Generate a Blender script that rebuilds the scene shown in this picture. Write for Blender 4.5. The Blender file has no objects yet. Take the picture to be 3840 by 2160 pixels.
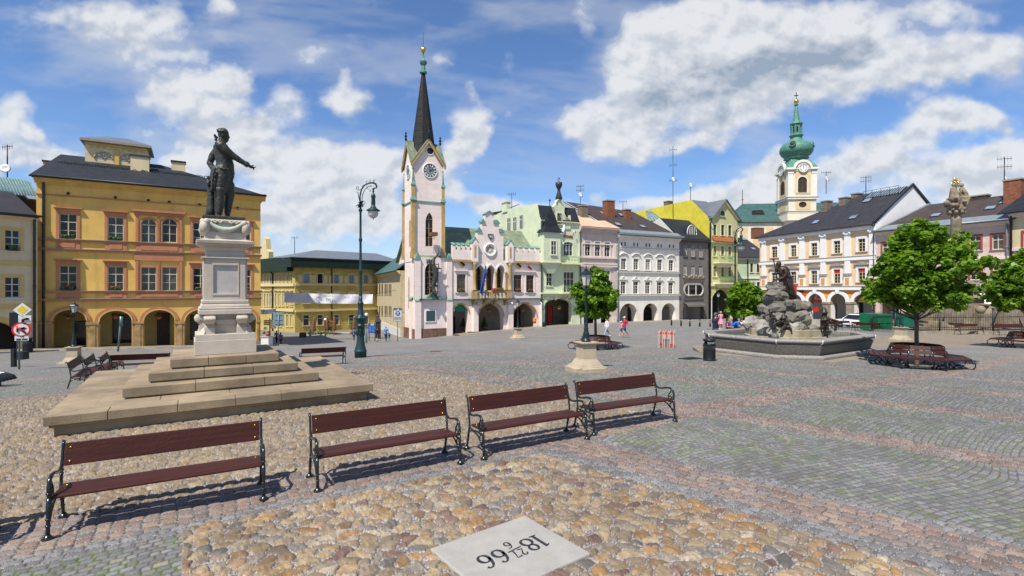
import bpy,bmesh,math,random
import numpy as np
from mathutils import Vector,Matrix
from math import sin,cos,pi,radians,atan2,sqrt,hypot
RN=random.Random(11)
SC=bpy.context.scene
COL=SC.collection
# ------------------------------------------------------------------ camera, sun, sky, exposure
F,CX,CY,HC=1900.0,1920.0,1080.0,2.65       
cam=bpy.data.objects.new('camera',bpy.data.cameras.new('camera'))
COL.objects.link(cam)
cam.location=(0,0,HC);cam.rotation_euler=(radians(90),0,0)
cam.data.sensor_width=36;cam.data.lens=36*F/3840
cam.data.clip_start=.1;cam.data.clip_end=4000
SC.camera=cam
SUN_EL=radians(57);SUN_H=Vector((-.5,-.866,0)).normalized()
SUN_DIR=Vector((SUN_H.x*cos(SUN_EL),SUN_H.y*cos(SUN_EL),sin(SUN_EL)))
sun=bpy.data.objects.new('sun',bpy.data.lights.new('sun','SUN'))
COL.objects.link(sun)
sun.data.energy=5.0;sun.data.angle=radians(.53);sun.data.color=(1,.93,.82)
sun.rotation_euler=(-SUN_DIR).to_track_quat('-Z','Y').to_euler()
SC.view_settings.view_transform='Standard';SC.view_settings.look='None'
SC.view_settings.gamma=1;SC.view_settings.use_curve_mapping=False
SC.view_settings.exposure=0.42
SKY_STRENGTH=.084
def lat_noise(x,y,seed,per=4096):
 """smooth value noise on a hashed lattice"""
 xi=np.floor(x).astype(np.int64);yi=np.floor(y).astype(np.int64)
 fx=x-xi;fy=y-yi
 fx=fx*fx*fx*(fx*(fx*6-15)+10);fy=fy*fy*fy*(fy*(fy*6-15)+10)
 def h(a,b): return hsh(a,b,seed)
 return (h(xi,yi)*(1-fx)+h(xi+1,yi)*fx)*(1-fy)+(h(xi,yi+1)*(1-fx)+h(xi+1,yi+1)*fx)*fy
def hsh(a,b,seed=0):
 n=(a.astype(np.int64)*374761393+b.astype(np.int64)*668265263+seed*1274126177) & 0xffffffff
 n=((n ^ (n>>13))*1274126177) & 0xffffffff
 n=((n ^ (n>>16))*2246822519) & 0xffffffff
 n=n ^ (n>>15)
 return (n & 0xffffff)/float(0xffffff)
def fbm(x,y,seed,octs,gain=.5):
 s=0;a=1;t=0
 for i in range(octs):
  s=s+a*lat_noise(x*2**i+i*17.3,y*2**i-i*9.1,seed+i);t+=a;a*=gain
 return s/t
def sstep(a,b,x):
 t=np.clip((x-a)/(b-a),0,1);return t*t*(3-2*t)
def make_clouds():
 W,H=4096,2048
 pix=np.zeros((H,W,4),np.float32);pix[...,3]=1
 r0=H//2-24
 az=(0.5-(np.arange(W)+.5)/W)*2*pi
 el=((np.arange(r0,H)+.5)/H-.5)*pi
 AZ,EL=np.meshgrid(az,el)
 dx=np.cos(EL)*np.cos(AZ);dy=np.cos(EL)*np.sin(AZ);dz=np.sin(EL)
 ay=np.maximum(np.abs(dy),.12)
 U=dx/ay*1000;V=dz/ay*1000                     
 B=[(-800,545,170,58,.9),(-700,500,150,60,.7),(-575,560,50,32,.8),(-660,430,160,50,.35),
         (-640,372,115,50,1.0),(-560,405,45,40,1.0),(-540,330,150,45,.75),(-590,300,200,40,.45),(-450,374,52,45,.6),
         (-337,385,42,62,.8),(-300,365,50,30,.7),(-400,458,62,30,.55),(-330,340,30,40,.5),
         (-985,335,62,50,1.0),(-985,265,90,62,.9),(-930,300,30,25,.8),(-880,255,70,32,.8),
         (-640,235,105,48,1.0),(-530,262,70,38,1.0),(-425,235,120,60,1.1),(-385,275,60,35,1.1),(-330,232,110,60,1.1),(-262,225,85,62,1.1),(-210,250,45,40,.9),
         (-420,160,260,55,.75),(-600,150,200,60,.55),(-300,140,200,50,.6),(-500,90,400,50,.45),
         (-88,330,55,42,1.0),(-100,285,50,40,.9),(-115,250,45,50,.8),(-60,300,30,20,.6),(-105,190,42,34,.85),(-130,452,24,18,.6),(-75,390,18,26,.45),
         (-28,168,62,26,1.0),(20,150,60,25,.9),(70,140,150,40,.55),
         (400,505,190,85,1.3),(290,480,120,75,1.2),(240,405,90,95,1.2),(330,400,140,95,1.1),(150,330,70,45,1.0),(215,300,130,52,1.0),(200,265,90,35,.8),
         (470,410,160,90,1.1),(560,510,160,75,1.2),(660,500,130,70,1.1),(640,420,170,65,1.0),(760,430,150,55,.8),(850,470,150,55,.75),(960,470,140,60,.85),
         (860,545,120,30,.75),(140,545,34,50,.5),(370,290,90,28,.9),(430,330,110,40,.6),
         (865,352,85,42,1.1),(930,330,60,40,.9),(790,312,90,45,1.1),(700,270,80,48,1.1),(640,225,90,40,.7),(530,245,55,40,1.0),(500,225,60,28,.7),
         (800,245,150,45,.8),(940,235,130,55,1.0),(985,262,70,38,1.0),(860,190,220,40,.7),
         (440,185,90,30,.95),(500,195,60,28,.9),(350,168,80,25,.95),(270,160,70,22,.85),(180,180,34,18,.7),(400,140,260,35,.5),(600,150,200,45,.5)]
 wx=(fbm(U/95,V/80,5,5)-.5)*70;wy=(fbm(U/95+40,V/80+7,9,5)-.5)*46
 Uw=U+wx;Vw=V+wy
 S=np.zeros_like(U);S2=np.zeros_like(U);T=np.zeros_like(U);Wt=np.zeros_like(U)+1e-6
 for cx,cy,rx,ry,w in B:
  d=((Uw-cx)/(rx*1.25))**2+((Vw-cy)/(ry*1.25))**2
  m=np.maximum(0,1-d)**2*w
  S+=m;T+=m*(Vw-cy)/ry;Wt+=m
  S2+=np.maximum(0,1-((Uw-25-cx)/(rx*1.25))**2-((Vw+75-cy)/(ry*1.25))**2)**2*w
 T=T/Wt
 n1=fbm(U/52,V/38,21,7,.55);n2=fbm(U/260,V/90,33,6,.55)
 dens=S*1.05+(n1-.5)*.95
 a=sstep(.12,.98,dens)*.96
 n3=fbm(U/330+.7*V/300,V/60+.25*U/200,61,6,.6)
 veil=sstep(.46,.78,n2)*.34+sstep(.48,.8,n3)*.20+.18*sstep(240,20,V)
 # light from above left: compare the density with itself towards the light
 nl=fbm((U+10)/52,(V-16)/38,21,7,.55)
 lit=.62+.30*np.clip(T,-1,1)+1.25*(nl-n1)*-1
 thick=sstep(.7,1.9,S)
 n4=fbm((Uw+9)/120,Vw/60,77,6,.58)
 br=1.04-.66*sstep(.2,1.15,(S2*.36+(n4-.5)*1.5)*sstep(.2,1.6,S))-.26*sstep(.25,.75,1-lit)
 br=br+.12*sstep(.6,1.0,lit)
 br=br-.10*(n1-.5)
 pix[r0:,:,0]=np.clip(np.maximum(a*.97,veil*(1-a)+a*.97),0,1)
 pix[r0:,:,1]=np.clip(np.where(a>veil,br,.86),.3,1.2)
 im=bpy.data.images.new('cloud_cover',W,H,float_buffer=True)
 im.colorspace_settings.name='Non-Color'
 im.pixels.foreach_set(pix.ravel());im.update()
 return im
def make_world():
 w=bpy.data.worlds.new('World');SC.world=w;w.use_nodes=True
 nt=w.node_tree;N=nt.nodes;L=nt.links
 for n in list(N): N.remove(n)
 out=N.new('ShaderNodeOutputWorld');bg=N.new('ShaderNodeBackground')
 sky=N.new('ShaderNodeTexSky');sky.sky_type='NISHITA';sky.sun_disc=False
 sky.sun_elevation=SUN_EL;sky.sun_rotation=atan2(SUN_DIR.x,SUN_DIR.y)
 sky.air_density=1.0;sky.dust_density=.25;sky.ozone_density=1.2;sky.altitude=400
 env=N.new('ShaderNodeTexEnvironment');env.image=make_clouds();env.interpolation='Cubic'
 sep=N.new('ShaderNodeSeparateColor');L.new(env.outputs[0],sep.inputs[0])
 ramp=N.new('ShaderNodeMixRGB');ramp.inputs[1].default_value=(3.0,3.65,4.6,1);ramp.inputs[2].default_value=(7.3,7.4,7.6,1)
 mr=N.new('ShaderNodeMapRange');mr.inputs[1].default_value=.5;mr.inputs[2].default_value=1.08
 L.new(sep.outputs[1],mr.inputs[0]);L.new(mr.outputs[0],ramp.inputs[0])
 hs=N.new('ShaderNodeMixRGB');hs.blend_type='MULTIPLY';hs.inputs[0].default_value=1;hs.inputs[2].default_value=(.86,1.08,1.38,1)
 L.new(sky.outputs[0],hs.inputs[1])
 mix=N.new('ShaderNodeMixRGB');L.new(sep.outputs[0],mix.inputs[0]);L.new(hs.outputs[0],mix.inputs[1]);L.new(ramp.outputs[0],mix.inputs[2])
 L.new(mix.outputs[0],bg.inputs[0]);bg.inputs[1].default_value=SKY_STRENGTH
 L.new(bg.outputs[0],out.inputs[0])
 w.cycles.sampling_method='MANUAL';w.cycles.sample_map_resolution=1024
make_world()
# ------------------------------------------------------------------ rays and terrain
def Pd(px,py,D): return Vector(((px-CX)/F*D,D,HC-(py-CY)/F*D))
U_AX=Vector((.845,.535,0));V_AX=Vector((-.535,.845,0))
_ctl=[(-9,3,0),(-4,2.5,0),(0,3,0),(4,3,0),(9,3,0),(-12,7,0),(-7,6,0),(-2,7,0),(3,8,0),(8,7,0),(13,9,-.05),(-9,12,0),(-5,13,0),(-1,12,0),(4,12,-.03),(-7,17,-.05),(-2,17,-.1),(9,13,-.12)]
for px,py,D in [(1352,1337,27),(1293,1371,23.5),(2198,1393,17.5),(2655,1353,20.8),(3083,1363,21),(3440,1398,19),(3780,1310,27),(2235,1318,32),(1942,1271,45.5),
                  (2275,1264,46),(2757,1281,42),(277,1371,28.8),(170,1310,44),(673,1299,49.5),(985,1290,53),(1055,1300,57),(1447,1282,59),(1555,1272,63),
                  (2028,1225,71.6),(2310,1211,78),(2547,1201,84.2),(2770,1197,91),(3090,1198,76),(3283,1197,66.3),(3185,1227,60),(3650,1255,42),(290,1449,15.8),
                  (2500,1303,33),(2849,1202,84),(60,1380,22),(1230,1285,62),(1700,1262,62)]:
 p=Pd(px,py,D);_ctl.append(tuple(p))
_ctl+=[(-15.5,21,-1.02),(13.9,25.8,-.6),(9.2,26.4,-.58),(17.6,27,-.62),(41,47,-1.35),(-60,50,-2.6),(-60,20,-1),(70,60,-1.2),(60,20,-.4),(60,100,-3),(-40,100,-5),(0,110,-4),(-60,100,-4.5)]
_C=np.array(_ctl)
_d=np.hypot(_C[:,None,0]-_C[None,:,0],_C[:,None,1]-_C[None,:,1])
_n=len(_C)
_A=np.zeros((_n+1,_n+1));_A[:_n,:_n]=_d-np.eye(_n)*1.2;_A[_n,:_n]=1;_A[:_n,_n]=1
_w=np.linalg.solve(_A,np.append(_C[:,2],0))
def gz_np(x,y):
 s=np.full(np.shape(x),_w[_n])
 for i in range(_n): s=s+_w[i]*np.sqrt((x-_C[i,0])**2+(y-_C[i,1])**2+.8)
 return s
def gz(x,y): return float(gz_np(np.float64(x),np.float64(y)))
def G(px,py):
 """the point of the terrain seen at a photo pixel"""
 k=(px-CX)/F;s=(py-CY)/F;D=3.0
 while D<200:
  if HC-s*D<=gz(k*D,D): break
  D+=.25
 lo,hi=D-.25,D
 for _ in range(12):
  m=(lo+hi)/2
  if HC-s*m<=gz(k*m,m): hi=m
  else: lo=m
 return Vector((k*hi,hi,gz(k*hi,hi)))
def GX(px,D): x=(px-CX)/F*D;return Vector((x,D,gz(x,D)))
# ------------------------------------------------------------------ materials
def lin(h):
 if isinstance(h,(tuple,list)): return tuple(h)
 v=[int(h[i:i+2],16)/255 for i in (0,2,4)]
 return tuple(c/12.92 if c<=.04045 else ((c+.055)/1.055)**2.4 for c in v)
M={}
def nodes(name):
 m=bpy.data.materials.new(name);m.use_nodes=True
 N=m.node_tree.nodes;L=m.node_tree.links
 b=N['Principled BSDF'];return m,N,L,b
def mat(name,col,rough=.8,var=.12,scale=1.5,metal=0,bump=0,bscale=40,stain=0,col2=None,spec=.4,streak=0,emit=None,brick=None,coat=0,grain=None):
 """principled material: colour mottled by noise, stains, optional courses of joints and bump"""
 m,N,L,b=nodes(name);c=lin(col)
 if name.startswith('plaster'): var*=1.4;streak=streak*1.7+.06;stain*=1.3
 b.inputs['Roughness'].default_value=rough;b.inputs['Metallic'].default_value=metal
 b.inputs['Specular IOR Level'].default_value=spec
 if coat: b.inputs['Coat Weight'].default_value=coat;b.inputs['Coat Roughness'].default_value=.15
 tc=N.new('ShaderNodeTexCoord');co=tc.outputs['Object']
 n=N.new('ShaderNodeTexNoise');n.inputs['Scale'].default_value=scale;n.inputs['Detail'].default_value=8;n.inputs['Roughness'].default_value=.65
 if grain:
  gm=N.new('ShaderNodeMapping');gm.inputs['Scale'].default_value=grain;L.new(co,gm.inputs[0]);L.new(gm.outputs[0],n.inputs['Vector'])
 else: L.new(co,n.inputs['Vector'])
 mx=N.new('ShaderNodeMixRGB');c2=lin(col2) if col2 else tuple(x*(1-2.2*var) for x in c)
 hi=tuple(min(x*(1+var*.7),.95) for x in c) if not col2 else c
 mx.inputs[1].default_value=(*hi,1);mx.inputs[2].default_value=(*c2,1)
 mr=N.new('ShaderNodeMapRange');mr.inputs[1].default_value=.32;mr.inputs[2].default_value=.75
 L.new(n.outputs[0],mr.inputs[0]);L.new(mr.outputs[0],mx.inputs[0])
 o=mx.outputs[0]
 if stain or streak:
  mp=N.new('ShaderNodeMapping');mp.inputs['Scale'].default_value=(1.6,1.6,.16 if streak else .9);L.new(co,mp.inputs[0])
  n2=N.new('ShaderNodeTexNoise');n2.inputs['Scale'].default_value=1.3;n2.inputs['Detail'].default_value=6;L.new(mp.outputs[0],n2.inputs['Vector'])
  r2=N.new('ShaderNodeMapRange');r2.inputs[1].default_value=.52;r2.inputs[2].default_value=.82;r2.inputs[4].default_value=max(stain,streak)
  L.new(n2.outputs[0],r2.inputs[0])
  m2=N.new('ShaderNodeMixRGB');L.new(r2.outputs[0],m2.inputs[0]);L.new(o,m2.inputs[1]);m2.inputs[2].default_value=(*[x*.35 for x in c],1);o=m2.outputs[0]
 if brick:
  bw,bh,amt=brick
  sx=N.new('ShaderNodeSeparateXYZ');L.new(co,sx.inputs[0])
  ad=N.new('ShaderNodeMath');ad.operation='ADD';L.new(sx.outputs[0],ad.inputs[0]);L.new(sx.outputs[1],ad.inputs[1])
  cb=N.new('ShaderNodeCombineXYZ');L.new(ad.outputs[0],cb.inputs[0]);L.new(sx.outputs[2],cb.inputs[1])
  bk=N.new('ShaderNodeTexBrick');bk.inputs['Scale'].default_value=1;bk.inputs['Brick Width'].default_value=bw;bk.inputs['Row Height'].default_value=bh
  bk.inputs['Mortar Size'].default_value=.018*bh/.3 if bh>.2 else .012;bk.inputs['Color1'].default_value=(1,1,1,1);bk.inputs['Color2'].default_value=(1-amt*.6,1-amt*.6,1-amt*.6,1);bk.inputs['Mortar'].default_value=(1-amt,1-amt,1-amt,1)
  L.new(cb.outputs[0],bk.inputs['Vector'])
  m3=N.new('ShaderNodeMixRGB');m3.blend_type='MULTIPLY';m3.inputs[0].default_value=1;L.new(o,m3.inputs[1]);L.new(bk.outputs[0],m3.inputs[2]);o=m3.outputs[0]
  bp0=N.new('ShaderNodeBump');bp0.inputs['Strength'].default_value=.5;bp0.inputs['Distance'].default_value=.02;L.new(bk.outputs[0],bp0.inputs['Height']);L.new(bp0.outputs[0],b.inputs['Normal'])
 L.new(o,b.inputs['Base Color'])
 if bump:
  n3=N.new('ShaderNodeTexNoise');n3.inputs['Scale'].default_value=bscale;n3.inputs['Detail'].default_value=5;L.new(co,n3.inputs['Vector'])
  bp=N.new('ShaderNodeBump');bp.inputs['Strength'].default_value=bump;bp.inputs['Distance'].default_value=.05;L.new(n3.outputs[0],bp.inputs['Height'])
  if brick: L.new(bp0.outputs[0],bp.inputs['Normal'])
  L.new(bp.outputs[0],b.inputs['Normal'])
 if emit:
  b.inputs['Emission Color'].default_value=(*lin(emit[0]),1);b.inputs['Emission Strength'].default_value=emit[1]
 M[name]=m;return m
# ------------------------------------------------------------------ mesh building
class MB:
 def __init__(s): s.v=[];s.f=[];s.m=[];s.mats=[];s.T=None;s.sm=[]
 def mi(s,m):
  m=M[m] if isinstance(m,str) else m
  if m not in s.mats: s.mats.append(m)
  return s.mats.index(m)
 def add(s,vs,fs,m,smooth=False):
  k=len(s.v)
  if s.T is not None: vs=[s.T @ Vector(v) for v in vs]
  s.v+=[tuple(v) for v in vs];i=s.mi(m)
  for f in fs: s.f.append([a+k for a in f]);s.m.append(i);s.sm.append(smooth)
  return s
 def box(s,x0,y0,z0,x1,y1,z1,m):
  x0,x1=min(x0,x1),max(x0,x1);y0,y1=min(y0,y1),max(y0,y1);z0,z1=min(z0,z1),max(z0,z1)
  return s.add([(x0,y0,z0),(x1,y0,z0),(x1,y1,z0),(x0,y1,z0),(x0,y0,z1),(x1,y0,z1),(x1,y1,z1),(x0,y1,z1)],
                     [(0,3,2,1),(4,5,6,7),(0,1,5,4),(1,2,6,5),(2,3,7,6),(3,0,4,7)],m)
 def frus(s,c,h0,h1,z0,z1,m):
  """square or rectangular frustum: half sizes h0 at z0, h1 at z1"""
  a=h0 if isinstance(h0,tuple) else (h0,h0);b=h1 if isinstance(h1,tuple) else (h1,h1);x,y=c
  return s.add([(x-a[0],y-a[1],z0),(x+a[0],y-a[1],z0),(x+a[0],y+a[1],z0),(x-a[0],y+a[1],z0),(x-b[0],y-b[1],z1),(x+b[0],y-b[1],z1),(x+b[0],y+b[1],z1),(x-b[0],y+b[1],z1)],
                     [(0,3,2,1),(4,5,6,7),(0,1,5,4),(1,2,6,5),(2,3,7,6),(3,0,4,7)],m)
 def lathe(s,prof,m,c=(0,0,0),n=16,smooth=True,sq=None,rot=0):
  vs=[];fs=[]
  for r,z in prof:
   for i in range(n):
    a=2*pi*i/n+rot;vs.append((c[0]+r*cos(a),c[1]+r*sin(a),c[2]+z))
  for j in range(len(prof)-1):
   for i in range(n):
    a=j*n+i;b=j*n+(i+1) % n;fs.append((a,b,b+n,a+n))
  fs.append(tuple(range(n-1,-1,-1)));fs.append(tuple((len(prof)-1)*n+i for i in range(n)))
  return s.add(vs,fs,m,smooth)
 def tube(s,pts,r,m,n=8,smooth=True,flat=1.0):
  pts=[Vector(p) for p in pts];k=len(pts)
  rs=r if isinstance(r,(list,tuple)) else [r]*k
  vs=[];fs=[];up=None
  for i,p in enumerate(pts):
   t=(pts[min(i+1,k-1)]-pts[max(i-1,0)])
   t=t.normalized() if t.length>1e-9 else Vector((0,0,1))
   if up is None:
    up=Vector((0,0,1)) if abs(t.z)<.9 else Vector((1,0,0))
   a=t.cross(up)
   a=a.normalized() if a.length>1e-6 else t.orthogonal().normalized()
   b=a.cross(t).normalized();up=b
   for j in range(n):
    w=2*pi*j/n;vs.append(p+a*(cos(w)*rs[i])+b*(sin(w)*rs[i]*flat))
  for i in range(k-1):
   for j in range(n):
    q=i*n+j;w=i*n+(j+1) % n;fs.append((q,w,w+n,q+n))
  fs.append(tuple(range(n-1,-1,-1)));fs.append(tuple((k-1)*n+j for j in range(n)))
  return s.add(vs,fs,m,smooth)
 def ell(s,c,r,m,nu=14,nv=9,R=None):
  r=r if isinstance(r,(tuple,list)) else (r,r,r)
  vs=[];fs=[]
  for j in range(nv+1):
   ph=-pi/2+pi*j/nv
   for i in range(nu):
    th=2*pi*i/nu;p=Vector((r[0]*cos(ph)*cos(th),r[1]*cos(ph)*sin(th),r[2]*sin(ph)))
    if R is not None: p=R @ p
    vs.append(Vector(c)+p)
  for j in range(nv):
   for i in range(nu):
    a=j*nu+i;b=j*nu+(i+1) % nu;fs.append((a,b,b+nu,a+nu))
  return s.add(vs,fs,m,True)
 def prism(s,poly,d0,d1,m,ax='y'):
  """polygon (a,b) extruded along an axis from d0 to d1; ax y: (x,z), ax z: (x,y), ax x: (y,z)"""
  def P(a,b,d): return {'y': (a,d,b),'z': (a,b,d),'x': (d,a,b)}[ax]
  n=len(poly)
  vs=[P(a,b,d0) for a,b in poly]+[P(a,b,d1) for a,b in poly]
  return s.add(vs,[tuple(range(n)),tuple(range(2*n-1,n-1,-1))]+[(i+n,(i+1) % n+n,(i+1) % n,i) for i in range(n)],m)
 def quad(s,a,b,c,d,m): return s.add([a,b,c,d],[(0,1,2,3)],m)
 def slab(s,pts,th,m):
  """planar polygon given thickness along its normal"""
  p=[Vector(q) for q in pts];nrm=(p[1]-p[0]).cross(p[2]-p[0]).normalized();n=len(p)
  vs=p+[q-nrm*th for q in p]
  return s.add(vs,[tuple(range(n)),tuple(range(2*n-1,n-1,-1))]+[(i,i+n,(i+1) % n+n,(i+1) % n) for i in range(n)],m)
 def build(s,name,parent=None,bevel=0,loc=None,rz=0,seg=2,weld=False,fix=True):
  me=bpy.data.meshes.new(name);me.from_pydata(s.v,[],s.f)
  for m in s.mats: me.materials.append(m)
  if s.f:
   me.polygons.foreach_set('material_index',s.m);me.polygons.foreach_set('use_smooth',s.sm)
  if fix:
   bm=bmesh.new();bm.from_mesh(me);bmesh.ops.recalc_face_normals(bm,faces=bm.faces);bm.to_mesh(me);bm.free()
  me.update()
  o=bpy.data.objects.new(name,me);COL.objects.link(o)
  if parent is not None: o.parent=parent
  if loc is not None: o.location=loc
  o.rotation_euler.z=rz
  if bevel:
   b=o.modifiers.new('bevel','BEVEL');b.width=bevel;b.segments=seg;b.limit_method='ANGLE';b.angle_limit=radians(35)
  return o
def sculpt(mb,name,m,voxel,parent=None,loc=None,rz=0,smooth=4,disp=None,seed=0):
 """merge overlapping shapes into one continuous skin"""
 o=mb.build(name,None)
 r=o.modifiers.new('r','REMESH');r.mode='VOXEL';r.voxel_size=voxel
 if smooth:
  sm=o.modifiers.new('s','SMOOTH');sm.iterations=smooth;sm.factor=.5
 dg=bpy.context.evaluated_depsgraph_get();dg.update()
 me=bpy.data.meshes.new_from_object(o.evaluated_get(dg));me.name=name
 old=o.data;o.modifiers.clear();o.data=me;bpy.data.meshes.remove(old)
 me.materials.clear();me.materials.append(M[m])
 n=len(me.vertices)
 if disp and n:
  co=np.empty(n*3);me.vertices.foreach_get('co',co);co=co.reshape(-1,3)
  no=np.empty(n*3);me.vertices.foreach_get('normal',no);no=no.reshape(-1,3)
  for amp,sc in disp:
   d=fbm(co[:,0]*sc+co[:,2]*sc*.7+seed,co[:,1]*sc-co[:,2]*sc*.8+seed*3,3+seed,4)-.5
   co+=no*(d*amp*2)[:,None]
  me.vertices.foreach_set('co',co.ravel())
 me.polygons.foreach_set('use_smooth',[True]*len(me.polygons));me.update()
 if parent is not None: o.parent=parent
 if loc is not None: o.location=loc
 o.rotation_euler.z=rz
 return o
def tag(o,label,cat=None,group=None,kind=None):
 if label: o['label']=label
 if cat: o['category']=cat
 if group: o['group']=group
 if kind: o['kind']=kind
 return o
def empty(name,loc,rz=0,label=None,cat=None,group=None):
 o=bpy.data.objects.new(name,None);COL.objects.link(o);o.location=loc;o.rotation_euler.z=rz;o.empty_display_size=.2
 if label: tag(o,label,cat,group)
 return o
KIDS={}
def copy_tree(o,loc=None,rz=None,label=None,parent=None,scale=None):
 c=o.copy();COL.objects.link(c)
 if parent is not None: c.parent=parent
 if loc is not None: c.location=loc
 if rz is not None: c.rotation_euler.z=rz
 if scale: c.scale=(scale,)*3
 if label: c['label']=label
 for ch in [x for x in COL.objects if x.parent==o]: copy_tree(ch,parent=c)
 return c
# ------------------------------------------------------------------ paving of the square
def vor(x,y,size,seed,aspect=2.4):
 """irregular stones: nearest two of jittered, stretched and turned seeds"""
 xi=np.floor(x/size).astype(np.int64);yi=np.floor(y/size).astype(np.int64)
 f1=np.full(x.shape,9.);f2=np.full(x.shape,9.);ci=np.zeros(x.shape,np.int64);cj=np.zeros(x.shape,np.int64)
 for dj in (-2,-1,0,1,2):
  for di in (-2,-1,0,1,2):
   a=xi+di;b=yi+dj
   cx=(a+.12+.76*hsh(a,b,seed))*size;cy=(b+.12+.76*hsh(a,b,seed+1))*size
   th=hsh(a,b,seed+2)*1.5-.75;k=1+(aspect-1)*hsh(a,b,seed+3);w=.75+.55*hsh(a,b,seed+7)
   ex=x-cx;ey=y-cy;c,s_=np.cos(th),np.sin(th)
   p=(ex*c+ey*s_)/np.sqrt(k);q=(-ex*s_+ey*c)*np.sqrt(k)
   d=np.sqrt(p*p+q*q)/(size*w)
   n1=d<f1
   f2=np.where(n1,f1,np.minimum(f2,d));ci=np.where(n1,a,ci);cj=np.where(n1,b,cj);f1=np.where(n1,d,f1)
 return f1,f2,ci,cj
def setts(x,y,lx,ly,seed,jit=.28):
 """running rows of setts: x along the row; returns distance to joint (m), row and column"""
 wob=(lat_noise(x/.5,y/.5,seed+50)-.5)*.06
 r=np.floor((y+wob)/ly).astype(np.int64);fy=(y+wob)/ly-r
 off=hsh(r,r*0+3,seed)
 xx=x/lx+off;c=np.floor(xx).astype(np.int64)
 e0=(hsh(c,r,seed+5)-.5)*jit;e1=(hsh(c+1,r,seed+5)-.5)*jit
 fx=xx-c
 dl=(fx-e0)*lx;dr=(1+e1-fx)*lx
 c=np.where(dl<0,c-1,np.where(dr<0,c+1,c))
 dx=np.minimum(np.abs(dl),np.abs(dr));dy=np.minimum(fy,1-fy)*ly
 return np.minimum(dx,dy),r,c
PAL_T=np.array([(.240,.158,.075),(.26,.190,.105),(.175,.128,.082),(.26,.145,.052),(.285,.228,.150),(.20,.150,.098),(.225,.140,.072),(.185,.150,.115),(.25,.180,.100),(.255,.168,.078),(.215,.158,.095),(.15,.088,.064),(.12,.108,.095)])
PAL_P=np.array([(.205,.142,.118),(.18,.130,.112),(.225,.170,.130),(.185,.150,.135),(.22,.155,.122),(.16,.135,.128)])
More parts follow.
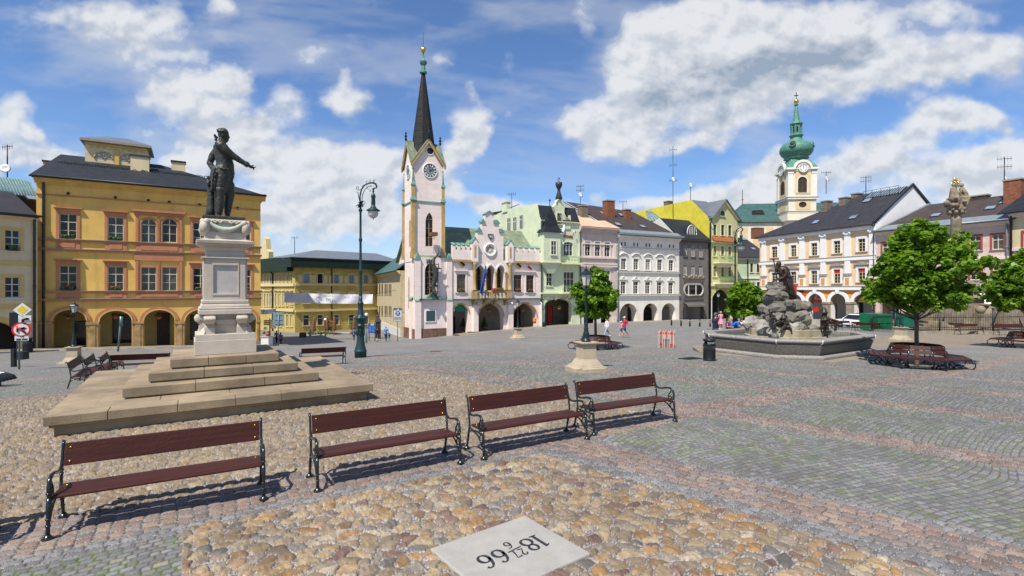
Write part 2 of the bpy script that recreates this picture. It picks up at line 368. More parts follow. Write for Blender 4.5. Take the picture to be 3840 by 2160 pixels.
def paving(x,y):
 s=x*.845+y*.535;q=-x*.535+y*.845         
 p=x*.691+y*.7225;e=x*.7225-y*.691          
 D=np.hypot(x,y)
 jag=(hsh(np.floor(s/.13).astype(np.int64),np.floor(q/9).astype(np.int64),77)-.5)*.06
 jap=(hsh(np.floor(e/.13).astype(np.int64),np.floor(p/9).astype(np.int64),78)-.5)*.06
 zone=np.zeros(x.shape,np.int8)             
 qq=q+jag;pp=p+jap
 for qc,hw in ((7.20,.44),(18.0,.35),(25.5,.4),(33,.4),(41,.4),(49.5,.45)): zone[np.abs(qq-qc)<hw]=1
 for k in range(-9,12):
  pc=6.86+4.0*k
  if k<0: continue
  zone[np.abs(pp-pc)<.40]=2
 left=s<-.1+jag
 foregr=(qq<6.56) & (pp<6.14)
 zone[(qq<6.76) & (pp<6.47) & ~((np.abs(qq-7.2)<.44))]=4
 zone[foregr & ~left]=3
 zone[(qq<6.5) & left]=0
 zone[(qq>7.64) & (qq<17.6) & (pp<10.0) & (s>-24)]=3
 zone[(qq>7.64) & (qq<17.6) & (pp>10.0) & (pp<10.22)]=4
 zone[(pp>6.14) & (pp<6.46) & (qq<6.7)]=4
 zone[(pp>7.26) & (pp<7.5) & (qq<6.7)]=4
 far_tan=(x>20+.28*(y-30)) & (y>31-.05*x) & (y<44) & (x>17)
 zone[far_tan]=3
 col=np.zeros(x.shape+(3,));h=np.zeros(x.shape)
 n_lo=lat_noise(x/1.7,y/1.7,301);n_mid=lat_noise(x/.35,y/.35,302);n_hi=lat_noise(x/.021,y/.021,303);n_hh=lat_noise(x/.009,y/.009,304)
 # grey fan setts
 xm=(s/1.5-np.floor(s/1.5)-.5)*2
 wq=q+.20*np.cos(s*1.25+1.5*lat_noise(x/4,y/4,68))+(lat_noise(x/1.6,y/1.6,67)-.5)*.34
 d,r,c=setts(s*1.0,wq,.112,.098,11)
 j=sstep(.004,.016,d+(n_hi-.5)*.006)
 g=.70+.55*hsh(r,c,61);t=hsh(r,c,62)
 cg=np.stack([.164*g*(1+.10*(t>.85)),.166*g,.170*g*(1-.14*(t>.85))],-1)*(.90+.2*n_mid)[...,None]
 lightp=(hsh(r,c,64)>.992);cg[lightp]=(.25,.225,.18)
 mossm=np.clip(sstep(.35,.75,n_lo*.4+.6*lat_noise(x/.22,y/.22,306)+.10*(x>1.5)*(y<11)-.05)*.9,0,1)
 moss=np.stack([.065+.05*n_hi,.095+.065*n_hi,.018+0*n_hi],-1)
 jc=np.stack([.07+.05*n_hi,.064+.045*n_hi,.055+.035*n_hi],-1)
 jc=jc*(1-mossm[...,None])+moss*mossm[...,None]
 spill=(sstep(.008,.022,d)<mossm) & (lat_noise(x/.05,y/.05,307)>.86)
 colg=jc*(1-j[...,None])+cg*j[...,None]
 colg[spill]=moss[spill]
 hg=.009*np.sqrt(np.clip(d/.05,0,1))*j+.004*hsh(r,c,65)
 z=zone==0;col[z]=colg[z];h[z]=hg[z]
 # pink and grey rows
 for zn,a,b,lx,ly,seed in ((1,s,q,.135,.148,21),(2,e,p,.155,.135,31),(4,s,q,.15,.11,41)):
  d,r,c=setts(b if zn==1 else a,a if zn==1 else b,lx,ly,seed)
  j=sstep(.004,.017,d+(n_hi-.5)*.006)
  if zn==4:
   g=.75+.5*hsh(r,c,71);cc=np.stack([.160*g,.160*g,.162*g],-1)
  else:
   ix=(hsh(r,c,72)*6).astype(int) % 6;cc=PAL_P[ix]*(.8+.4*hsh(r,c,73))[...,None]
  cc=cc*(.86+.28*n_mid)[...,None]
  gv=(n_hh>.6)*.30
  jc=np.stack([.075+gv*.7,.068+gv*.66,.06+gv*.64],-1)
  cz=jc*(1-j[...,None])+cc*j[...,None]
  z=zone==zn;col[z]=cz[z];h[z]=(.016*np.sqrt(np.clip(d/.05,0,1))*j+.005*hsh(r,c,74))[z]
 # river stones in gravel
 z=zone==3
 xs,qs=s[z],q[z]
 f1,f2,ci,cj=vor(xs+(n_mid[z]-.5)*.05,qs+(lat_noise(xs/.3,qs/.3,310)-.5)*.05,.165,5)
 ed=f2-f1;gap=.07+.09*hsh(ci,cj,81)
 ed=ed+(n_hi[z]-.5)*.05
 jn=sstep(gap-.03,gap+.05,ed)
 ix=(hsh(ci,cj,82)**1.15*13).astype(int) % 13
 near=(q[z]<7)
 cc=(PAL_T*.86+PAL_T.mean(1,keepdims=True)*.14)[ix]*(.72+.50*hsh(ci,cj,83))[...,None]
 cc=np.where(near[...,None],cc,cc*.45+np.array((.205,.160,.104))*.55)
 vein=lat_noise(xs/.03+ci*7.7,qs/.07+cj*3.3,311);cc=cc*(.74+.5*vein)[...,None]
 gr=n_hh[z];gsel=lat_noise(xs/.012,qs/.012,312)
 gc=np.where((gsel>.5)[...,None],np.array((.33,.31,.30)),np.array((.12,.11,.105)))*(.6+.6*gr)[...,None]
 col[z]=gc*(1-jn[...,None])+cc*jn[...,None]
 dome=np.clip((ed-gap)/.42,0,1)**.38
 h[z]=np.where(jn>.3,.006+.024*dome+.008*(vein-.5)+.009*hsh(ci,cj,84)+.010*(lat_noise(xs/.06+ci,qs/.06+cj,313)-.5)*dome,.010*gsel)
 # far away single stones melt together
 fade=sstep(15,40,D)[...,None]*.8
 mean=np.zeros_like(col)
 mean[:]=(.178,.178,.176);mean[(zone==1) | (zone==2)]=(.215,.183,.163);mean[zone==3]=(.215,.178,.132);mean[zone==4]=(.17,.174,.18)
 patch=(.86+.28*fbm(x/2.2,y/2.2,401,4))[...,None]
 gm=(sstep(.5,.8,fbm(x/3.1,y/3.1,402,3))*.12)[...,None]
 mean=mean*patch*(1-gm)+np.array((.135,.148,.085))*gm
 col=col*(1-fade)+mean*fade
 # worn dirt patches
 dirt=(.88+.24*fbm(x/.9,y/.9,403,4))[...,None]
 col=col*dirt
 return col,h*(1-sstep(16,32,D)*.9),zone
def ground_mesh(name,X,Y,dz,colour=True):
 nr,nc=X.shape
 if colour: col,h,_=paving(X,Y)
 else: col,h=None,0
 Z=gz_np(X,Y)+h+dz
 me=bpy.data.meshes.new(name);n=nr*nc
 me.vertices.add(n);me.vertices.foreach_set('co',np.stack([X,Y,Z],-1).astype(np.float32).ravel())
 idx=np.arange(n).reshape(nr,nc)
 q=np.stack([idx[:-1,:-1],idx[:-1,1:],idx[1:,1:],idx[1:,:-1]],-1).reshape(-1,4)
 me.loops.add(q.size);me.loops.foreach_set('vertex_index',q.ravel().astype(np.int32))
 me.polygons.add(len(q));me.polygons.foreach_set('loop_start',np.arange(len(q),dtype=np.int32)*4)
 me.update();me.validate()
 if colour:
  at=me.color_attributes.new('paving','FLOAT_COLOR','POINT')
  at.data.foreach_set('color',np.concatenate([col,np.ones((nr,nc,1))],-1).astype(np.float32).ravel())
 me.polygons.foreach_set('use_smooth',[True]*len(q))
 o=bpy.data.objects.new(name,me);COL.objects.link(o);o['kind']='structure'
 return o
m,N,L,b=nodes('paving_stone');M['paving_stone']=m
at=N.new('ShaderNodeAttribute');at.attribute_name='paving'
tc=N.new('ShaderNodeTexCoord');n_=N.new('ShaderNodeTexNoise');n_.inputs['Scale'].default_value=55;n_.inputs['Detail'].default_value=6;L.new(tc.outputs['Object'],n_.inputs['Vector'])
mr=N.new('ShaderNodeMapRange');mr.inputs[1].default_value=.25;mr.inputs[2].default_value=.75;mr.inputs[3].default_value=.74;mr.inputs[4].default_value=1.24;L.new(n_.outputs[0],mr.inputs[0])
mx=N.new('ShaderNodeMixRGB');mx.blend_type='MULTIPLY';mx.inputs[0].default_value=1;L.new(at.outputs['Color'],mx.inputs[1]);L.new(mr.outputs[0],mx.inputs[2]);L.new(mx.outputs[0],b.inputs['Base Color'])
bp=N.new('ShaderNodeBump');bp.inputs['Strength'].default_value=.35;bp.inputs['Distance'].default_value=.01;L.new(n_.outputs[0],bp.inputs['Height']);L.new(bp.outputs[0],b.inputs['Normal'])
b.inputs['Roughness'].default_value=.72;b.inputs['Specular IOR Level'].default_value=.35
mat('earth',(.15,.15,.15),.9,.15,.4)
def build_ground(cols=1500,step=.62):
 rr=np.arange(600,288+2.9*506.7/30,-step)
 Dn=2.65*506.7/(rr-288)
 Df=Dn[-1]*1.012**np.arange(1,160)
 D=np.concatenate([Dn,Df]);D=D[D<100]
 u=np.concatenate([np.linspace(-1.6,-1.12,130)[:-1],np.linspace(-1.12,1.12,cols),np.linspace(1.12,1.6,130)[1:]])
 X=D[:,None]*u[None,:];Y=np.repeat(D[:,None],len(u),1)
 g=ground_mesh('ground',X,Y,0);g.data.materials.append(M['paving_stone'])
 xs=np.concatenate([np.linspace(-1500,-90,8),np.linspace(-80,90,86),np.linspace(100,1500,8)]);ys=np.concatenate([np.linspace(-600,-20,5),np.linspace(-15,130,74),np.linspace(150,2500,8)])
 X,Y=np.meshgrid(xs,ys)
 Xc=np.clip(X,-70,80);Yc=np.clip(Y,0,115)
 me=ground_mesh('terrain',Xc,Yc,-.09,False)
 co=np.empty(len(me.data.vertices)*3,np.float32);me.data.vertices.foreach_get('co',co);co=co.reshape(-1,3);co[:,0]=X.ravel();co[:,1]=Y.ravel();me.data.vertices.foreach_set('co',co.ravel());me.data.update()
 me.data.materials.append(M['earth'])
build_ground()
# ------------------------------------------------------------------ materials of the town
mat('white_frame',(.62,.62,.60),.5,.05,3)
mat('cream_frame',(.60,.54,.36),.55,.06,3)
mat('brown_frame',(.16,.075,.03),.55,.1,3)
mat('dark_wood',(.05,.025,.015),.5,.2,3)
mat('grey_frame',(.36,.36,.36),.5,.05,3)
mat('copper_green',(.17,.36,.29),.55,.25,2.2,col2=(.07,.17,.14),streak=.4)
mat('copper_dark',(.07,.16,.15),.55,.25,1.1,col2=(.03,.075,.075),streak=.3,brick=(.6,2.4,.35))
mat('copper_mossy',(.27,.31,.20),.7,.3,.8,col2=(.09,.13,.095),streak=.45,brick=(.5,1.6,.3))
mat('copper_bright',(.12,.31,.235),.55,.2,1.8,col2=(.04,.15,.115),streak=.3,brick=(.7,.9,.3))
mat('slate',(.022,.027,.036),.62,.2,1.5,brick=(.32,.28,.3),spec=.25)
mat('slate_spire',(.030,.031,.030),.7,.3,3,col2=(.010,.010,.011),brick=(.34,.30,.55),stain=.3,spec=.25)
mat('roof_dark',(.038,.038,.046),.62,.15,1.2,brick=(.4,.34,.28),spec=.3)
mat('roof_brown',(.060,.045,.040),.7,.2,1.0,brick=(.4,.36,.25),stain=.3)
mat('roof_zinc',(.22,.24,.27),.45,.12,1,metal=.2,brick=(.7,6,.25),streak=.2)
mat('gutter',(.03,.032,.035),.45,.1,3)
mat('zinc',(.25,.29,.31),.4,.12,2,metal=.3)
mat('net_green',(.010,.028,.020),.9,.3,2)
mat('chimney_brick',(.32,.115,.06),.85,.25,4,brick=(.26,.09,.45))
mat('chimney_old',(.24,.20,.155),.9,.3,5,stain=.6,brick=(.28,.1,.4))
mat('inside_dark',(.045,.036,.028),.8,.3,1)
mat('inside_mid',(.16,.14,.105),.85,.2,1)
mat('shop_glass',(.022,.018,.02),.12,.3,1.2,spec=.5)
mat('stone_grey',(.29,.255,.20),.85,.25,2.5,bump=.2,bscale=25,stain=.4)
mat('sandstone_red',(.22,.125,.085),.85,.3,1.2,brick=(.9,.45,.45),stain=.4)
mat('pier_sand',(.40,.265,.115),.85,.25,1.5,stain=.55)
mat('pave_slab',(.27,.225,.17),.85,.2,.8,stain=.3,brick=(.7,.5,.3))
mat('kerb',(.42,.38,.31),.85,.2,1.2,stain=.3)
mat('gold',(.80,.50,.08),.22,.1,3,metal=.9)
mat('black_iron',(.012,.014,.016),.38,.1,3,metal=.3)
mat('red_paint',(.55,.02,.03),.5,.1,3)
mat('orange_paint',(.75,.15,.02),.5,.1,3)
mat('leaf_small',(.06,.13,.02),.6,.4,8)
mat('flower_red',(.6,.03,.03),.6,.3,9)
mat('terracotta',(.36,.13,.06),.8,.2,3)
m,N,L,b=nodes('glass_pane');M['glass_pane']=m
b.inputs['Roughness'].default_value=.06;b.inputs['Specular IOR Level'].default_value=.35
tc=N.new('ShaderNodeTexCoord');n_=N.new('ShaderNodeTexNoise');n_.inputs['Scale'].default_value=.9;n_.inputs['Detail'].default_value=3;L.new(tc.outputs['Object'],n_.inputs['Vector'])
cr=N.new('ShaderNodeValToRGB');cr.color_ramp.elements[0].position=.4;cr.color_ramp.elements[0].color=(.008,.009,.011,1);cr.color_ramp.elements[1].position=.72;cr.color_ramp.elements[1].color=(.03,.03,.028,1)
L.new(n_.outputs[0],cr.inputs[0]);L.new(cr.outputs[0],b.inputs['Base Color'])
mat('glass_soft',(.10,.10,.095),.1,.5,2.5,spec=.5,col2=(.015,.016,.018));mat('glass_half',(.035,.042,.05),.06,.4,1.5,spec=.5)
mat('curtain_pane',(.30,.31,.31),.12,.3,3,spec=.5)
mat('blind_pane',(.22,.28,.36),.15,.2,2,spec=.5)
def crop(x0,y0,s): return lambda x,y: (x0+x/s,y0+y/s)
cA=crop(0,450,1.449);cB=crop(700,430,1.42);cC=crop(1300,100,1.932);cT=crop(1400,700,2.2286);cW=crop(1950,650,2.4154)
cG=crop(2300,700,2.2292);cK=crop(2600,350,1.6092);cE=crop(3040,620,1.8113);a0=crop(0,1250,1.5923);a1=crop(1000,1350,1.61)
a2=crop(2300,1250,1.5922);a3=crop(0,1050,3.22);a4=crop(900,1000,3.6229);a5=crop(2100,1000,3.45);a6=crop(2600,950,3.0825);a7=crop(3200,650,1.932)
cZ=crop(1560,850,4.83);cCh=crop(2840,350,2.8962)
def arc_pts(u0,u1,ws,wt,kind,n=12):
 """inner outline of an opening head, from the right springing over the top to the left"""
 c=(u0+u1)/2;r=(u1-u0)/2;h=wt-ws
 if kind=='a': return [(c+r*cos(t),ws+h*sin(t)) for t in [pi*i/n for i in range(n+1)]]
 if kind=='g':
  R_=(r*r+h*h)/(2*r);o=[]
  for i in range(n//2+1):
   t=i/(n//2)*math.acos(max(-1,min(1,(R_-r)/R_)));o.append((c-(R_-r)+R_*cos(t),ws+R_*sin(t)))
  return o+[(2*c-a,b_) for a,b_ in o[::-1][1:]]
class House:
 def __init__(s,name,label,cat,L,R_,zdown=0,group=None):
  a=Vector(((L[0]-CX)/F*L[1],L[1],0));b_=Vector(((R_[0]-CX)/F*R_[1],R_[1],0))
  s.d=(b_-a);s.W=s.d.length;s.d.normalize();s.n=Vector((-s.d.y,s.d.x,0))
  s.z0=min(gz(a.x,a.y),gz(b_.x,b_.y))-.1-zdown
  s.o=Vector((a.x,a.y,s.z0));s.rz=atan2(s.d.y,s.d.x)
  s.root=empty(name,s.o,s.rz,label,cat,group);s.ops=[]
 def uv(s,px,py,off=0):
  r=Vector(((px-CX)/F,1,-(py-CY)/F));o=s.o+s.n*off
  t=s.n.dot(o-Vector((0,0,HC)))/s.n.dot(r);p=Vector((0,0,HC))+r*t
  return (p-o).dot(s.d),p.z-s.z0
 def P(s,u,y,w): return s.o+s.d*u+s.n*y+Vector((0,0,w))
 def b(s,mb,name,bevel=0,parent=None): return mb.build(name,parent or s.root,bevel)
 def box(s,name,u0,y0,w0,u1,y1,w1,m,bevel=0,parent=None):
  mb=MB();mb.box(u0,y0,w0,u1,y1,w1,m);return mb.build(name,parent or s.root,bevel)
 def rect(s,c,x0,y0,x1,y1,off=0):
  p0,p1=c(x0,(y0+y1)/2),c(x1,(y0+y1)/2);u0=s.uv(*p0,off)[0];u1=s.uv(*p1,off)[0]
  q0,q1=c((x0+x1)/2,y0),c((x0+x1)/2,y1)
  return u0,u1,s.uv(*q1,off)[1],s.uv(*q0,off)[1]
 def facade(s,mb,U0,U1,W0,W1,m,rev=None,ops=None,y=0):
  ops=s.ops if ops is None else ops;rev=rev or m
  ops=[o for o in ops if o[0]>=U0-.01 and o[1]<=U1+.01 and o[2]>=W0-.01-99 and o[3]<=W1+.01]
  us=sorted({U0,U1}|{v for o in ops for v in o[:2]});ws=sorted({W0,W1}|{max(v,W0) for o in ops for v in o[2:4]})
  for i in range(len(us)-1):
   for j in range(len(ws)-1):
    a,c=us[i],us[i+1];d,e=ws[j],ws[j+1]
    if c-a<1e-4 or e-d<1e-4: continue
    mu,mw=(a+c)/2,(d+e)/2
    if any(o[0]<mu<o[1] and o[2]<mw<o[3] for o in ops): continue
    mb.quad((a,y,d),(c,y,d),(c,y,e),(a,y,e),m)
  for u0,u1,w0,w1,k,dep,sp in ops:
   w0=max(w0,W0)
   if k=='r': out=[(u0,w0),(u1,w0),(u1,w1),(u0,w1)]
   elif k=='o':
    cu,cw,ru,rw=(u0+u1)/2,(w0+w1)/2,(u1-u0)/2,(w1-w0)/2
    out=[(cu+ru*cos(2*pi*i/24),cw+rw*sin(2*pi*i/24)) for i in range(24)]
    for q,(ku,kw) in enumerate(((u1,w1),(u0,w1),(u0,w0),(u1,w0))):
     for i in range(6):
      p,r=out[q*6+i],out[(q*6+i+1) % 24];mb.add([(ku,y,kw),(p[0],y,p[1]),(r[0],y,r[1])],[(0,1,2)],m)
   else:
    hd=arc_pts(u0,u1,sp,w1,k);out=[(u0,w0),(u1,w0)]+hd
    n=len(hd)
    for i in range(n-1):
     kx=u1 if i<n//2 else u0
     mb.add([(kx,y,w1),(hd[i][0],y,hd[i][1]),(hd[i+1][0],y,hd[i+1][1])],[(0,1,2)],m)
   for i in range(len(out)):
    p,r=out[i],out[(i+1) % len(out)]
    if hypot(p[0]-r[0],p[1]-r[1])<1e-5: continue
    mb.quad((p[0],y,p[1]),(r[0],y,r[1]),(r[0],y+dep,r[1]),(p[0],y+dep,p[1]),rev)
 def shell(s,W1,dep,m,W0=-1.5,u0=0,u1=None,name='wall',extra=None,rev=None,side=None):
  u1=s.W if u1 is None else u1;mb=MB();side=side or m
  s.facade(mb,u0,u1,W0,W1,m,rev)
  mb.quad((u0,0,W0),(u0,dep,W0),(u0,dep,W1),(u0,0,W1),side);mb.quad((u1,0,W0),(u1,dep,W0),(u1,dep,W1),(u1,0,W1),side)
  mb.quad((u0,dep,W0),(u1,dep,W0),(u1,dep,W1),(u0,dep,W1),side)
  if extra: extra(mb)
  return mb.build(name,s.root,fix=False)
 def win(s,c,x0,y0,x1,y1,fr='white_frame',cols=2,rows=2,tr=.33,sur=None,sw=.14,sill=True,ped=None,fl=None,arch=None,dep=.16,glass='glass_pane',name='window',cut=True,off=0,pm=None,fw=.06,sp=None):
  u0,u1,w0,w1=s.rect(c,x0,y0,x1,y1,off)
  return s.winu(u0,u1,w0,w1,fr,cols,rows,tr,sur,sw,sill,ped,fl,arch,dep,glass,name,cut,off,pm,fw)
 def winu(s,u0,u1,w0,w1,fr='white_frame',cols=2,rows=2,tr=.33,sur=None,sw=.14,sill=True,ped=None,fl=None,arch=None,dep=.16,glass='glass_pane',name='window',cut=True,off=0,pm=None,fw=.06):
  h=w1-w0;wd=u1-u0;glass=RN.choice(['glass_pane']*5+['glass_soft','glass_half']) if glass=='glass_pane' else glass;sp=w1-(wd/2 if arch=='a' else wd*.8 if arch=='g' else 0)
  if arch=='s': sp=w1-wd*.22
  ak={'s': 'a'}.get(arch,arch)
  if cut: s.ops.append((u0,u1,w0,w1,ak or 'r',dep,sp))
  else: dep=.03
  mb=MB();y=off+dep
  if arch and arch!='o':
   out=[(u0,w0),(u1,w0)]+arc_pts(u0,u1,sp,w1,ak)
   mb.add([(a,y,b_) for a,b_ in out],[tuple(range(len(out)))],glass)
   hd=arc_pts(u0,u1,sp,w1,ak)
   mb.tube([(a,y-.02,b_) for a,b_ in hd],fw*.6,fr,4)
  elif arch=='o':
   cu,cw=(u0+u1)/2,(w0+w1)/2
   out=[(cu+wd/2*cos(2*pi*i/24),cw+h/2*sin(2*pi*i/24)) for i in range(24)]
   mb.add([(a,y,b_) for a,b_ in out],[tuple(range(24))],glass)
   mb.tube([(a,y-.02,b_) for a,b_ in out+out[:1]],fw*.6,fr,4)
  else: mb.quad((u0,y,w0),(u1,y,w0),(u1,y,w1),(u0,y,w1),glass)
  if arch!='o':
   mb.box(u0+.001,y-.05,w0+.001,u0+fw,y-.004,sp-.001,fr);mb.box(u1-fw,y-.05,w0+.001,u1-.001,y-.004,sp-.001,fr)
   mb.box(u0+fw,y-.05,w0+.001,u1-fw,y-.004,w0+fw*1.2,fr)
   if not arch: mb.box(u0+fw,y-.05,w1-fw,u1-fw,y-.004,w1-.001,fr)
   wt=w0+h*(1-tr) if tr else w1
   if arch: wt=sp
   if tr or arch: mb.box(u0+fw,y-.052,wt-fw*.6,u1-fw,y-.005,wt+fw*.6,fr)
   for i in range(1,cols):
    x=u0+wd*i/cols;mb.box(x-fw*.55,y-.054,w0+fw,x+fw*.55,y-.006,w1-fw*.5,fr)
   for i in range(1,rows):
    z=w0+(wt-w0)*i/rows;mb.box(u0+fw,y-.04,z-.018,u1-fw,y-.007,z+.018,fr)
  o=mb.build(name,s.root)
  if sur:
   k=MB();sp_=sp
   k.box(u0-sw,off-.06,w0-.02,u0-.002,off-.003,sp_,sur);k.box(u1+.002,off-.06,w0-.02,u1+sw,off-.003,sp_,sur)
   if arch in ('a','g','s'):
    hi=arc_pts(u0-.002,u1+.002,sp,w1+.002,ak);ho=arc_pts(u0-sw,u1+sw,sp,w1+sw,ak)
    for i in range(len(hi)-1):
     k.add([(hi[i][0],off-.06,hi[i][1]),(ho[i][0],off-.06,ho[i][1]),(ho[i+1][0],off-.06,ho[i+1][1]),(hi[i+1][0],off-.06,hi[i+1][1]),
                           (hi[i][0],off-.003,hi[i][1]),(ho[i][0],off-.003,ho[i][1]),(ho[i+1][0],off-.003,ho[i+1][1]),(hi[i+1][0],off-.003,hi[i+1][1])],
                          [(0,1,2,3),(1,5,6,2),(0,3,7,4)],sur)
   elif not arch: k.box(u0-sw,off-.06,w1+.002,u1+sw,off-.003,w1+sw,sur)
   k.build('surround',o)
  if sill:
   k=MB();k.box(u0-sw-.05,off-.13,w0-.10,u1+sw+.05,off-.004,w0-.022,pm or sur or fr);k.build('sill',o)
  if ped:
   k=MB();pmm=pm or sur or fr;t=w1+sw+.08
   if ped=='flat':
    k.box(u0-sw,off-.07,t-.08,u1+sw,off-.004,t+.16,pmm);k.box(u0-sw-.14,off-.24,t+.16,u1+sw+.14,off-.004,t+.25,pmm)
   elif ped=='tri':
    k.prism([(u0-sw-.25,t+.05),(u1+sw+.25,t+.05),(u1+sw+.25,t+.14),((u0+u1)/2,t+.55),(u0-sw-.25,t+.14)],off-.22,off-.004,pmm)
   elif ped=='arc':
    c_=(u0+u1)/2;r=wd/2+sw+.2
    k.prism([(c_-r,t),(c_+r,t)]+[(c_+r*cos(pi*i/10),t+.1+.45*sin(pi*i/10)) for i in range(11)],off-.22,off-.004,pmm)
   elif ped=='hood':
    c_=(u0+u1)/2;r=wd/2+sw+.12
    hi=[(c_+r*cos(pi*i/12),t+.12+.42*sin(pi*i/12)) for i in range(13)]
    k.tube([(a,off-.1,b_) for a,b_ in hi],.1,pmm,6);k.tube([(a*.72+c_*.28,off-.05,t-.02+(b_-t)*.62) for a,b_ in hi],.05,pmm,6)
   elif ped=='shell':
    c_=(u0+u1)/2;k.box(u0-sw-.1,off-.16,t,u1+sw+.1,off-.004,t+.1,pmm)
    k.tube([(c_+.3*cos(pi*i/8),off-.07,t+.14+.36*sin(pi*i/8)) for i in range(9)],.07,pmm,6)
   k.build('pediment',o)
  if fl:
   k=MB();k.box(u0+.15,off-.2,w0-.02,u1-.15,off-.02,w0+.14,'dark_wood')
   for i in range(26):
    q=(u0+.18+RN.random()*(wd-.36),off-.11+RN.uniform(-.1,.1),w0+.16+RN.random()*.2);r=RN.uniform(.05,.1)
    k.ell(q,r,'leaf_small',6,4)
   if fl!='g':
    for i in range(9): k.ell((u0+.2+RN.random()*(wd-.4),off-.16,w0+.3+RN.random()*.12),.05,'flower_red',6,4)
   k.build('flower_box',o)
  return o
 def band(s,name,w0,w1,pr,m,u0=0,u1=None,y=0): return s.box(name,u0,y-pr,w0,s.W if u1 is None else u1,y-.003,w1,m)
 def cornice(s,w0,w1,pr,m,u0=-.05,u1=None,n=3,name='cornice'):
  u1=s.W+.05 if u1 is None else u1;mb=MB();h=(w1-w0)/n
  for i in range(n): mb.box(u0,-pr*(i+1)/n,w0+h*i,u1,-.003,w0+h*(i+1)-.002*(i<n-1),m)
  return mb.build(name,s.root)
 def roof(s,we,wr,dep,m,u0=-.15,u1=None,over=.5,hipl=0,hipr=0,ridge_y=None,name='roof',th=.12,gable=None,back=True):
  u1=s.W+.15 if u1 is None else u1;ry=dep/2 if ridge_y is None else ridge_y;mb=MB()
  k=(wr-we)/(ry+over);a=(u0,-over,we);b_=(u1,-over,we);c=(u1-hipr,ry,wr);d=(u0+hipl,ry,wr)
  mb.slab([a,b_,c,d],th,m)
  e=(u0,2*ry+over,we);f=(u1,2*ry+over,we)
  if back: mb.slab([f,e,d,c],th,m)
  if hipl: mb.slab([e,a,d],th,m)
  if hipr: mb.slab([b_,f,c],th,m)
  o=mb.build(name,s.root)
  if gable:
   g=MB();k2=(wr-we)/(ry+over)
   for uu,hp in ((u0+.16,hipl),(u1-.16,hipr)):
    if not hp: g.add([(uu,0,we+k2*over-th-.03-1.2),(uu,2*ry,we+k2*over-th-.03-1.2),(uu,2*ry,we+k2*over-th-.03),(uu,ry,wr-th-.03),(uu,0,we+k2*over-th-.03)],[(0,1,2,3,4)],gable)
   g.build('gable_wall',s.root)
  return o
 def pipe(s,u,w0,w1,m='gutter',r=.06,name='downpipe',top=True):
  mb=MB();pts=[(u,-.14,w0),(u,-.14,w1-.5)]
  if top: pts+=[(u,-.2,w1-.2),(u,-.5,w1)]
  mb.tube(pts,r,m,8)
  for i in range(1,4): mb.tube([(u,-.14,w0+(w1-w0)*i/4-.04),(u,-.14,w0+(w1-w0)*i/4+.04)],r*1.3,m,8)
  return mb.build(name,s.root)
 def gutter(s,w,m='gutter',u0=-.1,u1=None,y=-.55):
  mb=MB();mb.tube([(u0,y,w),(s.W+.1 if u1 is None else u1,y,w)],.08,m,8);return mb.build('gutter',s.root)
 def chim(s,px,py0,py1,off,hw,hd,m='chimney_brick',cap='gutter',c=None):
  p0=c(px,py1) if c else (px,py1);p1=c(px,py0) if c else (px,py0)
  u,w0=s.uv(*p0,off);w1=s.uv(*p1,off)[1]
  mb=MB();mb.box(u-hw,off-hd,w0-1,u+hw,off+hd,w1,m);o=mb.build('chimney',s.root)
  k=MB();k.box(u-hw-.08,off-hd-.08,w1+.002,u+hw+.08,off+hd+.08,w1+.16,cap);k.build('chimney_cap',o);return o
 def skyl(s,c,x,y,we,wr,dep,over,wd=.7):
  """roof window lying on the front slope"""
  p=c(x,y);ry=dep/2;k=(wr-we)/(ry+over);off=2.0
  for _ in range(25):
   u,w=s.uv(*p,off);off+=((w-we)/k-over-off)*.5
  T=Matrix.Translation((u,off,we+k*(off+over)))@Matrix.Rotation(math.atan(k),4,'X')
  mb=MB();mb.T=T;mb.box(-wd/2,-.5,.0,wd/2,.5,.1,'gutter');mb.box(-wd/2+.08,-.42,.1,wd/2-.08,.42,.115,'blind_pane');return mb.build('roof_window',s.root)
 def arcade(s,mb_list,dep=3.4,wt=4,m='inside_mid',u0=.1,u1=None,y0=.7,back=None,floor=0):
  """vaulted walk behind the arches: back wall, ceiling, ends"""
  u1=s.W-.1 if u1 is None else u1;mb=MB();back=back or m
  mb.quad((u0,dep,-1.2),(u1,dep,-1.2),(u1,dep,wt),(u0,dep,wt),back)
  mb.quad((u0,y0,wt),(u1,y0,wt),(u1,dep,wt),(u0,dep,wt),m)
  mb.quad((u0,y0,-1.2),(u0,dep,-1.2),(u0,dep,wt),(u0,y0,wt),m);mb.quad((u1,y0,-1.2),(u1,dep,-1.2),(u1,dep,wt),(u1,y0,wt),m)
  o=mb.build('arcade_walk',s.root)
  for a,b_,c_,d_,mm in mb_list:
   k=MB();k.box(a,dep-.06,c_,b_,dep-.003,d_,mm);k.box(a-.1,dep-.1,c_,a-.002,dep-.003,d_+.1,'dark_wood');k.box(b_+.002,dep-.1,c_,b_+.1,dep-.003,d_+.1,'dark_wood');k.box(a,dep-.1,d_+.002,b_,dep-.003,d_+.1,'dark_wood')
   k.build('shop_window',o)
  return o
 def floor(s,pr=3.0,u0=-.2,u1=None): pass
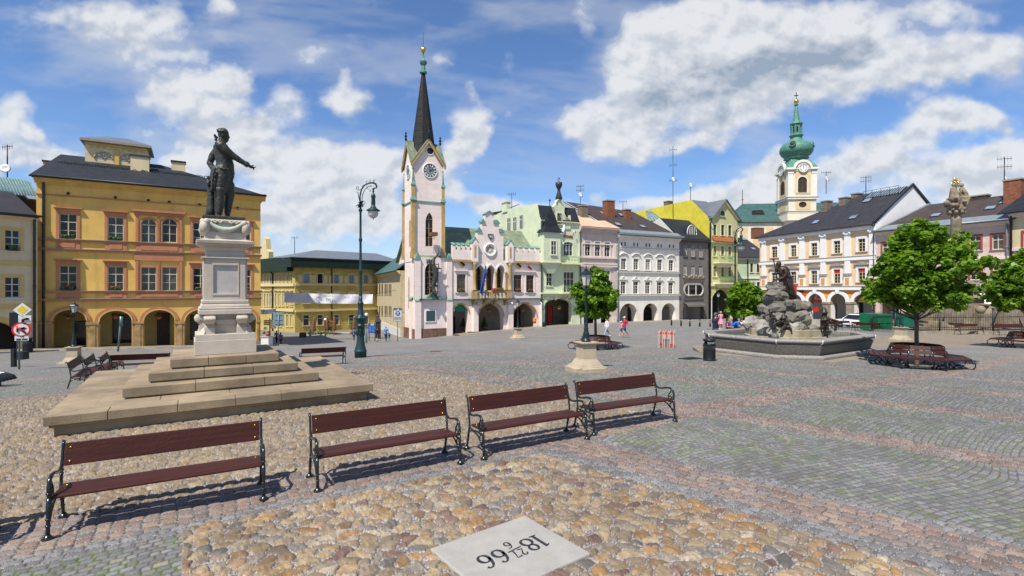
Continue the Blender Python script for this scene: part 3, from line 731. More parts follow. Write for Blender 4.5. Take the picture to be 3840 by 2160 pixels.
 def archring(s,u0,u1,ws,wt,kind,t,m,pr=.08,name='arch_moulding',inner=0):
  hi=arc_pts(u0+inner,u1-inner,ws,wt-inner,kind);ho=arc_pts(u0-t,u1+t,ws,wt+t,kind);k=MB()
  for i in range(len(hi)-1):
   k.add([(hi[i][0],-pr,hi[i][1]),(ho[i][0],-pr,ho[i][1]),(ho[i+1][0],-pr,ho[i+1][1]),(hi[i+1][0],-pr,hi[i+1][1]),
                   (hi[i][0],-.003,hi[i][1]),(ho[i][0],-.003,ho[i][1]),(ho[i+1][0],-.003,ho[i+1][1]),(hi[i+1][0],-.003,hi[i+1][1])],[(0,1,2,3),(1,5,6,2),(0,3,7,4)],m)
  return k.build(name,s.root)
def hang_basket(h,c,x,y,off=.8,label='hanging flower basket under an arch'):
 u,w=h.uv(*c(x,y),off);p=h.P(u,off,w)
 t=empty('flower_basket',p,0,label,'flower basket','flower baskets hanging in the arcades')
 mb=MB();mb.lathe([(.12,-.2),(.26,-.05),(.3,.06),(.27,.06)],'terracotta',n=12);mb.build('pot',t)
 mb=MB()
 for i in range(40):
  a=RN.uniform(0,6.28);r=RN.uniform(0,.36);mb.ell((r*cos(a),r*sin(a),.1+RN.uniform(0,.22)),RN.uniform(.05,.1),'leaf_small' if i % 6 else 'flower_red',6,4)
 mb.build('plant',t)
 mb=MB();mb.tube([(-.25,0,.06),(0,0,.8)],.012,'black_iron',4);mb.tube([(.25,0,.06),(0,0,.8)],.012,'black_iron',4);mb.tube([(0,0,.8),(0,0,1.3)],.012,'black_iron',4);mb.build('hanger',t)
 return t
def antenna(p,hgt,label,dish=None,arms=2,lean=0):
 t=empty('antenna',p,0,label,'antenna','antennas on the roofs')
 mb=MB();mb.tube([(0,0,-.5),(0,0,hgt)],.05,'black_iron',6);mb.build('mast',t)
 for i in range(arms):
  z=hgt*(.95-.22*i);mb=MB();mb.tube([(-.7,.2,z),(.7,-.2,z)],.03,'black_iron',5)
  for k in range(5): x=-.6+.3*k;mb.tube([(x,-.2*x/.7,z-.3),(x,-.2*x/.7,z+.3)],.018,'black_iron',4)
  mb.build('aerial',t)
 if dish:
  mb=MB();mb.lathe([(.02,0),(.25,.04),(.4,.12),(.42,.13),(.25,.07),(.02,.03)],'white_frame',n=16)
  d=mb.build('dish',t);d.location=(0,-.15,hgt*dish);d.rotation_euler=(radians(75),0,radians(25))
 return t
# ------------------------------------------------------------------ yellow arcade house
mat('plaster_yellow',(.69,.435,.115),.85,.08,.5,streak=.18)
mat('plaster_yellow_pale',(.60,.44,.16),.85,.1,.6)
mat('terracotta_trim',(.46,.195,.095),.85,.1,1)
mat('plaster_cream',(.66,.54,.33),.85,.07,.5,streak=.12)
mat('trim_ochre',(.62,.42,.14),.85,.07,1)
mat('grey_trim',(.30,.27,.23),.8,.12,2)
Y=House('yellow_arcade_house','long yellow house with terracotta window trim, five arches and a glazed roof lantern','house',(136,43.68),(977,52.97),.3)
wA=lambda x,y: Y.uv(*cA(x,y))[1]
we=Y.uv(*cA(700,352))[1];Yd=13
w_up,w_b2=wA(700,668),wA(700,718);w_lo,w_b4=wA(700,935),wA(700,976)
for i,(x0,x1,ya,yb,yc,yd) in enumerate([(322,418,510,646,791,926),(585,672,528,658,796,927),(1048,1130,558,680,805,932),(1290,1362,574,690,812,932)]):
 Y.win(cA,x0,ya,x1,yb,'cream_frame',2,2,.32,'terracotta_trim',.22,True,'flat','g',pm='terracotta_trim')
 Y.win(cA,x0,yc,x1,yd,'cream_frame',2,2,.32,'terracotta_trim',.22,True,'flat','r',pm='terracotta_trim')
for x0,x1 in ((766,849),(880,962)):
 Y.win(cA,x0,536,x1,666,'cream_frame',2,2,0,'terracotta_trim',.16,True,None,arch='a')
 Y.win(cA,x0,800,x1,929,'cream_frame',2,2,.3,'terracotta_trim',.16,True,None)
for x,y in ((370,399),(627,421),(806,437),(920,446),(1085,461),(1291,479)):
 u0,u1,w0,w1=Y.rect(cA,x-10,y-9,x+10,y+9);Y.winu(u0,u1,w0,w1,'dark_wood',1,1,0,None,.1,False,arch='o',name='oval_window')
wsp=wA(500,1100);ars=[]
for x0,x1,yt in ((285,468,1032),(540,716,1036),(783,948,1032),(1006,1175,1030),(1230,1392,1030)):
 u0=Y.uv(*cA(x0,1150))[0];u1=Y.uv(*cA(x1,1150))[0];wt=wA((x0+x1)/2,yt);sp=wt-(u1-u0)*.42
 ars.append((u0,u1,sp,wt));Y.ops.append((u0,u1,-1.5,wt,'a',.7,sp))
Y.shell(we,Yd,'plaster_yellow')
for u0,u1,sp,wt in ars:
 Y.archring(u0,u1,sp,wt,'a',.34,'terracotta_trim',.1);Y.archring(u0+.001,u1-.001,sp,wt-.001,'a',.10,'plaster_yellow_pale',.14,'arch_edge')
edges=[0]+[v for a in ars for v in (a[0],a[1])]+[Y.W]
for i in range(0,len(edges),2):
 a,b_=edges[i],edges[i+1];sp=ars[min(i//2,4)][2];mb=MB();a+=.05;b_-=.05
 mb.box(a,-.1,.75,b_,.68,sp-.25,'pier_sand');mb.box(a-.06,-.18,sp-.25,b_+.06,.74,sp-.02,'pier_sand');mb.box(a-.07,-.2,-1.2,b_+.07,.76,.75,'stone_grey')
 mb.box(a+.2,-.14,.75,b_-.2,-.102,sp-.25,'pier_sand');mb.build('pier',Y.root,.02)
Y.arcade([(ars[0][0]+.9,ars[0][1],.9,3.1,'shop_glass'),(ars[1][0]+.6,ars[1][1]-.1,.9,3.6,'shop_glass'),(ars[2][0]+.9,ars[2][1]-.6,.3,3.7,'dark_wood'),(ars[3][0]+.5,ars[3][1]+.3,.9,3.4,'shop_glass'),(ars[4][0]+.5,ars[4][1]-.3,.9,3.4,'shop_glass')],4.2,4.4,'plaster_yellow_pale')
for w,pr,m_ in ((w_up,.16,'terracotta_trim'),(w_b2,.2,'terracotta_trim'),(w_lo,.16,'terracotta_trim'),(w_b4,.22,'terracotta_trim')):
 Y.band('string_course',w-.07,w+.09,pr,m_,-.02,Y.W+.1);Y.band('string_cap',w+.092,w+.14,pr+.05,'grey_trim',-.02,Y.W+.12)
for x0,x1 in ((308,436),(570,690),(740,992),(1036,1150),(1280,1372)):
 for wa,wb in ((w_b2,w_up),(w_b4,w_lo)):
  u0=Y.uv(*cA(x0,690))[0];u1=Y.uv(*cA(x1,690))[0]
  mb=MB();mb.box(u0,-.09,wa+.15,u1,-.004,wb-.08,'terracotta_trim');mb.box(u0+.35,-.12,wa+.25,u1-.35,-.092,wb-.18,'terracotta_trim');mb.build('sill_panel',Y.root)
u0=Y.uv(*cA(737,600))[0];u1=Y.uv(*cA(990,600))[0]
mb=MB()
for a,b_ in ((u0,Y.uv(*cA(765,600))[0]-.17),(Y.uv(*cA(850,600))[0]+.17,Y.uv(*cA(879,600))[0]-.17),(Y.uv(*cA(963,600))[0]+.17,u1)):
 for wa,wb in ((w_up+.15,wA(860,500)),(w_lo+.15,w_b2-.6)):
  if b_-a>.03: mb.box(a,-.12,wa,b_,-.004,wb-.02,'terracotta_trim')
mb.box(u0-.1,-.14,wA(860,522),u1+.1,-.005,wA(860,505),'terracotta_trim');mb.box(u0-.25,-.3,wA(860,505)+.002,u1+.25,-.005,wA(860,493),'terracotta_trim')
mb.box(u0-.1,-.14,w_b2-.75,u1+.1,-.005,w_b2-.09,'terracotta_trim');mb.build('centre_surround',Y.root)
Y.cornice(we-.55,we-.08,.55,'plaster_yellow',-.1,Y.W+.45,4);Y.band('frieze_line',wA(700,440),wA(700,440)+.1,.1,'terracotta_trim')
Y.pipe(Y.uv(*cA(238,700))[0],-.4,we+.05,r=.1);Y.gutter(we+.03,u1=Y.W+.5,y=-.72)
wr=Y.uv(*cA(330,186),Yd/2)[1];ul=Y.uv(*cA(330,186),Yd/2)[0]
ur=Y.uv(*cA(800,262),Yd/2)[0]
Y.roof(we,wr,Yd,'slate',-.35,Y.W+.5,.7,ul+.35,Y.W+.5-ur-1.2)
u0=Y.uv(*cA(462,170),5)[0];u1=Y.uv(*cA(800,190),5)[0];wt=Y.uv(*cA(630,135),5)[1];wb=we+2.5
mb=MB();mb.box(u0,5,wb,u1,9,wt,'plaster_cream');
for k in range(9): uu=u0+.5+(u1-u0-1)*k/8;mb.box(uu-.12,4.93,wt-.5,uu+.12,4.998,wt-.32,'trim_ochre')
mb.box(u0-.02,4.9,wt-.26,u1+.02,4.998,wt-.02,'trim_ochre');mb.box(u0+(u1-u0)/2-.18,4.9,wb,u0+(u1-u0)/2+.18,4.998,wt-.5,'trim_ochre');lan=mb.build('roof_lantern',Y.root)
mb=MB();mb.box(u0-.35,4.55,wt+.002,u1+.35,9.4,wt+.24,'grey_trim');mb.build('lantern_cornice',lan)
mb=MB();mb.slab([(u0-.3,4.6,wt+.25),(u1+.3,4.6,wt+.25),(u1-1.6,7,wt+1.2),(u0+1.6,7,wt+1.2)],.06,'roof_zinc');mb.slab([(u1+.3,4.6,wt+.25),(u1+.3,9.4,wt+.25),(u1-1.6,7,wt+1.2)],.06,'roof_zinc');mb.slab([(u0-.3,9.4,wt+.25),(u0-.3,4.6,wt+.25),(u0+1.6,7,wt+1.2)],.06,'roof_zinc');mb.slab([(u1+.3,9.4,wt+.25),(u0-.3,9.4,wt+.25),(u0+1.6,7,wt+1.2),(u1-1.6,7,wt+1.2)],.06,'roof_zinc');mb.build('lantern_roof',lan)
for x0,x1 in ((512,614),(642,745)):
 a=Y.uv(*cA(x0,200),5)[0];b_=Y.uv(*cA(x1,200),5)[0];zz=Y.uv(*cA(560,212),5)[1];r=(b_-a)/2;cc_=(a+b_)/2
 mb=MB();pts=[(cc_+r*cos(pi*i/12),zz+r*1.0*sin(pi*i/12)) for i in range(13)]
 mb.add([(p,4.985,q) for p,q in pts],[tuple(range(13))],'curtain_pane');mb.tube([(p,4.96,q) for p,q in pts],.07,'trim_ochre',5)
 for t in (.25,.5,.75): mb.tube([(cc_,4.97,zz),(cc_+r*cos(pi*t),4.97,zz+r*sin(pi*t))],.035,'cream_frame',4)
 mb.build('lunette',lan)
Y.chim(762,205,270,4,.75,.45,'plaster_cream','gutter',cA);Y.chim(970,235,305,5.5,.6,.45,'plaster_cream','black_iron',cA);Y.chim(264,232,258,7,.35,.35,'plaster_yellow','gutter',cA)
mb=MB()
for k in range(60):
 uu=.8+(Y.W-4)*k/60;yy=3.6+.15*sin(k*1.7);mb.tube([(uu,yy,we+(wr-we)*(yy+.7)/(Yd/2+.7)+.02),(uu+.16,yy,we+(wr-we)*(yy+.7)/(Yd/2+.7)+.16),(uu+.32,yy,we+(wr-we)*(yy+.7)/(Yd/2+.7)+.02)],.03,'black_iron',4)
mb.build('snow_guard',Y.root)
for x,y in ((372,1075),(630,1070),(862,1072)): hang_basket(Y,cA,x,y,.9,'hanging flower basket in arch of the yellow house, with %s' % ('street lamp in front' if x==372 else 'leaning pole beside it' if x==630 else 'dark doors behind'))
# ------------------------------------------------------------------ cream house at the left edge
K=House('cream_house','cream house with ochre window frames at the left edge of the square','house',(-330,36.9),(141,43.1),.2)
wk=lambda x,y: K.uv(*cA(x,y))[1]
for ya,yb,f in ((598,710,'g'),(853,966,None)):
 for dx in (0,-250): K.win(cA,26+dx,ya,109+dx,yb,'white_frame',2,2,.36,'trim_ochre',.22,True,None,f,glass='glass_pane' if f else 'shop_glass',pm='white_frame')
u1=K.uv(*cA(108,1150))[0];u0=u1-4.6;wt=wk(-20,1085)
K.ops.append((u0,u1,-1.5,wt,'a',.7,wt-1.5));kw=wk(100,520)
K.shell(kw,12,'plaster_cream');K.archring(u0,u1,wt-1.5,wt,'a',.4,'trim_ochre',.08)
K.arcade([(u0+.5,u1-.6,.1,3,'shop_glass')],4,4,'inside_mid')
for y in (778,1012): w=wk(100,y);K.band('string_course',w-.15,w+.15,.1,'trim_ochre')
K.cornice(kw-.3,kw,.5,'plaster_cream');K.gutter(kw+.06,y=-.6);K.pipe(K.W-.25,-.2,kw+.05,r=.09)
kr=K.uv(*cA(100,392),5)[1];K.roof(kw,kr,10,'roof_dark',-.2,K.W-.1,.6)
mb=MB();ua=K.uv(*cA(-60,350),5)[0];ub=K.uv(*cA(196,350),5)[0];wb=kr-.3;wt=K.uv(*cA(100,318),6)[1]
mb.slab([(ua,4.6,wb),(ub,4.6,wb),(ub,6.6,wt),(ua,6.6,wt)],.08,'blind_pane')
for k in range(16): uu=ua+(ub-ua)*k/15;mb.tube([(uu,4.55,wb+.03),(uu,6.55,wt+.03)],.05,'copper_green',4)
mb.box(ua,4.65,wb-2,ub,6.6,wb-.05,'roof_dark');mb.build('glass_roof_light',K.root)
p=K.P(K.uv(*cA(40,330),7)[0],7,K.uv(*cA(40,330),7)[1]);antenna(p,3.3,'aerial mast with white dish above the cream house roof',.32,1)
K.skyl(cA,182,428,kw,kr,10,.6,1.1)
# ------------------------------------------------------------------ corner house behind, with netting under the eaves
mat('plaster_olive',(.52,.41,.125),.85,.1,.6,brick=(1.4,.42,.22),stain=.2)
mat('plaster_olive_up',(.56,.44,.16),.85,.08,.6,stain=.15)
mat('trim_straw',(.60,.50,.27),.85,.08,1)
O_=House('olive_corner_house','ochre yellow corner house with green netting under its grey roof, behind the street banner','house',(1106,80),(1480,93),3)
wo=lambda x,y: O_.uv(*cB(x,y))[1]
we=wo(780,818);wf3=O_.uv(*a4(1240,243))[1];wf2=O_.uv(*a4(1240,590))[1]
for i,x in enumerate((860,1052,1272,1480,1678)):
 wd=(80,76,72,70,67)[i];d=(0,5,10,14,17)[i]
 O_.win(a4,x,90+d,x+wd,230+d*.3,'white_frame',1,1,.0,'trim_straw',.16,True,None,glass=('blind_pane','glass_pane','blind_pane','blind_pane','blind_pane')[i],name='window')
 O_.win(a4,x,365+d*.5,x+wd-4,498,'white_frame',2,1,.3,'trim_straw',.2,True,'flat')
 O_.win(a4,x,657-d*.5,x+wd-2,800-d,'white_frame',1,1,.35,'trim_straw',.14,True,None)
 for dx in (-46,wd+30):
  uu=O_.uv(*a4(x+dx,160))[0]
  if 0<uu<O_.W-.5: O_.box('pilaster',uu-.3,-.12,wf3+.25,uu+.3,-.004,we-1.2,'trim_straw')
O_.shell(we,16,'plaster_olive',W0=-4)
O_.band('string_course',wf3-.2,wf3+.2,.25,'trim_straw');O_.band('string_course',wf2-.15,wf2+.15,.3,'trim_straw');pass
mb=MB();mb.box(-1.1,-1.1,we,O_.W+.8,16.5,we+1.55,'net_green');mb.build('eaves_netting',O_.root)
O_.roof(we+1.55,O_.uv(*cB(700,722),8)[1],16,'roof_zinc',-1.2,O_.W+1,1.2,8.2,0,8)
O_.pipe(O_.uv(*a4(1243,400))[0],-3,we+.2,r=.1)
S_=House('olive_house_wing','narrow windowed side wing of the ochre corner house running down the street','house',(760,104),(1105,80.05),4)
for x0,x1 in ((285,300),(332,347),(370,385),(407,425),(480,497),(528,543),(582,598),(635,652),(692,710)):
 S_.win(a4,x0,102,x1,235,'white_frame',1,2,.3,'trim_straw',.14,True,None,dep=.05);S_.win(a4,x0-2,365,x1,535,'white_frame',1,2,.3,'trim_straw',.16,True,'flat')
for x0,x1 in ((630,655),(685,710),(540,560)): S_.win(a4,x0,650,x1,812,'white_frame',1,2,.3,'trim_straw',.12,True,None)
S_.shell(S_.uv(*cB(500,836))[1],3,'plaster_olive',W0=-6)
w=S_.uv(*a4(600,250))[1];S_.band('string_course',w-.2,w+.2,.25,'trim_straw');w=S_.uv(*a4(600,588))[1];S_.band('string_course',w-.2,w+.15,.3,'trim_straw')
wn=S_.uv(*cB(500,836))[1];S_.box('eaves_netting',-1,-1.0,wn,S_.W-.6,2.9,wn+2.2,'net_green');S_.pipe(S_.uv(*a4(452,400))[0],-4,wn,r=.12)
mb=MB();ua=S_.uv(*cB(432,760))[0];mb.prism([(ua-1.6,wn+2.2),(ua+1.6,wn+2.2),(ua+1.6,wn+3.4),(ua+.9,wn+3.8),(ua+.5,wn+5.6),(ua,wn+6),(ua-.5,wn+5.6),(ua-.9,wn+3.8),(ua-1.6,wn+3.4)],-.6,.2,'trim_straw');mb.build('roof_gable',S_.root)
# ------------------------------------------------------------------ beige annex behind the town hall
mat('sgraffito',(.56,.47,.29),.85,.08,.8,brick=(.9,.35,.2))
B_=House('beige_annex','beige house with many narrow windows and a green roof, behind the pink tower','house',(1400,95),(1502,68),2.5)
for x0,x1 in ((1858,1872),(1892,1905),(1926,1940),(1968,1980),(1992,2003),(2024,2034),(2046,2056)):
 B_.win(a4,x0,235,x1,372,'dark_wood',1,1,0,None,.1,True,None,dep=.02,glass='shop_glass',pm='grey_trim');B_.win(a4,x0,535,x1,655,'dark_wood',1,1,0,None,.1,True,None,dep=.02,glass='shop_glass',pm='grey_trim')
for x0,x1 in ((1968,1980),(1992,2003),(2040,2050)): B_.win(a4,x0,775,x1,850,'brown_frame',1,1,0,None,.1,False,None)
w=B_.uv(*a4(1950,95))[1];B_.shell(w,8,'sgraffito',W0=-4);B_.cornice(w-.5,w,.5,'trim_straw');B_.roof(w,w+4.2,9,'copper_dark',-.6,B_.W,.8,4,0,5)
B_.box('plinth_band',-.02,-.12,-3,B_.W,-.004,B_.uv(*a4(1990,905))[1],'terracotta_trim');B_.box('white_base',0,-.08,B_.uv(*a4(1990,905))[1],B_.W,-.004,B_.uv(*a4(1990,770))[1],'white_frame')
# ------------------------------------------------------------------ town hall with tower
mat('plaster_pink',(.80,.685,.635),.85,.05,.5,brick=(1.6,.62,.10),streak=.08)
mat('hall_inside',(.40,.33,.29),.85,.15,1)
mat('ochre_stone',(.44,.31,.125),.85,.2,1.5,stain=.4)
mat('dial_dark',(.035,.07,.075),.4,.1,4)
mat('white_paint',(.75,.75,.74),.6,.04,3)
mat('blue_cloth',(.01,.06,.26),.8,.1,3)
mat('info_green',(.0,.17,.09),.5,.1,3)
H=House('town_hall','pale pink neo-gothic town hall with stepped gable and slender clock tower','town hall',(1555,63),(2028,71.6),.2)
wT=lambda x,y,o=0: H.uv(*cT(x,y),o)[1]
uT=lambda x,y,o=0: H.uv(*cT(x,y),o)[0]
wC=lambda x,y,o=0: H.uv(*cC(x,y),o)[1]
uC=lambda x,y,o=0: H.uv(*cC(x,y),o)[0]
ut=uT(655,900);par=wT(900,614);top=wT(900,535)
bw='brown_frame'
H.win(cT,697,733,770,880,bw,2,2,.28,'plaster_pink',.2,True,'flat','r',pm='plaster_pink')
H.win(cT,1172,737,1238,878,bw,2,3,.28,'plaster_pink',.2,True,'flat','r',pm='plaster_pink');H.win(cT,1276,740,1340,880,bw,2,3,.28,'plaster_pink',.2,True,'flat','r',pm='plaster_pink')
# loggia of three ogee arches
lg=[]
for x0,x1 in ((857,928),(945,1016),(1030,1098)):
 u0,u1=uT(x0,750),uT(x1,750);w1=wT((x0+x1)/2,655);w0=wT(980,868);H.ops.append((u0,u1,w0,w1,'g',1.3,w1-(u1-u0)*.75));lg.append((u0,u1,w0,w1))
# street arcade
ta=[]
for x0,x1,yt in ((664,797,982),(876,1088,974),(1166,1366,974)):
 u0,u1=uT(x0,1120),uT(x1,1120);w1=wT((x0+x1)/2,yt);sp=w1-(u1-u0)*.52;ta.append((u0,u1,sp,w1));H.ops.append((u0,u1,-1.5,w1,'g',1.1,sp))
ro=H.rect(cT,937,488,1013,568);H.winu(*ro,'dark_wood',1,1,0,None,.1,False,arch='o',name='rose_window')
Hd=11
def gab(mb):
 pts=[(868,612),(868,383),(906,383),(906,302),(934,302),(934,228),(970,206),(1003,228),(1003,312),(1030,312),(1030,378),(1085,378),(1085,625)]
 q=[(uT(x,y),wT(x,y)) for x,y in pts]
 q=[(a,max(b_,par)) for a,b_ in q]
mb=MB()
ops=H.ops;H.ops=ops
mbw=MB();g0,g1=uT(868,500),uT(1087,500);wst=[(uT(868,500),uT(1087,500),wT(980,378)),(uT(906,400),uT(1050,400),wT(980,305)),(uT(934,300),uT(1003,300),wT(970,232))]
H.ops.remove(next(o for o in H.ops if o[4]=='o'));H.facade(mbw,ut,H.W,-1.5,par,'plaster_pink');H.facade(mbw,g0,g1,par,wst[0][2],'plaster_pink',ops=[(ro[0],ro[1],ro[2],ro[3],'o',.1,0)] if ro[2]>par else [])
zz=[wst[0][2],wst[1][2],wst[2][2]]
for (a,b_,w1),w0 in zip(wst[1:],zz): mbw.quad((a,0,w0),(b_,0,w0),(b_,0,w1),(a,0,w1),'plaster_pink')
a,b_,w1=wst[2];mbw.add([(a,0,w1),(b_,0,w1),((a+b_)/2,0,wT(969,208))],[(0,1,2)],'plaster_pink')
# thickness of the gable and walls round the back
for (a,b_,w1),w0 in zip(wst,[par]+zz): mbw.box(a,.02,w0,b_,.6,w1-.01,'plaster_pink')
mbw.quad((H.W,0,-1.5),(H.W,Hd,-1.5),(H.W,Hd,par),(H.W,0,par),'plaster_pink')
mbw.build('wall',H.root,fix=False)
for (a,b_,w1),dd in zip(wst[:2],(wst[1],wst[2])):
 for p,q in ((a-.1,dd[0]),(dd[1],b_+.1)):
  mb=MB();mb.box(p,-.15,w1-.02,q,.75,w1+.12,'copper_green');mb.prism([(p,w1+.121),(q,w1+.121),((p+q)/2,w1+.55)],-.12,.7,'copper_green');mb.build('gable_cap',H.root)
a,b_,w1=wst[2];mb=MB();mb.slab([(a-.1,-.15,w1),((a+b_)/2,-.15,wT(969,205)+.1),((a+b_)/2,.8,wT(969,205)+.1),(a-.1,.8,w1)],.1,'copper_green');mb.slab([((a+b_)/2,-.15,wT(969,205)+.1),(b_+.1,-.15,w1),(b_+.1,.8,w1),((a+b_)/2,.8,wT(969,205)+.1)],.1,'copper_green');mb.build('gable_cap',H.root)
cu,cw=(ro[0]+ro[1])/2,(ro[2]+ro[3])/2;r=(ro[1]-ro[0])/2
mb=MB();mb.tube([(cu+(r+.12)*cos(2*pi*i/32),-.06,cw+(r+.12)*sin(2*pi*i/32)) for i in range(33)],.14,'white_paint',6)
for k in range(6):
 t0=pi/2+2*pi*k/6;t1=t0+4*pi/6;mb.tube([(cu+r*.85*cos(t0),.06,cw+r*.85*sin(t0)),(cu+r*.85*cos(t1),.06,cw+r*.85*sin(t1))],.06,'brown_frame',5)
mb.tube([(cu+r*.4*cos(2*pi*i/16),.05,cw+r*.4*sin(2*pi*i/16)) for i in range(17)],.06,'ochre_stone',5);mb.build('rose_tracery',H.root)
u0,u1,w0,w1=H.rect(cT,957,396,1001,446);mb=MB();cc_=(u0+u1)/2
mb.prism([(u0,w1),(u0,w0+.5),(cc_,w0),(u1,w0+.5),(u1,w1)],-.14,-.01,'dial_dark');mb.prism([(u0+.1,w1-.1),(u0+.1,w0+.55),(cc_,w0+.15),(u1-.1,w0+.55),(u1-.1,w1-.1)],-.18,-.142,'zinc');mb.prism([(cc_-.2,w0+.5),(cc_+.2,w0+.5),(cc_+.2,w1-.5),(cc_,w1-.3),(cc_-.2,w1-.5)],-.2,-.182,'white_paint');mb.build('coat_of_arms',H.root)
# battlements
def merlons(x0,x1,n,xs):
 for i in range(n):
  a=x0+(x1-x0)*i/n;b_=x0+(x1-x0)*(i+.60)/n;mb=MB();mb.box(a,-.25,top-.003,b_,.35,top+.62,'plaster_pink');mb.slab([(a-.05,-.32,top+.62),(b_+.05,-.32,top+.62),(b_+.05,.42,top+.98),(a-.05,.42,top+.98)],.08,'copper_green');mb.build('merlon',H.root)
for xa,xb,n in ((ut+.05,uT(815,560),4),(uT(1160,560),H.W,5)):
 mb=MB();mb.box(xa,-.25,par,xb,.35,top,'plaster_pink');mb.box(xa,-.38,par-.28,xb,-.003,par-.003,'ochre_stone');mb.build('parapet',H.root);merlons(xa,xb,n,0)
for xa,xb,yt in ((815,866,440),(1108,1160,458)):
 a,b_=uT(xa,550),uT(xb,550);w1=wT((xa+xb)/2,yt+25);mb=MB();mb.box(a,-.45,par-.25,b_,.45,w1,'plaster_pink');mb.box((a+b_)/2-.14,-.47,par+.3,(a+b_)/2+.14,-.452,w1-.4,'ochre_stone')
 mb.slab([(a-.1,-.5,w1-.1),((a+b_)/2,-.5,w1+.7),((a+b_)/2,.5,w1+.7),(a-.1,.5,w1-.1)],.1,'copper_green');mb.slab([((a+b_)/2,-.5,w1+.7),(b_+.1,-.5,w1-.1),(b_+.1,.5,w1-.1),((a+b_)/2,.5,w1+.7)],.1,'copper_green');mb.prism([(a,w1-.01),(b_,w1-.01),((a+b_)/2,w1+.6)],-.44,.44,'plaster_pink');mb.build('pinnacle',H.root)
 c_=(a+b_)/2;mb=MB();mb.lathe([(.3,0),(.34,.1),(.22,.25),(.2,1),(.2,par-.3-wT(980,868)-.4),(.34,par-.3-wT(980,868)-.05)],'ochre_stone',(c_,-.28,wT(980,868)),12);mb.build('corner_column',H.root)
H.band('string_course',wT(1000,943),wT(1000,935),.3,'copper_dark',ut,H.W)
# loggia details
u0,u1=lg[0][0]-.2,lg[2][1]+.2;w0=lg[0][2]
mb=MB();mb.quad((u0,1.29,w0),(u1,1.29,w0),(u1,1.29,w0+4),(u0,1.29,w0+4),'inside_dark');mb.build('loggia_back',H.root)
for a,b_,c_,d_ in lg: H.winu(a-.02,b_+.3,c_+.1,c_+(d_-c_)*.62,bw,3,2,.3,None,cut=False,off=1.24,sill=False,name='loggia_door')
for a,b_,c_,d_ in lg: H.archring(a,b_,d_-(b_-a)*.75,d_,'g',.22,'white_paint',.1,'ogee_moulding')
for i in range(4):
 uu=[lg[0][0]-.12,(lg[0][1]+lg[1][0])/2,(lg[1][1]+lg[2][0])/2,lg[2][1]+.12][i];mb=MB();hh=wT(980,712)-w0
 mb.lathe([(.2,0),(.2,.15),(.13,.3),(.12,hh-.3),(.2,hh-.1),(.24,hh)],'ochre_stone',(uu,-.08,w0),10);mb.build('column',H.root)
b0,b1=uT(815,900,-.8),uT(1150,900,-.8);wb0,wb1=wT(980,934,-.8),wT(980,876,-.8)
mb=MB();mb.box(b0,-1.2,wb0-.2,b1,-.004,wb0,'copper_dark');mb.box(b0,-1.15,wb1-.12,b1,-.9,wb1,'ochre_stone');mb.box(b0,-1.15,wb0,b0+.8,-.9,wb1-.122,'ochre_stone');mb.box(b1-.8,-1.15,wb0,b1,-.9,wb1-.122,'ochre_stone');mb.box((b0+b1)/2-.25,-1.15,wb0,(b0+b1)/2+.25,-.9,wb1-.122,'ochre_stone')
for k in range(8):
 cx_=b0+1.2+(b1-b0-2.4)*k/7;cz_=(wb0+wb1)/2-.05;mb.tube([(cx_+.3*cos(2*pi*i/12),-1.02,cz_+.42*sin(2*pi*i/12)) for i in range(13)],.08,'ochre_stone',5)
for k in range(4): xx=b0+.6+(b1-b0-1.2)*k/3;mb.prism([(-1.1,wb0-.2),(-.004,wb0-.2),(-.004,wb0-1.0),(-.35,wb0-.8)],xx-.14,xx+.14,'ochre_stone','x')
bal=mb.build('balcony',H.root)
mb=MB()
for i in range(130):
 q=(b0+3+RN.random()*(b1-b0-4.3),-1.05+RN.uniform(-.25,.1),wb1+.1+RN.random()*.32);mb.ell(q,RN.uniform(.06,.11),'flower_red' if i % 3==0 else 'leaf_small',6,4)
mb.box(b0+2.9,-1.25,wb1+.003,b1-1.2,-.92,wb1+.16,'terracotta');mb.build('flower_box',bal)
for u0,u1,sp,w1 in ta: H.archring(u0,u1,sp,w1,'g',.16,'ochre_stone',.07)
H.arcade([(ta[0][0]+.3,ta[0][1]-.2,-.2,2.6,'shop_glass'),(ta[2][0]+2.4,ta[2][1]-.2,-.2,3.6,'dark_wood')],4.6,ta[1][3]+.3,'hall_inside',ut+.05,H.W-.05,1.1)
for a,b_ in ((ta[0][1]+.02,ta[1][0]-.02),(ta[1][1]+.02,ta[2][0]-.02),(ta[2][1]+.02,H.W+.05)):
 mb=MB();mb.box(a+.5,-.5,.9,b_-.15,0,wT(1000,990),'plaster_pink');mb.slab([(a+.45,-.52,wT(1000,990)),(b_-.1,-.52,wT(1000,990)),(b_-.1,0,wT(1000,960)),(a+.45,0,wT(1000,960))],.05,'plaster_pink');mb.box(a-.06,-.6,-1.4,b_+.02,.4,.9,'sandstone_red');mb.build('buttress',H.root)
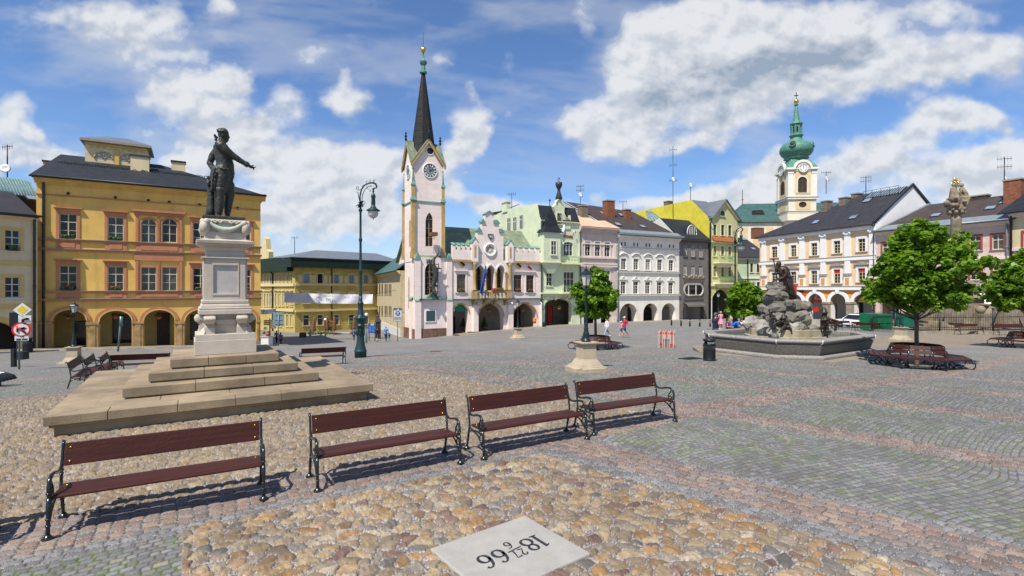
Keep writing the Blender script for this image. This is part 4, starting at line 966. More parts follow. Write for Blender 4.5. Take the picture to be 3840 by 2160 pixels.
# roof
hr=wT(900,352,5.5)
mb=MB();ue=H.W+.05
mb.slab([(.5,-.0,par),(ue,-.0,par),(ue,5.5,hr),(.5,5.5,hr)],.12,'copper_mossy');mb.slab([(ue,11,par),(.5,11,par),(.5,5.5,hr),(ue,5.5,hr)],.12,'copper_mossy');mb.build('roof',H.root)
mb=MB();mb.prism([(-.1,par+.1),(5.5,hr+.1),(11.1,par+.1),(11.1,par+.45),(5.5,hr+.5),(-.1,par+.45)],ue-.1,ue+.3,'roof_dark','x');mb.build('verge_wall',H.root)
mb=MB();rw=g1-g0
mb.slab([(g0+.1,.6,par+.3),((g0+g1)/2,.6,wst[1][2]-.4),((g0+g1)/2,5.2,wst[1][2]-.4),(g0-1.0,5.2,par+.3)],.1,'copper_green');mb.slab([((g0+g1)/2,.6,wst[1][2]-.4),(g1-.1,.6,par+.3),(g1+1,5.2,par+.3),((g0+g1)/2,5.2,wst[1][2]-.4)],.1,'copper_green');mb.build('gable_roof',H.root)
# west side of the body
sd=MB();sd.add([(.9,0,-3),(.9,11,-3),(.9,11,wT(150,625,11)),(.9,5.5,hr+.3),(.9,0,par)],[(0,1,2,3,4)],'plaster_pink');sd.build('side_wall',H.root,fix=False)
mb=MB();mb.slab([(.7,11.2,wT(150,625,11)),(.7,5.5,hr+.5),(1.3,5.5,hr+.5),(1.3,11.2,wT(150,625,11))],.2,'ochre_stone');mb.build('verge',H.root)
mb=MB();mb.box(.55,7.6,-3,.898,9.2,1.2,'sandstone_red');mb.box(.7,4.2,-3,.896,11,1.6,'sandstone_red');mb.build('side_plinth',H.root)
for yy,wa,wb in ((8.2,wT(193,890,8),wT(193,735,8)),):
 mb=MB();mb.box(.86,yy-.25,wa,.897,yy+.25,wb,'brown_frame');mb.box(.78,yy-.4,wb+.25,.896,yy+.4,wb+.5,'white_paint');mb.build('side_window',H.root)
# ---- tower
TD=4.3
tb=H.uv(*cT(345,588))[1]
tops=[]
H.ops=[]
u0,u1,w0,w1=H.rect(cZ,160,650,360,1240);H.ops.append((u0,u1,w0,w1,'g',.3,w1-(u1-u0)*.8));big=(u0,u1,w0,w1)
mb=MB();H.facade(mb,0,ut,-1.5,tb,'plaster_pink');mb.quad((0,0,-3),(0,TD,-3),(0,TD,tb),(0,0,tb),'plaster_pink');mb.quad((ut,0,-1.5),(ut,TD,-1.5),(ut,TD,tb),(ut,0,tb),'plaster_pink')
mb.quad((0,TD,-3),(ut,TD,-3),(ut,TD,tb),(0,TD,tb),'plaster_pink');mb.quad((0,0,tb-.01),(ut,0,tb-.01),(ut,TD,tb-.01),(0,TD,tb-.01),'copper_green');tw=mb.build('tower_base',H.root,fix=False)
H.winu(*big[:2],big[2],big[3],'ochre_stone',2,4,0,'ochre_stone',.16,False,arch='g',cut=False,off=.26,name='gothic_window')
mb=MB();mb.box(-.15,-.15,-3,ut+.15,TD+.1,wT(500,1185),'sandstone_red');mb.build('tower_plinth',H.root)
for a,b_ in ((-.02,.75),(ut-.75,ut+.02)):
 mb=MB();mb.box(a,-.3,-2,b_,.3,wT(500,950),'plaster_pink');mb.slab([(a-.05,-.38,wT(500,950)),(b_+.05,-.38,wT(500,950)),(b_+.05,0,wT(500,930)),(a-.05,0,wT(500,930))],.06,'copper_green');mb.box(a+.02,-.18,wT(500,946),b_-.02,.28,tb-.3,'plaster_pink');mb.prism([(a-.05,tb-.3),(b_+.05,tb-.3),((a+b_)/2,tb+.6)],-.25,.3,'copper_green');mb.build('tower_buttress',H.root)
mb=MB();mb.box(-.3,.6,-2,.3,1.4,wT(300,950),'plaster_pink');mb.slab([(-.38,.5,wT(300,950)),(-.38,1.5,wT(300,950)),(0,1.5,wT(300,925)),(0,.5,wT(300,925))],.06,'copper_green');mb.box(-.02,2.2,4,-.003,2.7,8,'ochre_stone');mb.build('tower_buttress',H.root)
H.band('tower_ledge',wT(480,945),wT(480,935),.42,'copper_dark',uT(380,940),uT(582,940))
u0,u1,w0,w1=H.rect(cT,440,1037,514,1122);mb=MB();mb.box(u0-.15,-.1,w0-.15,u1+.15,-.004,w1+.12,'white_paint');mb.box(u0,-.13,w0,u1,-.102,w1,'dial_dark');mb.build('plaque',H.root)
def strokes(mb,s,x,z,h,y,m,r=.03,sx=1):
 """plain digits drawn as bent rods in a wall plane"""
 D={'1': [[(.1,.8),(.3,1),(.3,0)],[(.1,0),(.5,0)]],'8': [[(.3+.22*cos(t),.75+.22*sin(t)) for t in [i*pi/6 for i in range(13)]],[(.3+.27*cos(t),.26+.26*sin(t)) for t in [i*pi/6 for i in range(13)]]],
         '6': [[(.5,.95),(.3,.85),(.1,.55),(.06,.3)]+[(.3+.24*cos(t),.25+.25*sin(t)) for t in [pi-i*pi/6 for i in range(13)]]],'2': [[(.08,.75),(.15,.95),(.35,1),(.5,.85),(.5,.68),(.3,.4),(.06,.04),(.3,.1),(.55,.02)]],'7': [[(.06,.82),(.08,1),(.3,.93),(.55,1),(.38,.55),(.28,0)]],
         '5': [[(.48,1),(.15,1),(.1,.58),(.3,.62),(.48,.45),(.48,.2),(.3,.02),(.06,.1)]],'9': [[(.1,.05),(.3,.15),(.5,.45),(.54,.7)]+[(.3+.24*cos(t),.75+.25*sin(t)) for t in [i*pi/6 for i in range(13)]]],'0': [[(.3+.24*cos(t),.5+.5*sin(t)) for t in [i*pi/8 for i in range(17)]]]}
 for ch in s:
  for st in D.get(ch,[]): mb.tube([(x+a*h*sx,y,z+b_*h) for a,b_ in st],r,m,5)
  x+=h*.66*sx
mb=MB();u0,u1,w0,w1=H.rect(cZ,178,588,246,650);strokes(mb,'186',u0,w0,w1-w0,-.05,'dial_dark',.05);mb.build('year_figures',H.root)
# shaft
sa,sb=uC(480,1200),uC(700,1200);sdp0,sdp1=.55,3.85;ww=sb-sa
wst_=wC(600,1272,.5);wsh=wC(600,985,.5)
sa,sb=uC(512,1200,.5),uC(697,1200,.5);sa-=.55
sy0,sy1=.5,.5+(sb-sa)
H.ops=[]
go=H.rect(cT,436,215,502,500,.5);
mb=MB();H.facade(mb,sa,sb,tb-.5,wsh,'plaster_pink',ops=[(go[0],go[1],go[2],go[3],'g',.3,go[3]-(go[1]-go[0])*1.2)],y=sy0)
for x in (sa,sb): mb.quad((x,sy0,tb-.5),(x,sy1,tb-.5),(x,sy1,wsh),(x,sy0,wsh),'plaster_pink')
mb.quad((sa,sy1,tb-.5),(sb,sy1,tb-.5),(sb,sy1,wsh),(sa,sy1,wsh),'plaster_pink');mb.build('tower_shaft',H.root,fix=False)
H.winu(go[0],go[1],go[2],go[3],'ochre_stone',2,3,0,'ochre_stone',.14,True,arch='g',cut=False,off=sy0+.26,name='gothic_window',pm='copper_green')
mb=MB();mb.box(sa-.005,sy0+.9,go[2],sa+.02,sy0+1.7,go[3]-1,'ochre_stone');mb.build('gothic_window',H.root)
mb=MB();mb.box(sa-.1,sy0-.1,wst_-.08,sb+.1,sy1+.1,wst_+.1,'copper_green');mb.build('tower_string',H.root)
for x in (sa,sb):
 for yy in (sy0,sy1):
  mb=MB();k=.23;mb.box(x-k,yy-k,tb-.1,x+k,yy+k,wst_+.1,'ochre_stone');mb.frus((x,yy),.32,.30,tb-.1,tb+.7,'ochre_stone');mb.frus((x,yy),.36,.22,wst_+.1,wst_+.55,'copper_green');mb.frus((x,yy),.19,.19,wst_+.5,wst_+2.0,'ochre_stone');mb.frus((x,yy),.27,.12,wst_+2.0,wst_+2.5,'copper_green');mb.frus((x,yy),.13,.04,wst_+2.5,wst_+4,'copper_green');mb.lathe([(.02,0),(.14,.1),(.02,.25)],'copper_green',(x,yy,wst_+3.95),8);mb.build('corner_pinnacle',H.root)
# gables and spire
ga=wC(605,812,.4);mid=(sa+sb)/2;my=(sy0+sy1)/2;ov=.35;wg=wC(605,980,.4)
mb=MB()
for T in (Matrix.Identity(4),):
 for k in range(4):
  R4=Matrix.Translation((mid,my,0))@Matrix.Rotation(k*pi/2,4,'Z');h_=(sb-sa)/2;mb.T=R4
  mb.add([(-h_,-h_,wsh-.001),(h_,-h_,wsh-.001),(0,-h_,ga-.3)],[(0,1,2)],'plaster_pink')
mb.T=None;mb.build('tower_gable',H.root)
mb=MB();mb2=MB();h_=(sb-sa)/2
for k in range(4):
 R4=Matrix.Translation((mid,my,0))@Matrix.Rotation(k*pi/2,4,'Z');mb.T=R4;mb2.T=R4;e=h_+ov;lo=wg-.35
 mb.slab([(-e,-e,lo),(0,-e,ga),(0,0,ga),(-h_*.9,-h_*.9,lo+.5)],.1,'copper_mossy');mb.slab([(0,-e,ga),(e,-e,lo),(h_*.9,-h_*.9,lo+.5),(0,0,ga)],.1,'copper_mossy')
 for sg in (-1,1): mb2.prism([(sg*e,lo-.16),(0,ga-.16),(0,ga-.6),(sg*e*.93,lo-.42)],-e+.02,-e+.14,'ochre_stone')
 mb2.lathe([(.12,0),(.16,.2),(.08,.4),(.2,.55),(.06,.75),(.14,.95),(.02,1.15)],'black_iron',(0,-e,ga-.05),8)
mb.build('gable_roof',H.root);mb2.build('gable_trim',H.root)
sr=(uC(648,800,my)-uC(500,800,my))/2*.96;stp=wC(565,345,my);spb=wC(565,870,my)
sl=wC(565,800,my)
R_=lambda w: sr+(.22-sr)*(w-sl)/(stp-sl)
mb=MB();mb.lathe([(R_(spb-1.2),spb-1.2),(R_(spb),spb),(sr,sl),(R_((sl+stp)/2),(sl+stp)/2),(.24,stp)],'slate_spire',(mid,my,0),8,False,rot=pi/8);sp_=mb.build('spire',H.root)
mb=MB();a=stp;d_=wC(565,190,my)-stp;mb.lathe([(.26,a),(.5,a+.03*d_),(.5,a+.1*d_),(.3,a+.16*d_),(.24,a+.4*d_),(.42,a+.46*d_),(.5,a+.52*d_),(.5,a+.58*d_),(.3,a+.64*d_),(.16,a+.72*d_),(.09,a+1.0*d_)],'copper_bright',(mid,my,0),8,False);mb.build('spire_collar',sp_)
mb=MB();zc=wC(565,171,my);mb.ell((mid,my,zc),.38,'gold',16,10);mb.build('golden_ball',sp_)
mb=MB();mb.tube([(mid,my,zc+.3),(mid,my,wC(562,42,my))],.025,'black_iron',5);mb.build('rod',sp_)
# clocks
def clock(u,w,r,y,root,face='dial_dark',ink='white_paint',hm=(2,12),T=None):
 mb=MB();mb.T=T
 mb.lathe([(r*1.14,0),(r*1.14,.1),(r*1.02,.12),(r*1.02,0)],'white_paint',(0,0,0),32);mb.build('clock_rim',root)
 mb=MB();mb.T=T;mb.lathe([(r,.0),(r,.06)],face,(0,0,0),32,False)
 for k in range(12):
  a=k*pi/6;t2=Matrix.Rotation(-a,4,'Z');old=mb.T;mb.T=T@t2;mb.box(-r*.05,r*.66,.06,r*.05,r*.94,.075,ink);mb.box(-r*.12,r*.66,.06,-r*.075,r*.94,.075,ink) if k % 3 else None;mb.T=old
 if face=='dial_dark': mb.tube([(r*.62*cos(2*pi*i/32),r*.62*sin(2*pi*i/32),.065) for i in range(33)],r*.02,ink,4);mb.lathe([(r*.5,.06),(r*.5,.07)],'zinc',(0,0,0),24,False)
 f=mb.build('clock_face',root)
 for ang,l,wd in ((hm[0]*pi/6,.55,.06),(hm[1]*pi/30*5,.85,.045)):
  k=MB();k.T=T@Matrix.Rotation(-ang,4,'Z');k.box(-r*wd,-r*.18,.085,r*wd,r*l,.1,'black_iron');k.build('hand',f)
cu,cw=H.uv(*cC(604,1044),sy0);cr=(uC(651,1044,sy0)-uC(557,1044,sy0))/2
clock(cu,cw,cr,sy0,H.root,T=Matrix.Translation((cu,sy0-.004,cw))@Matrix.Rotation(pi/2,4,'X'),hm=(2.05,11.6))
clock(0,0,cr,0,H.root,T=Matrix.Translation((sa-.004,my,cw))@Matrix.Rotation(-pi/2,4,'Z')@Matrix.Rotation(pi/2,4,'X'),hm=(2.05,11.6))
u,w=H.uv(*cC(605,902),sy0);mb=MB();T_=Matrix.Translation((u,sy0-.004,w))@Matrix.Rotation(pi/2,4,'X');mb.T=T_;mb.lathe([(.55,0),(.55,.06),(.44,.08),(.44,0)],'white_paint',n=20);mb.lathe([(.43,0),(.43,.03)],'shop_glass',n=20);mb.build('round_window',H.root)
mb=MB();mb.box(.85,4.2,par-1,1.7,5,wT(235,245,4.5),'plaster_pink');mb.frus((1.28,4.6),.6,.1,wT(235,245,4.5),wT(235,245,4.5)+.8,'copper_green');mb.build('roof_pinnacle',H.root)
# flag, shields, arcade sign
t=empty('flag',H.P(uT(912,870,-1.2),-1.2,wT(912,900,-1.2)),H.rz,'blue flag hanging from the town hall balcony','flag')
mb=MB();mb.tube([(0,0,0),(.5,-.35,4.2)],.04,'white_paint',6);mb.build('pole',t)
mb=MB();k=len(mb.v);vs=[];
for i in range(13):
 for j in range(7):
  z=3.9-3.6*i/12;x=.46-.5*i/12*.9+(-.55+.42*j/6*1.3)*(.25+.75*i/12);vs.append((x,-.3+.12*sin(j*1.9+i*.3),z-.1*j))
mb.add(vs,[(i*7+j,i*7+j+1,(i+1)*7+j+1,(i+1)*7+j) for i in range(12) for j in range(6)],'blue_cloth',True)
for k in range(6): mb.ell((.05+.14*cos(k),-.46,1.7+.28*sin(k*1.05)),.04,'gold',5,4)
mb.build('cloth',t)
mat('yellow_paint',(.62,.42,.03),.6,.08,3)
for x,y,ma,mb_ in ((740,652,'black_iron','yellow_paint'),(1212,664,'black_iron','yellow_paint'),(1312,672,'white_paint','red_paint')):
 u,w=H.uv(*cT(x,y));k=MB();k.T=Matrix.Translation((u,-.02,w))@Matrix.Rotation(radians(40),4,'Y');k.box(-.36,-.06,0,.36,0,.3,ma);k.box(-.36,-.06,-.3,.36,0,-.003,mb_);k.build('painted_shield',H.root)
a,b_,sp,w1=ta[0];t=MB();o_=arc_pts(a+.05,b_-.05,sp,w1-.1,'g');o_=[(p,max(q,wT(730,1043))) for p,q in o_]
t.prism(o_,.5,.56,'info_green');sg=t.build('information_board',None);sg.location=H.o;sg.rotation_euler.z=H.rz;tag(sg,'green information board filling the top of the first town hall arch','sign')
k=MB();uu,w_=H.uv(*cT(672,1012),.5);k.box(uu-.1,.46,w_-.45,uu+.1,.498,w_+.15,'white_paint');k.ell((uu,.48,w_+.32),(.11,.02,.11),'white_paint',8,6);k.build('letter_i',sg)
for x,y,nm in ((968,1038,'middle'),(1250,1032,'right')): hang_basket(H,cT,x,y,.6,'hanging flower basket in the %s pointed arch of the pink town hall' % nm)
u,w=H.uv(*cT(1337,1120),-.4);t=empty('litter_bin',H.P(u,-.75,w),H.rz,'small orange litter bin fixed to the town hall pier','litter bin')
k=MB();k.lathe([(.2,-.35),(.27,.25),(.25,.25)],'orange_paint',n=12);k.build('body',t);k=MB();k.lathe([(.29,.25),(.3,.33),(.12,.4)],'orange_paint',n=12);k.build('lid',t);k=MB();k.tube([(0,.2,0),(0,.45,0)],.04,'black_iron',6);k.build('bracket',t)
# evergreens in the arcade
for i,(x,yb,yt) in enumerate(((750,1170,1100),(928,1168,1090))):
 u,w=H.uv(*cT(x,yb),3.6);u2,w2=H.uv(*cT(x,yt),3.6);t=empty('conifer_in_pot',H.P(u,3.6,w),0,'slim dark conifer in a pot inside the %s town hall arch' % ('left' if i==0 else 'middle'),'potted plant','potted conifers in the arcade')
 mb=MB();mb.lathe([(.2,-.5),(.3,0),(.28,0)],'terracotta',n=12);mb.build('pot',t);mb=MB()
 for q in range(160): zz_=RN.random();a=RN.uniform(0,6.3);rr=.42*(1-zz_)+.04;mb.ell((rr*cos(a)*RN.random()**.4,rr*sin(a)*RN.random()**.4,zz_*(w2-w)),(.08,.08,.12),'leaf_small',5,3)
 mb.build('crown',t)
# ------------------------------------------------------------------ houses of the far row
def RD(px): return 130.9/(1.885-(px-CX)/F)
def sd(s,px,py,u=0):
 """a pixel on the house's side wall: depth and height"""
 r=Vector(((px-CX)/F,1,-(py-CY)/F));o=s.o+s.d*u
 t=s.d.dot(o-Vector((0,0,HC)))/s.d.dot(r);p=Vector((0,0,HC))+r*t
 return (p-o).dot(s.n),p.z-s.z0
House.sd=sd
mat('plaster_mint',(.60,.66,.46),.85,.06,.6,stain=.18)
mat('plaster_mint_deep',(.46,.64,.42),.85,.08,.7)
mat('plaster_mauve',(.58,.475,.43),.85,.07,.6,stain=.12)
mat('mauve_light',(.68,.58,.52),.85,.05,.6)
mat('plaster_white',(.80,.77,.70),.85,.05,.5,streak=.16,brick=(2.2,.5,.06))
mat('white_trim',(.76,.72,.63),.85,.06,1)
mat('plaster_grey',(.185,.17,.155),.85,.12,.6,brick=(1.3,.62,.18),streak=.25)
mat('grey_deep',(.10,.092,.085),.8,.15,1)
mat('grey_ornament',(.34,.29,.21),.85,.2,3)
mat('plaster_lime',(.56,.54,.26),.85,.05,.6,streak=.1)
mat('lime_trim',(.70,.69,.45),.85,.05,1)
mat('wall_yellow',(.62,.53,.05),.9,.12,.4,stain=.35)
mat('tile_orange',(.42,.13,.04),.8,.2,2,brick=(.25,.3,.35))
mat('copper_new',(.62,.40,.27),.6,.12,.8,streak=.2)
mat('rail_green',(.14,.33,.14),.5,.1,3)
mat('wall_pale',(.64,.64,.62),.9,.06,.5,stain=.2)
mat('plaster_apple',(.50,.61,.42),.85,.05,.6)
# ---- mint green house
g=House('mint_green_house','mint green art nouveau house with pointed oriel turret and scrolled gable','house',(2026.5,RD(2026.5)),(2171,RD(2171)),.2)
wg=lambda x,y,o=0: g.uv(*cW(x,y),o)[1]
ug=lambda x,y,o=0: g.uv(*cW(x,y),o)[0]
we=wg(300,430);t2=wg(200,285,.6)
g.win(cW,393,622,478,748,'white_frame',3,2,.35,'lime_trim',.12,False,arch='s');g.win(cW,395,893,488,1078,'white_frame',3,2,.35,'lime_trim',.12,False,None)
g.win(cW,238,897,290,1020,'white_frame',2,2,.35,'lime_trim',.12,True,None)
u0,u1=ug(226,1250),ug(468,1250);wt=wg(350,1138);g.ops.append((u0,u1,-1.5,wt,'a',.8,wt-.8))
gy0,gw0=g.sd(*cT(1380,270));yb,wb=g.sd(*cT(1003,250));yf,wf=g.sd(*cT(1372,140));ym,wm=g.sd(*cT(1110,192))
def gs(mb): mb.add([(-.001,.0,we-.02),(-.001,yf if yf>.2 else .3,wf),(-.001,ym,wm),(-.001,yb,wb),(-.001,yb+3,wb-3),(-.001,yb+3,-1)] if False else [(-.003,0,0),(-.003,0,we),(-.003,max(yf,.4),wf),(-.003,ym,wm),(-.003,yb+1,wb),(-.003,yb+1,0)],[(0,1,2,3,4,5)],'plaster_mint')
g.shell(we,14,'plaster_mint',extra=gs)
g.arcade([(u0+.2,u0+2.2,.3,3.3,'shop_glass'),(u1-1.9,u1-1.1,.6,3,'red_paint')],3.6,wt+.15,'inside_mid')
mb=MB();mb.slab([(0,-.25,we),(g.W,-.25,we),(g.W,1.0,t2),(0,1.0,t2)],.1,'slate');mb.slab([(0,1.0,t2),(g.W,1.0,t2),(g.W,ym+8,wm+.4),(0,ym+8,wm+.4)],.1,'roof_dark');mb.build('roof',g.root)
for x,y in ((1135,312),(1185,305),(1240,290)):
 yy,ww=g.sd(*cT(x,y));mb=MB();mb.box(-.10,yy-.45,ww-.9,-.01,yy+.45,ww+.9,'glass_pane');mb.box(-.13,yy-.5,ww-.95,-.101,yy-.4,ww+.95,'white_frame');mb.box(-.13,yy+.4,ww-.95,-.101,yy+.5,ww+.95,'white_frame');mb.box(-.13,yy-.05,ww-.95,-.101,yy+.05,ww+.95,'white_frame');mb.box(-.13,yy-.4,ww+.2,-.102,yy+.4,ww+.3,'white_frame');mb.build('window',g.root)
mb=MB();mb.box(-.15,ym-.5,wm-.4,.5,ym+1.2,wm+1.0,'plaster_mint');mb.box(-.2,ym-.55,wm+1.0,.55,ym+1.25,wm+1.2,'grey_trim');mb.build('chimney',g.root)
mb=MB();mb.slab([(-.05,ym+1,wm),(-.05,yb+6,wb-.2),(3,yb+6,wb+1.2),(3,ym+1,wm+1.2)],.1,'roof_zinc');mb.build('rear_roof',g.root)
# oriel turret
o0,o1=ug(212,650,-.9),ug(364,650,-.9);z0,z1=wg(290,810,-.9),wg(290,535,-.9)
mb=MB();mb.box(o0,-1.0,z0,o1,-.003,z1,'plaster_mint');mb.frus(((o0+o1)/2,-.5),((o1-o0)/2*.35,.15),((o1-o0)/2,.497),z0-1.5,z0-.001,'plaster_mint');mb.box(o0-.1,-1.1,z0-.002,o1+.1,-.002,z0+.16,'lime_trim');orl=mb.build('oriel',g.root)
g.win(cW,281,614,329,738,'white_frame',2,2,.35,'lime_trim',.1,True,None,cut=False,off=-1.04)
mb=MB();cx_=(o0+o1)/2;hh=(o1-o0)/2;zt=wg(282,300,-.4);
mb.frus((cx_,-.35),(hh+.25,.95),(hh*.75,.6),z1,z1+.9,'slate');mb.frus((cx_,-.35),(hh*.75,.6),(hh*.42,.4),z1+.9,z1+2.6,'slate');mb.frus((cx_,-.35),(hh*.42,.4),(.07,.07),z1+2.6,zt,'slate');mb.tube([(cx_,-.35,zt-.2),(cx_,-.35,wg(281,222,-.4))],[.07,.02],'gutter',6);mb.ell((cx_,-.35,wg(281,245,-.4)),.16,'gutter',8,6);mb.build('turret_roof',orl)
# scrolled gable with urn
p=[(308,505),(318,400),(322,360),(306,300),(330,270),(337,240),(370,240),(378,268),(400,290),(396,360),(412,400),(445,412),(448,380),(458,380),(462,440),(455,505)]
mb=MB();mb.prism([(ug(x,y,-.1),wg(x,y,-.1)) for x,y in p],-.12,.5,'plaster_mint');gb=mb.build('scrolled_gable',g.root)
q=[(ug(x,y,-.16),wg(x,y,-.16)) for x,y in p[4:12]];mb=MB();mb.tube([(a,-.16,b_) for a,b_ in q],.1,'lime_trim',6);mb.build('gable_trim',gb)
g.win(cW,336,362,376,460,'copper_dark',2,1,.4,'lime_trim',.12,True,None,cut=False,off=-.15)
uu,ww=g.uv(*cW(352,240),.1);mb=MB();mb.lathe([(.45,0),(.5,.3),(.25,1.1),(.2,1.5),(.32,1.7),(.5,2.1),(.48,2.5),(.2,2.55)],'gutter',(uu,.1,ww),12);mb.tube([(uu+.15*cos(t),.1,ww+2.9+.3*sin(t)) for t in [i*.6 for i in range(10)]],.05,'gutter',5);mb.build('urn',gb)
for x0,x1,ya,yb_ in ((372,566,757,812),(380,528,1022,1078)):
 a,b_=ug(x0,ya,-.9),ug(x1,ya,-.9);z0,z1=wg((x0+x1)/2,yb_,-.9),wg((x0+x1)/2,ya,-.9);mb=MB();mb.box(a,-1.1,z0-.2,b_,-.004,z0,'lime_trim');bl=mb.build('balcony',g.root);mb=MB()
 for k in range(15): x=a+.05+(b_-a-.1)*k/14;mb.tube([(x,-1.02,z0),(x+.06*(-1)**k,-1.08,z0+(z1-z0)*.5),(x,-1.02,z1)],.025,'rail_green',4)
 mb.box(a,-1.06,z1-.03,b_,-1.0,z1+.03,'rail_green');mb.box(a,-1.06,z0+(z1-z0)*.45,b_,-1.03,z0+(z1-z0)*.5,'rail_green');mb.build('railing',bl)
u0_,u1_,w0,w1=g.rect(cW,395,562,482,580);mb=MB()
def letters(mb,txt,x,z,h,y,m,r,adv=.62):
 S={'A':[[(0,0),(.25,1),(.5,0)],[(.1,.4),(.4,.4)]],'P':[[(0,0),(0,1),(.35,1),(.45,.75),(.35,.5),(0,.5)]],'O':[[(.25+.24*cos(t),.5+.5*sin(t)) for t in [i*pi/6 for i in range(13)]]],'T':[[(0,1),(.5,1)],[(.25,1),(.25,0)]],'H':[[(0,0),(0,1)],[(.5,0),(.5,1)],[(0,.5),(.5,.5)]],'E':[[(.45,1),(0,1),(0,0),(.45,0)],[(0,.5),(.38,.5)]],'K':[[(0,0),(0,1)],[(.5,1),(0,.45),(.5,0)]],
         'F':[[(.45,1),(0,1),(0,0)],[(0,.5),(.38,.5)]],'I':[[(.25,0),(.25,1)]],'N':[[(0,0),(0,1),(.5,0),(.5,1)]],'S':[[(.48,.9),(.25,1),(.03,.8),(.1,.58),(.42,.42),(.48,.2),(.25,0),(.02,.1)]],'Š':[[(.48,.9),(.25,1),(.03,.8),(.1,.58),(.42,.42),(.48,.2),(.25,0),(.02,.1)],[(.1,1.35),(.25,1.15),(.4,1.35)]],'Í':[[(.25,0),(.25,1)],[(.2,1.15),(.4,1.35)]],'Z':[[(0,1),(.5,1),(0,0),(.5,0)]],'Ě':[[(.45,1),(0,1),(0,0),(.45,0)],[(0,.5),(.38,.5)],[(.1,1.35),(.25,1.15),(.4,1.35)]],
         'L':[[(0,1),(0,0),(.45,0)]],'D':[[(0,0),(0,1),(.3,1),(.5,.7),(.5,.3),(.3,0),(0,0)]],'G':[[(.48,.85),(.25,1),(.03,.7),(.03,.3),(.25,0),(.48,.15),(.48,.45),(.28,.45)]],'V':[[(0,1),(.25,0),(.5,1)]],'C':[[(.48,.85),(.25,1),(.03,.7),(.03,.3),(.25,0),(.48,.15)]],'R':[[(0,0),(0,1),(.35,1),(.45,.75),(.35,.5),(0,.5),(.48,0)]],'U':[[(0,1),(0,.2),(.25,0),(.5,.2),(.5,1)]]}
 for ch in txt:
  for st in S.get(ch,[]): mb.tube([(x+a*h,y,z+b_*h) for a,b_ in st],r,m,4)
  x+=h*(adv+.08)
letters(mb,'APOTHEKE',u0_,w0,(u1_-u0_)/8/.72,-.05,'terracotta',.06);mb.build('lettering',g.root)
mb=MB();fu,fw_=g.uv(*cW(395,500),-.1);mb.tube([(fu-.5,-.08,fw_-.9),(fu,-.1,fw_-.2),(fu+.1,-.1,fw_+.9)],[.35,.25,.05],'white_paint',6);mb.tube([(ug(x,y,-.05),-.07,wg(x,y,-.05)) for x,y in ((478,540),(498,515),(480,520),(500,560),(510,585),(515,610))],.07,'white_paint',5);mb.build('stucco_relief',g.root)
w=wg(300,1085);g.band('string_course',w-.1,w+.1,.25,'lime_trim');mb=MB()
for k in range(24): x=.4+(g.W-.8)*k/23;mb.tube([(x,-.05,w-.9+.2*sin(k*1.3)),(x+.2,-.06,w-.6+.2*sin(k*2.1))],.05,'grey_ornament',4)
mb.build('vine_frieze',g.root);g.pipe(.12,0,we,'copper_dark',.1);g.cornice(we-.3,we,.3,'lime_trim',0,g.W);hang_basket(g,cW,352,1225,.5,'hanging flower basket in the wide shop opening of the mint green house')
mb=MB();uu,ww=g.uv(*cW(205,1208),-.1);mb.ell((uu,-.08,ww),(.35,.05,.55),'copper_green',12,8);mb.build('oval_sign',g.root)
# ---- mauve house
v=House('mauve_house','narrow mauve house with heavy cornice and salmon sheet roof','house',(2172,RD(2172)),(2313,RD(2313)),.2)
for x0,x1,d in ((588,638,0),(678,726,3),(765,815,7)):
 v.win(cW,x0,618+d,x1,749+d,'white_frame',2,2,.33,'mauve_light',.16,True,None);v.win(cW,x0,880+d*.5,x1,1010,'white_frame',2,2,.33,'mauve_light',.16,True,'flat')
wv=v.uv(*cW(700,490))[1];wt=v.uv(*cW(700,1180))[1];v.ops.append((v.W*.12,v.W*.44,-1.5,wt,'a',.7,wt-1.2));v.ops.append((v.W*.54,v.W*.86,-1.5,wt,'a',.7,wt-1.2))
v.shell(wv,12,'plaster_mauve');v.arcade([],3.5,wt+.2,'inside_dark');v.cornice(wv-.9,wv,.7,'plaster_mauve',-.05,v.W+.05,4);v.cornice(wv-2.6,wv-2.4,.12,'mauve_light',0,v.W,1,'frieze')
for y in (765,820,840): w=v.uv(*cW(700,y))[1];v.band('string_course',w-.12,w+.12,.22,'mauve_light')
for x in (548,855): uu=v.uv(*cW(x,650))[0];v.box('pilaster',uu-.3,-.14,v.uv(*cW(700,760))[1],uu+.3,-.004,wv-2.6,'mauve_light')
for a in (0.02,v.W*.45,v.W*.88): v.box('pier_base',a,-.15,-1.3,a+v.W*.1,.4,1.3,'wall_pale')
v.roof(wv,v.uv(*cW(700,395),5)[1],10,'copper_new',0,v.W+.1,.75,back=False);v.pipe(.15,0,wv,'copper_dark',.09);v.chim(570,300,385,4.5,.65,.5,'chimney_old','grey_trim',cW)
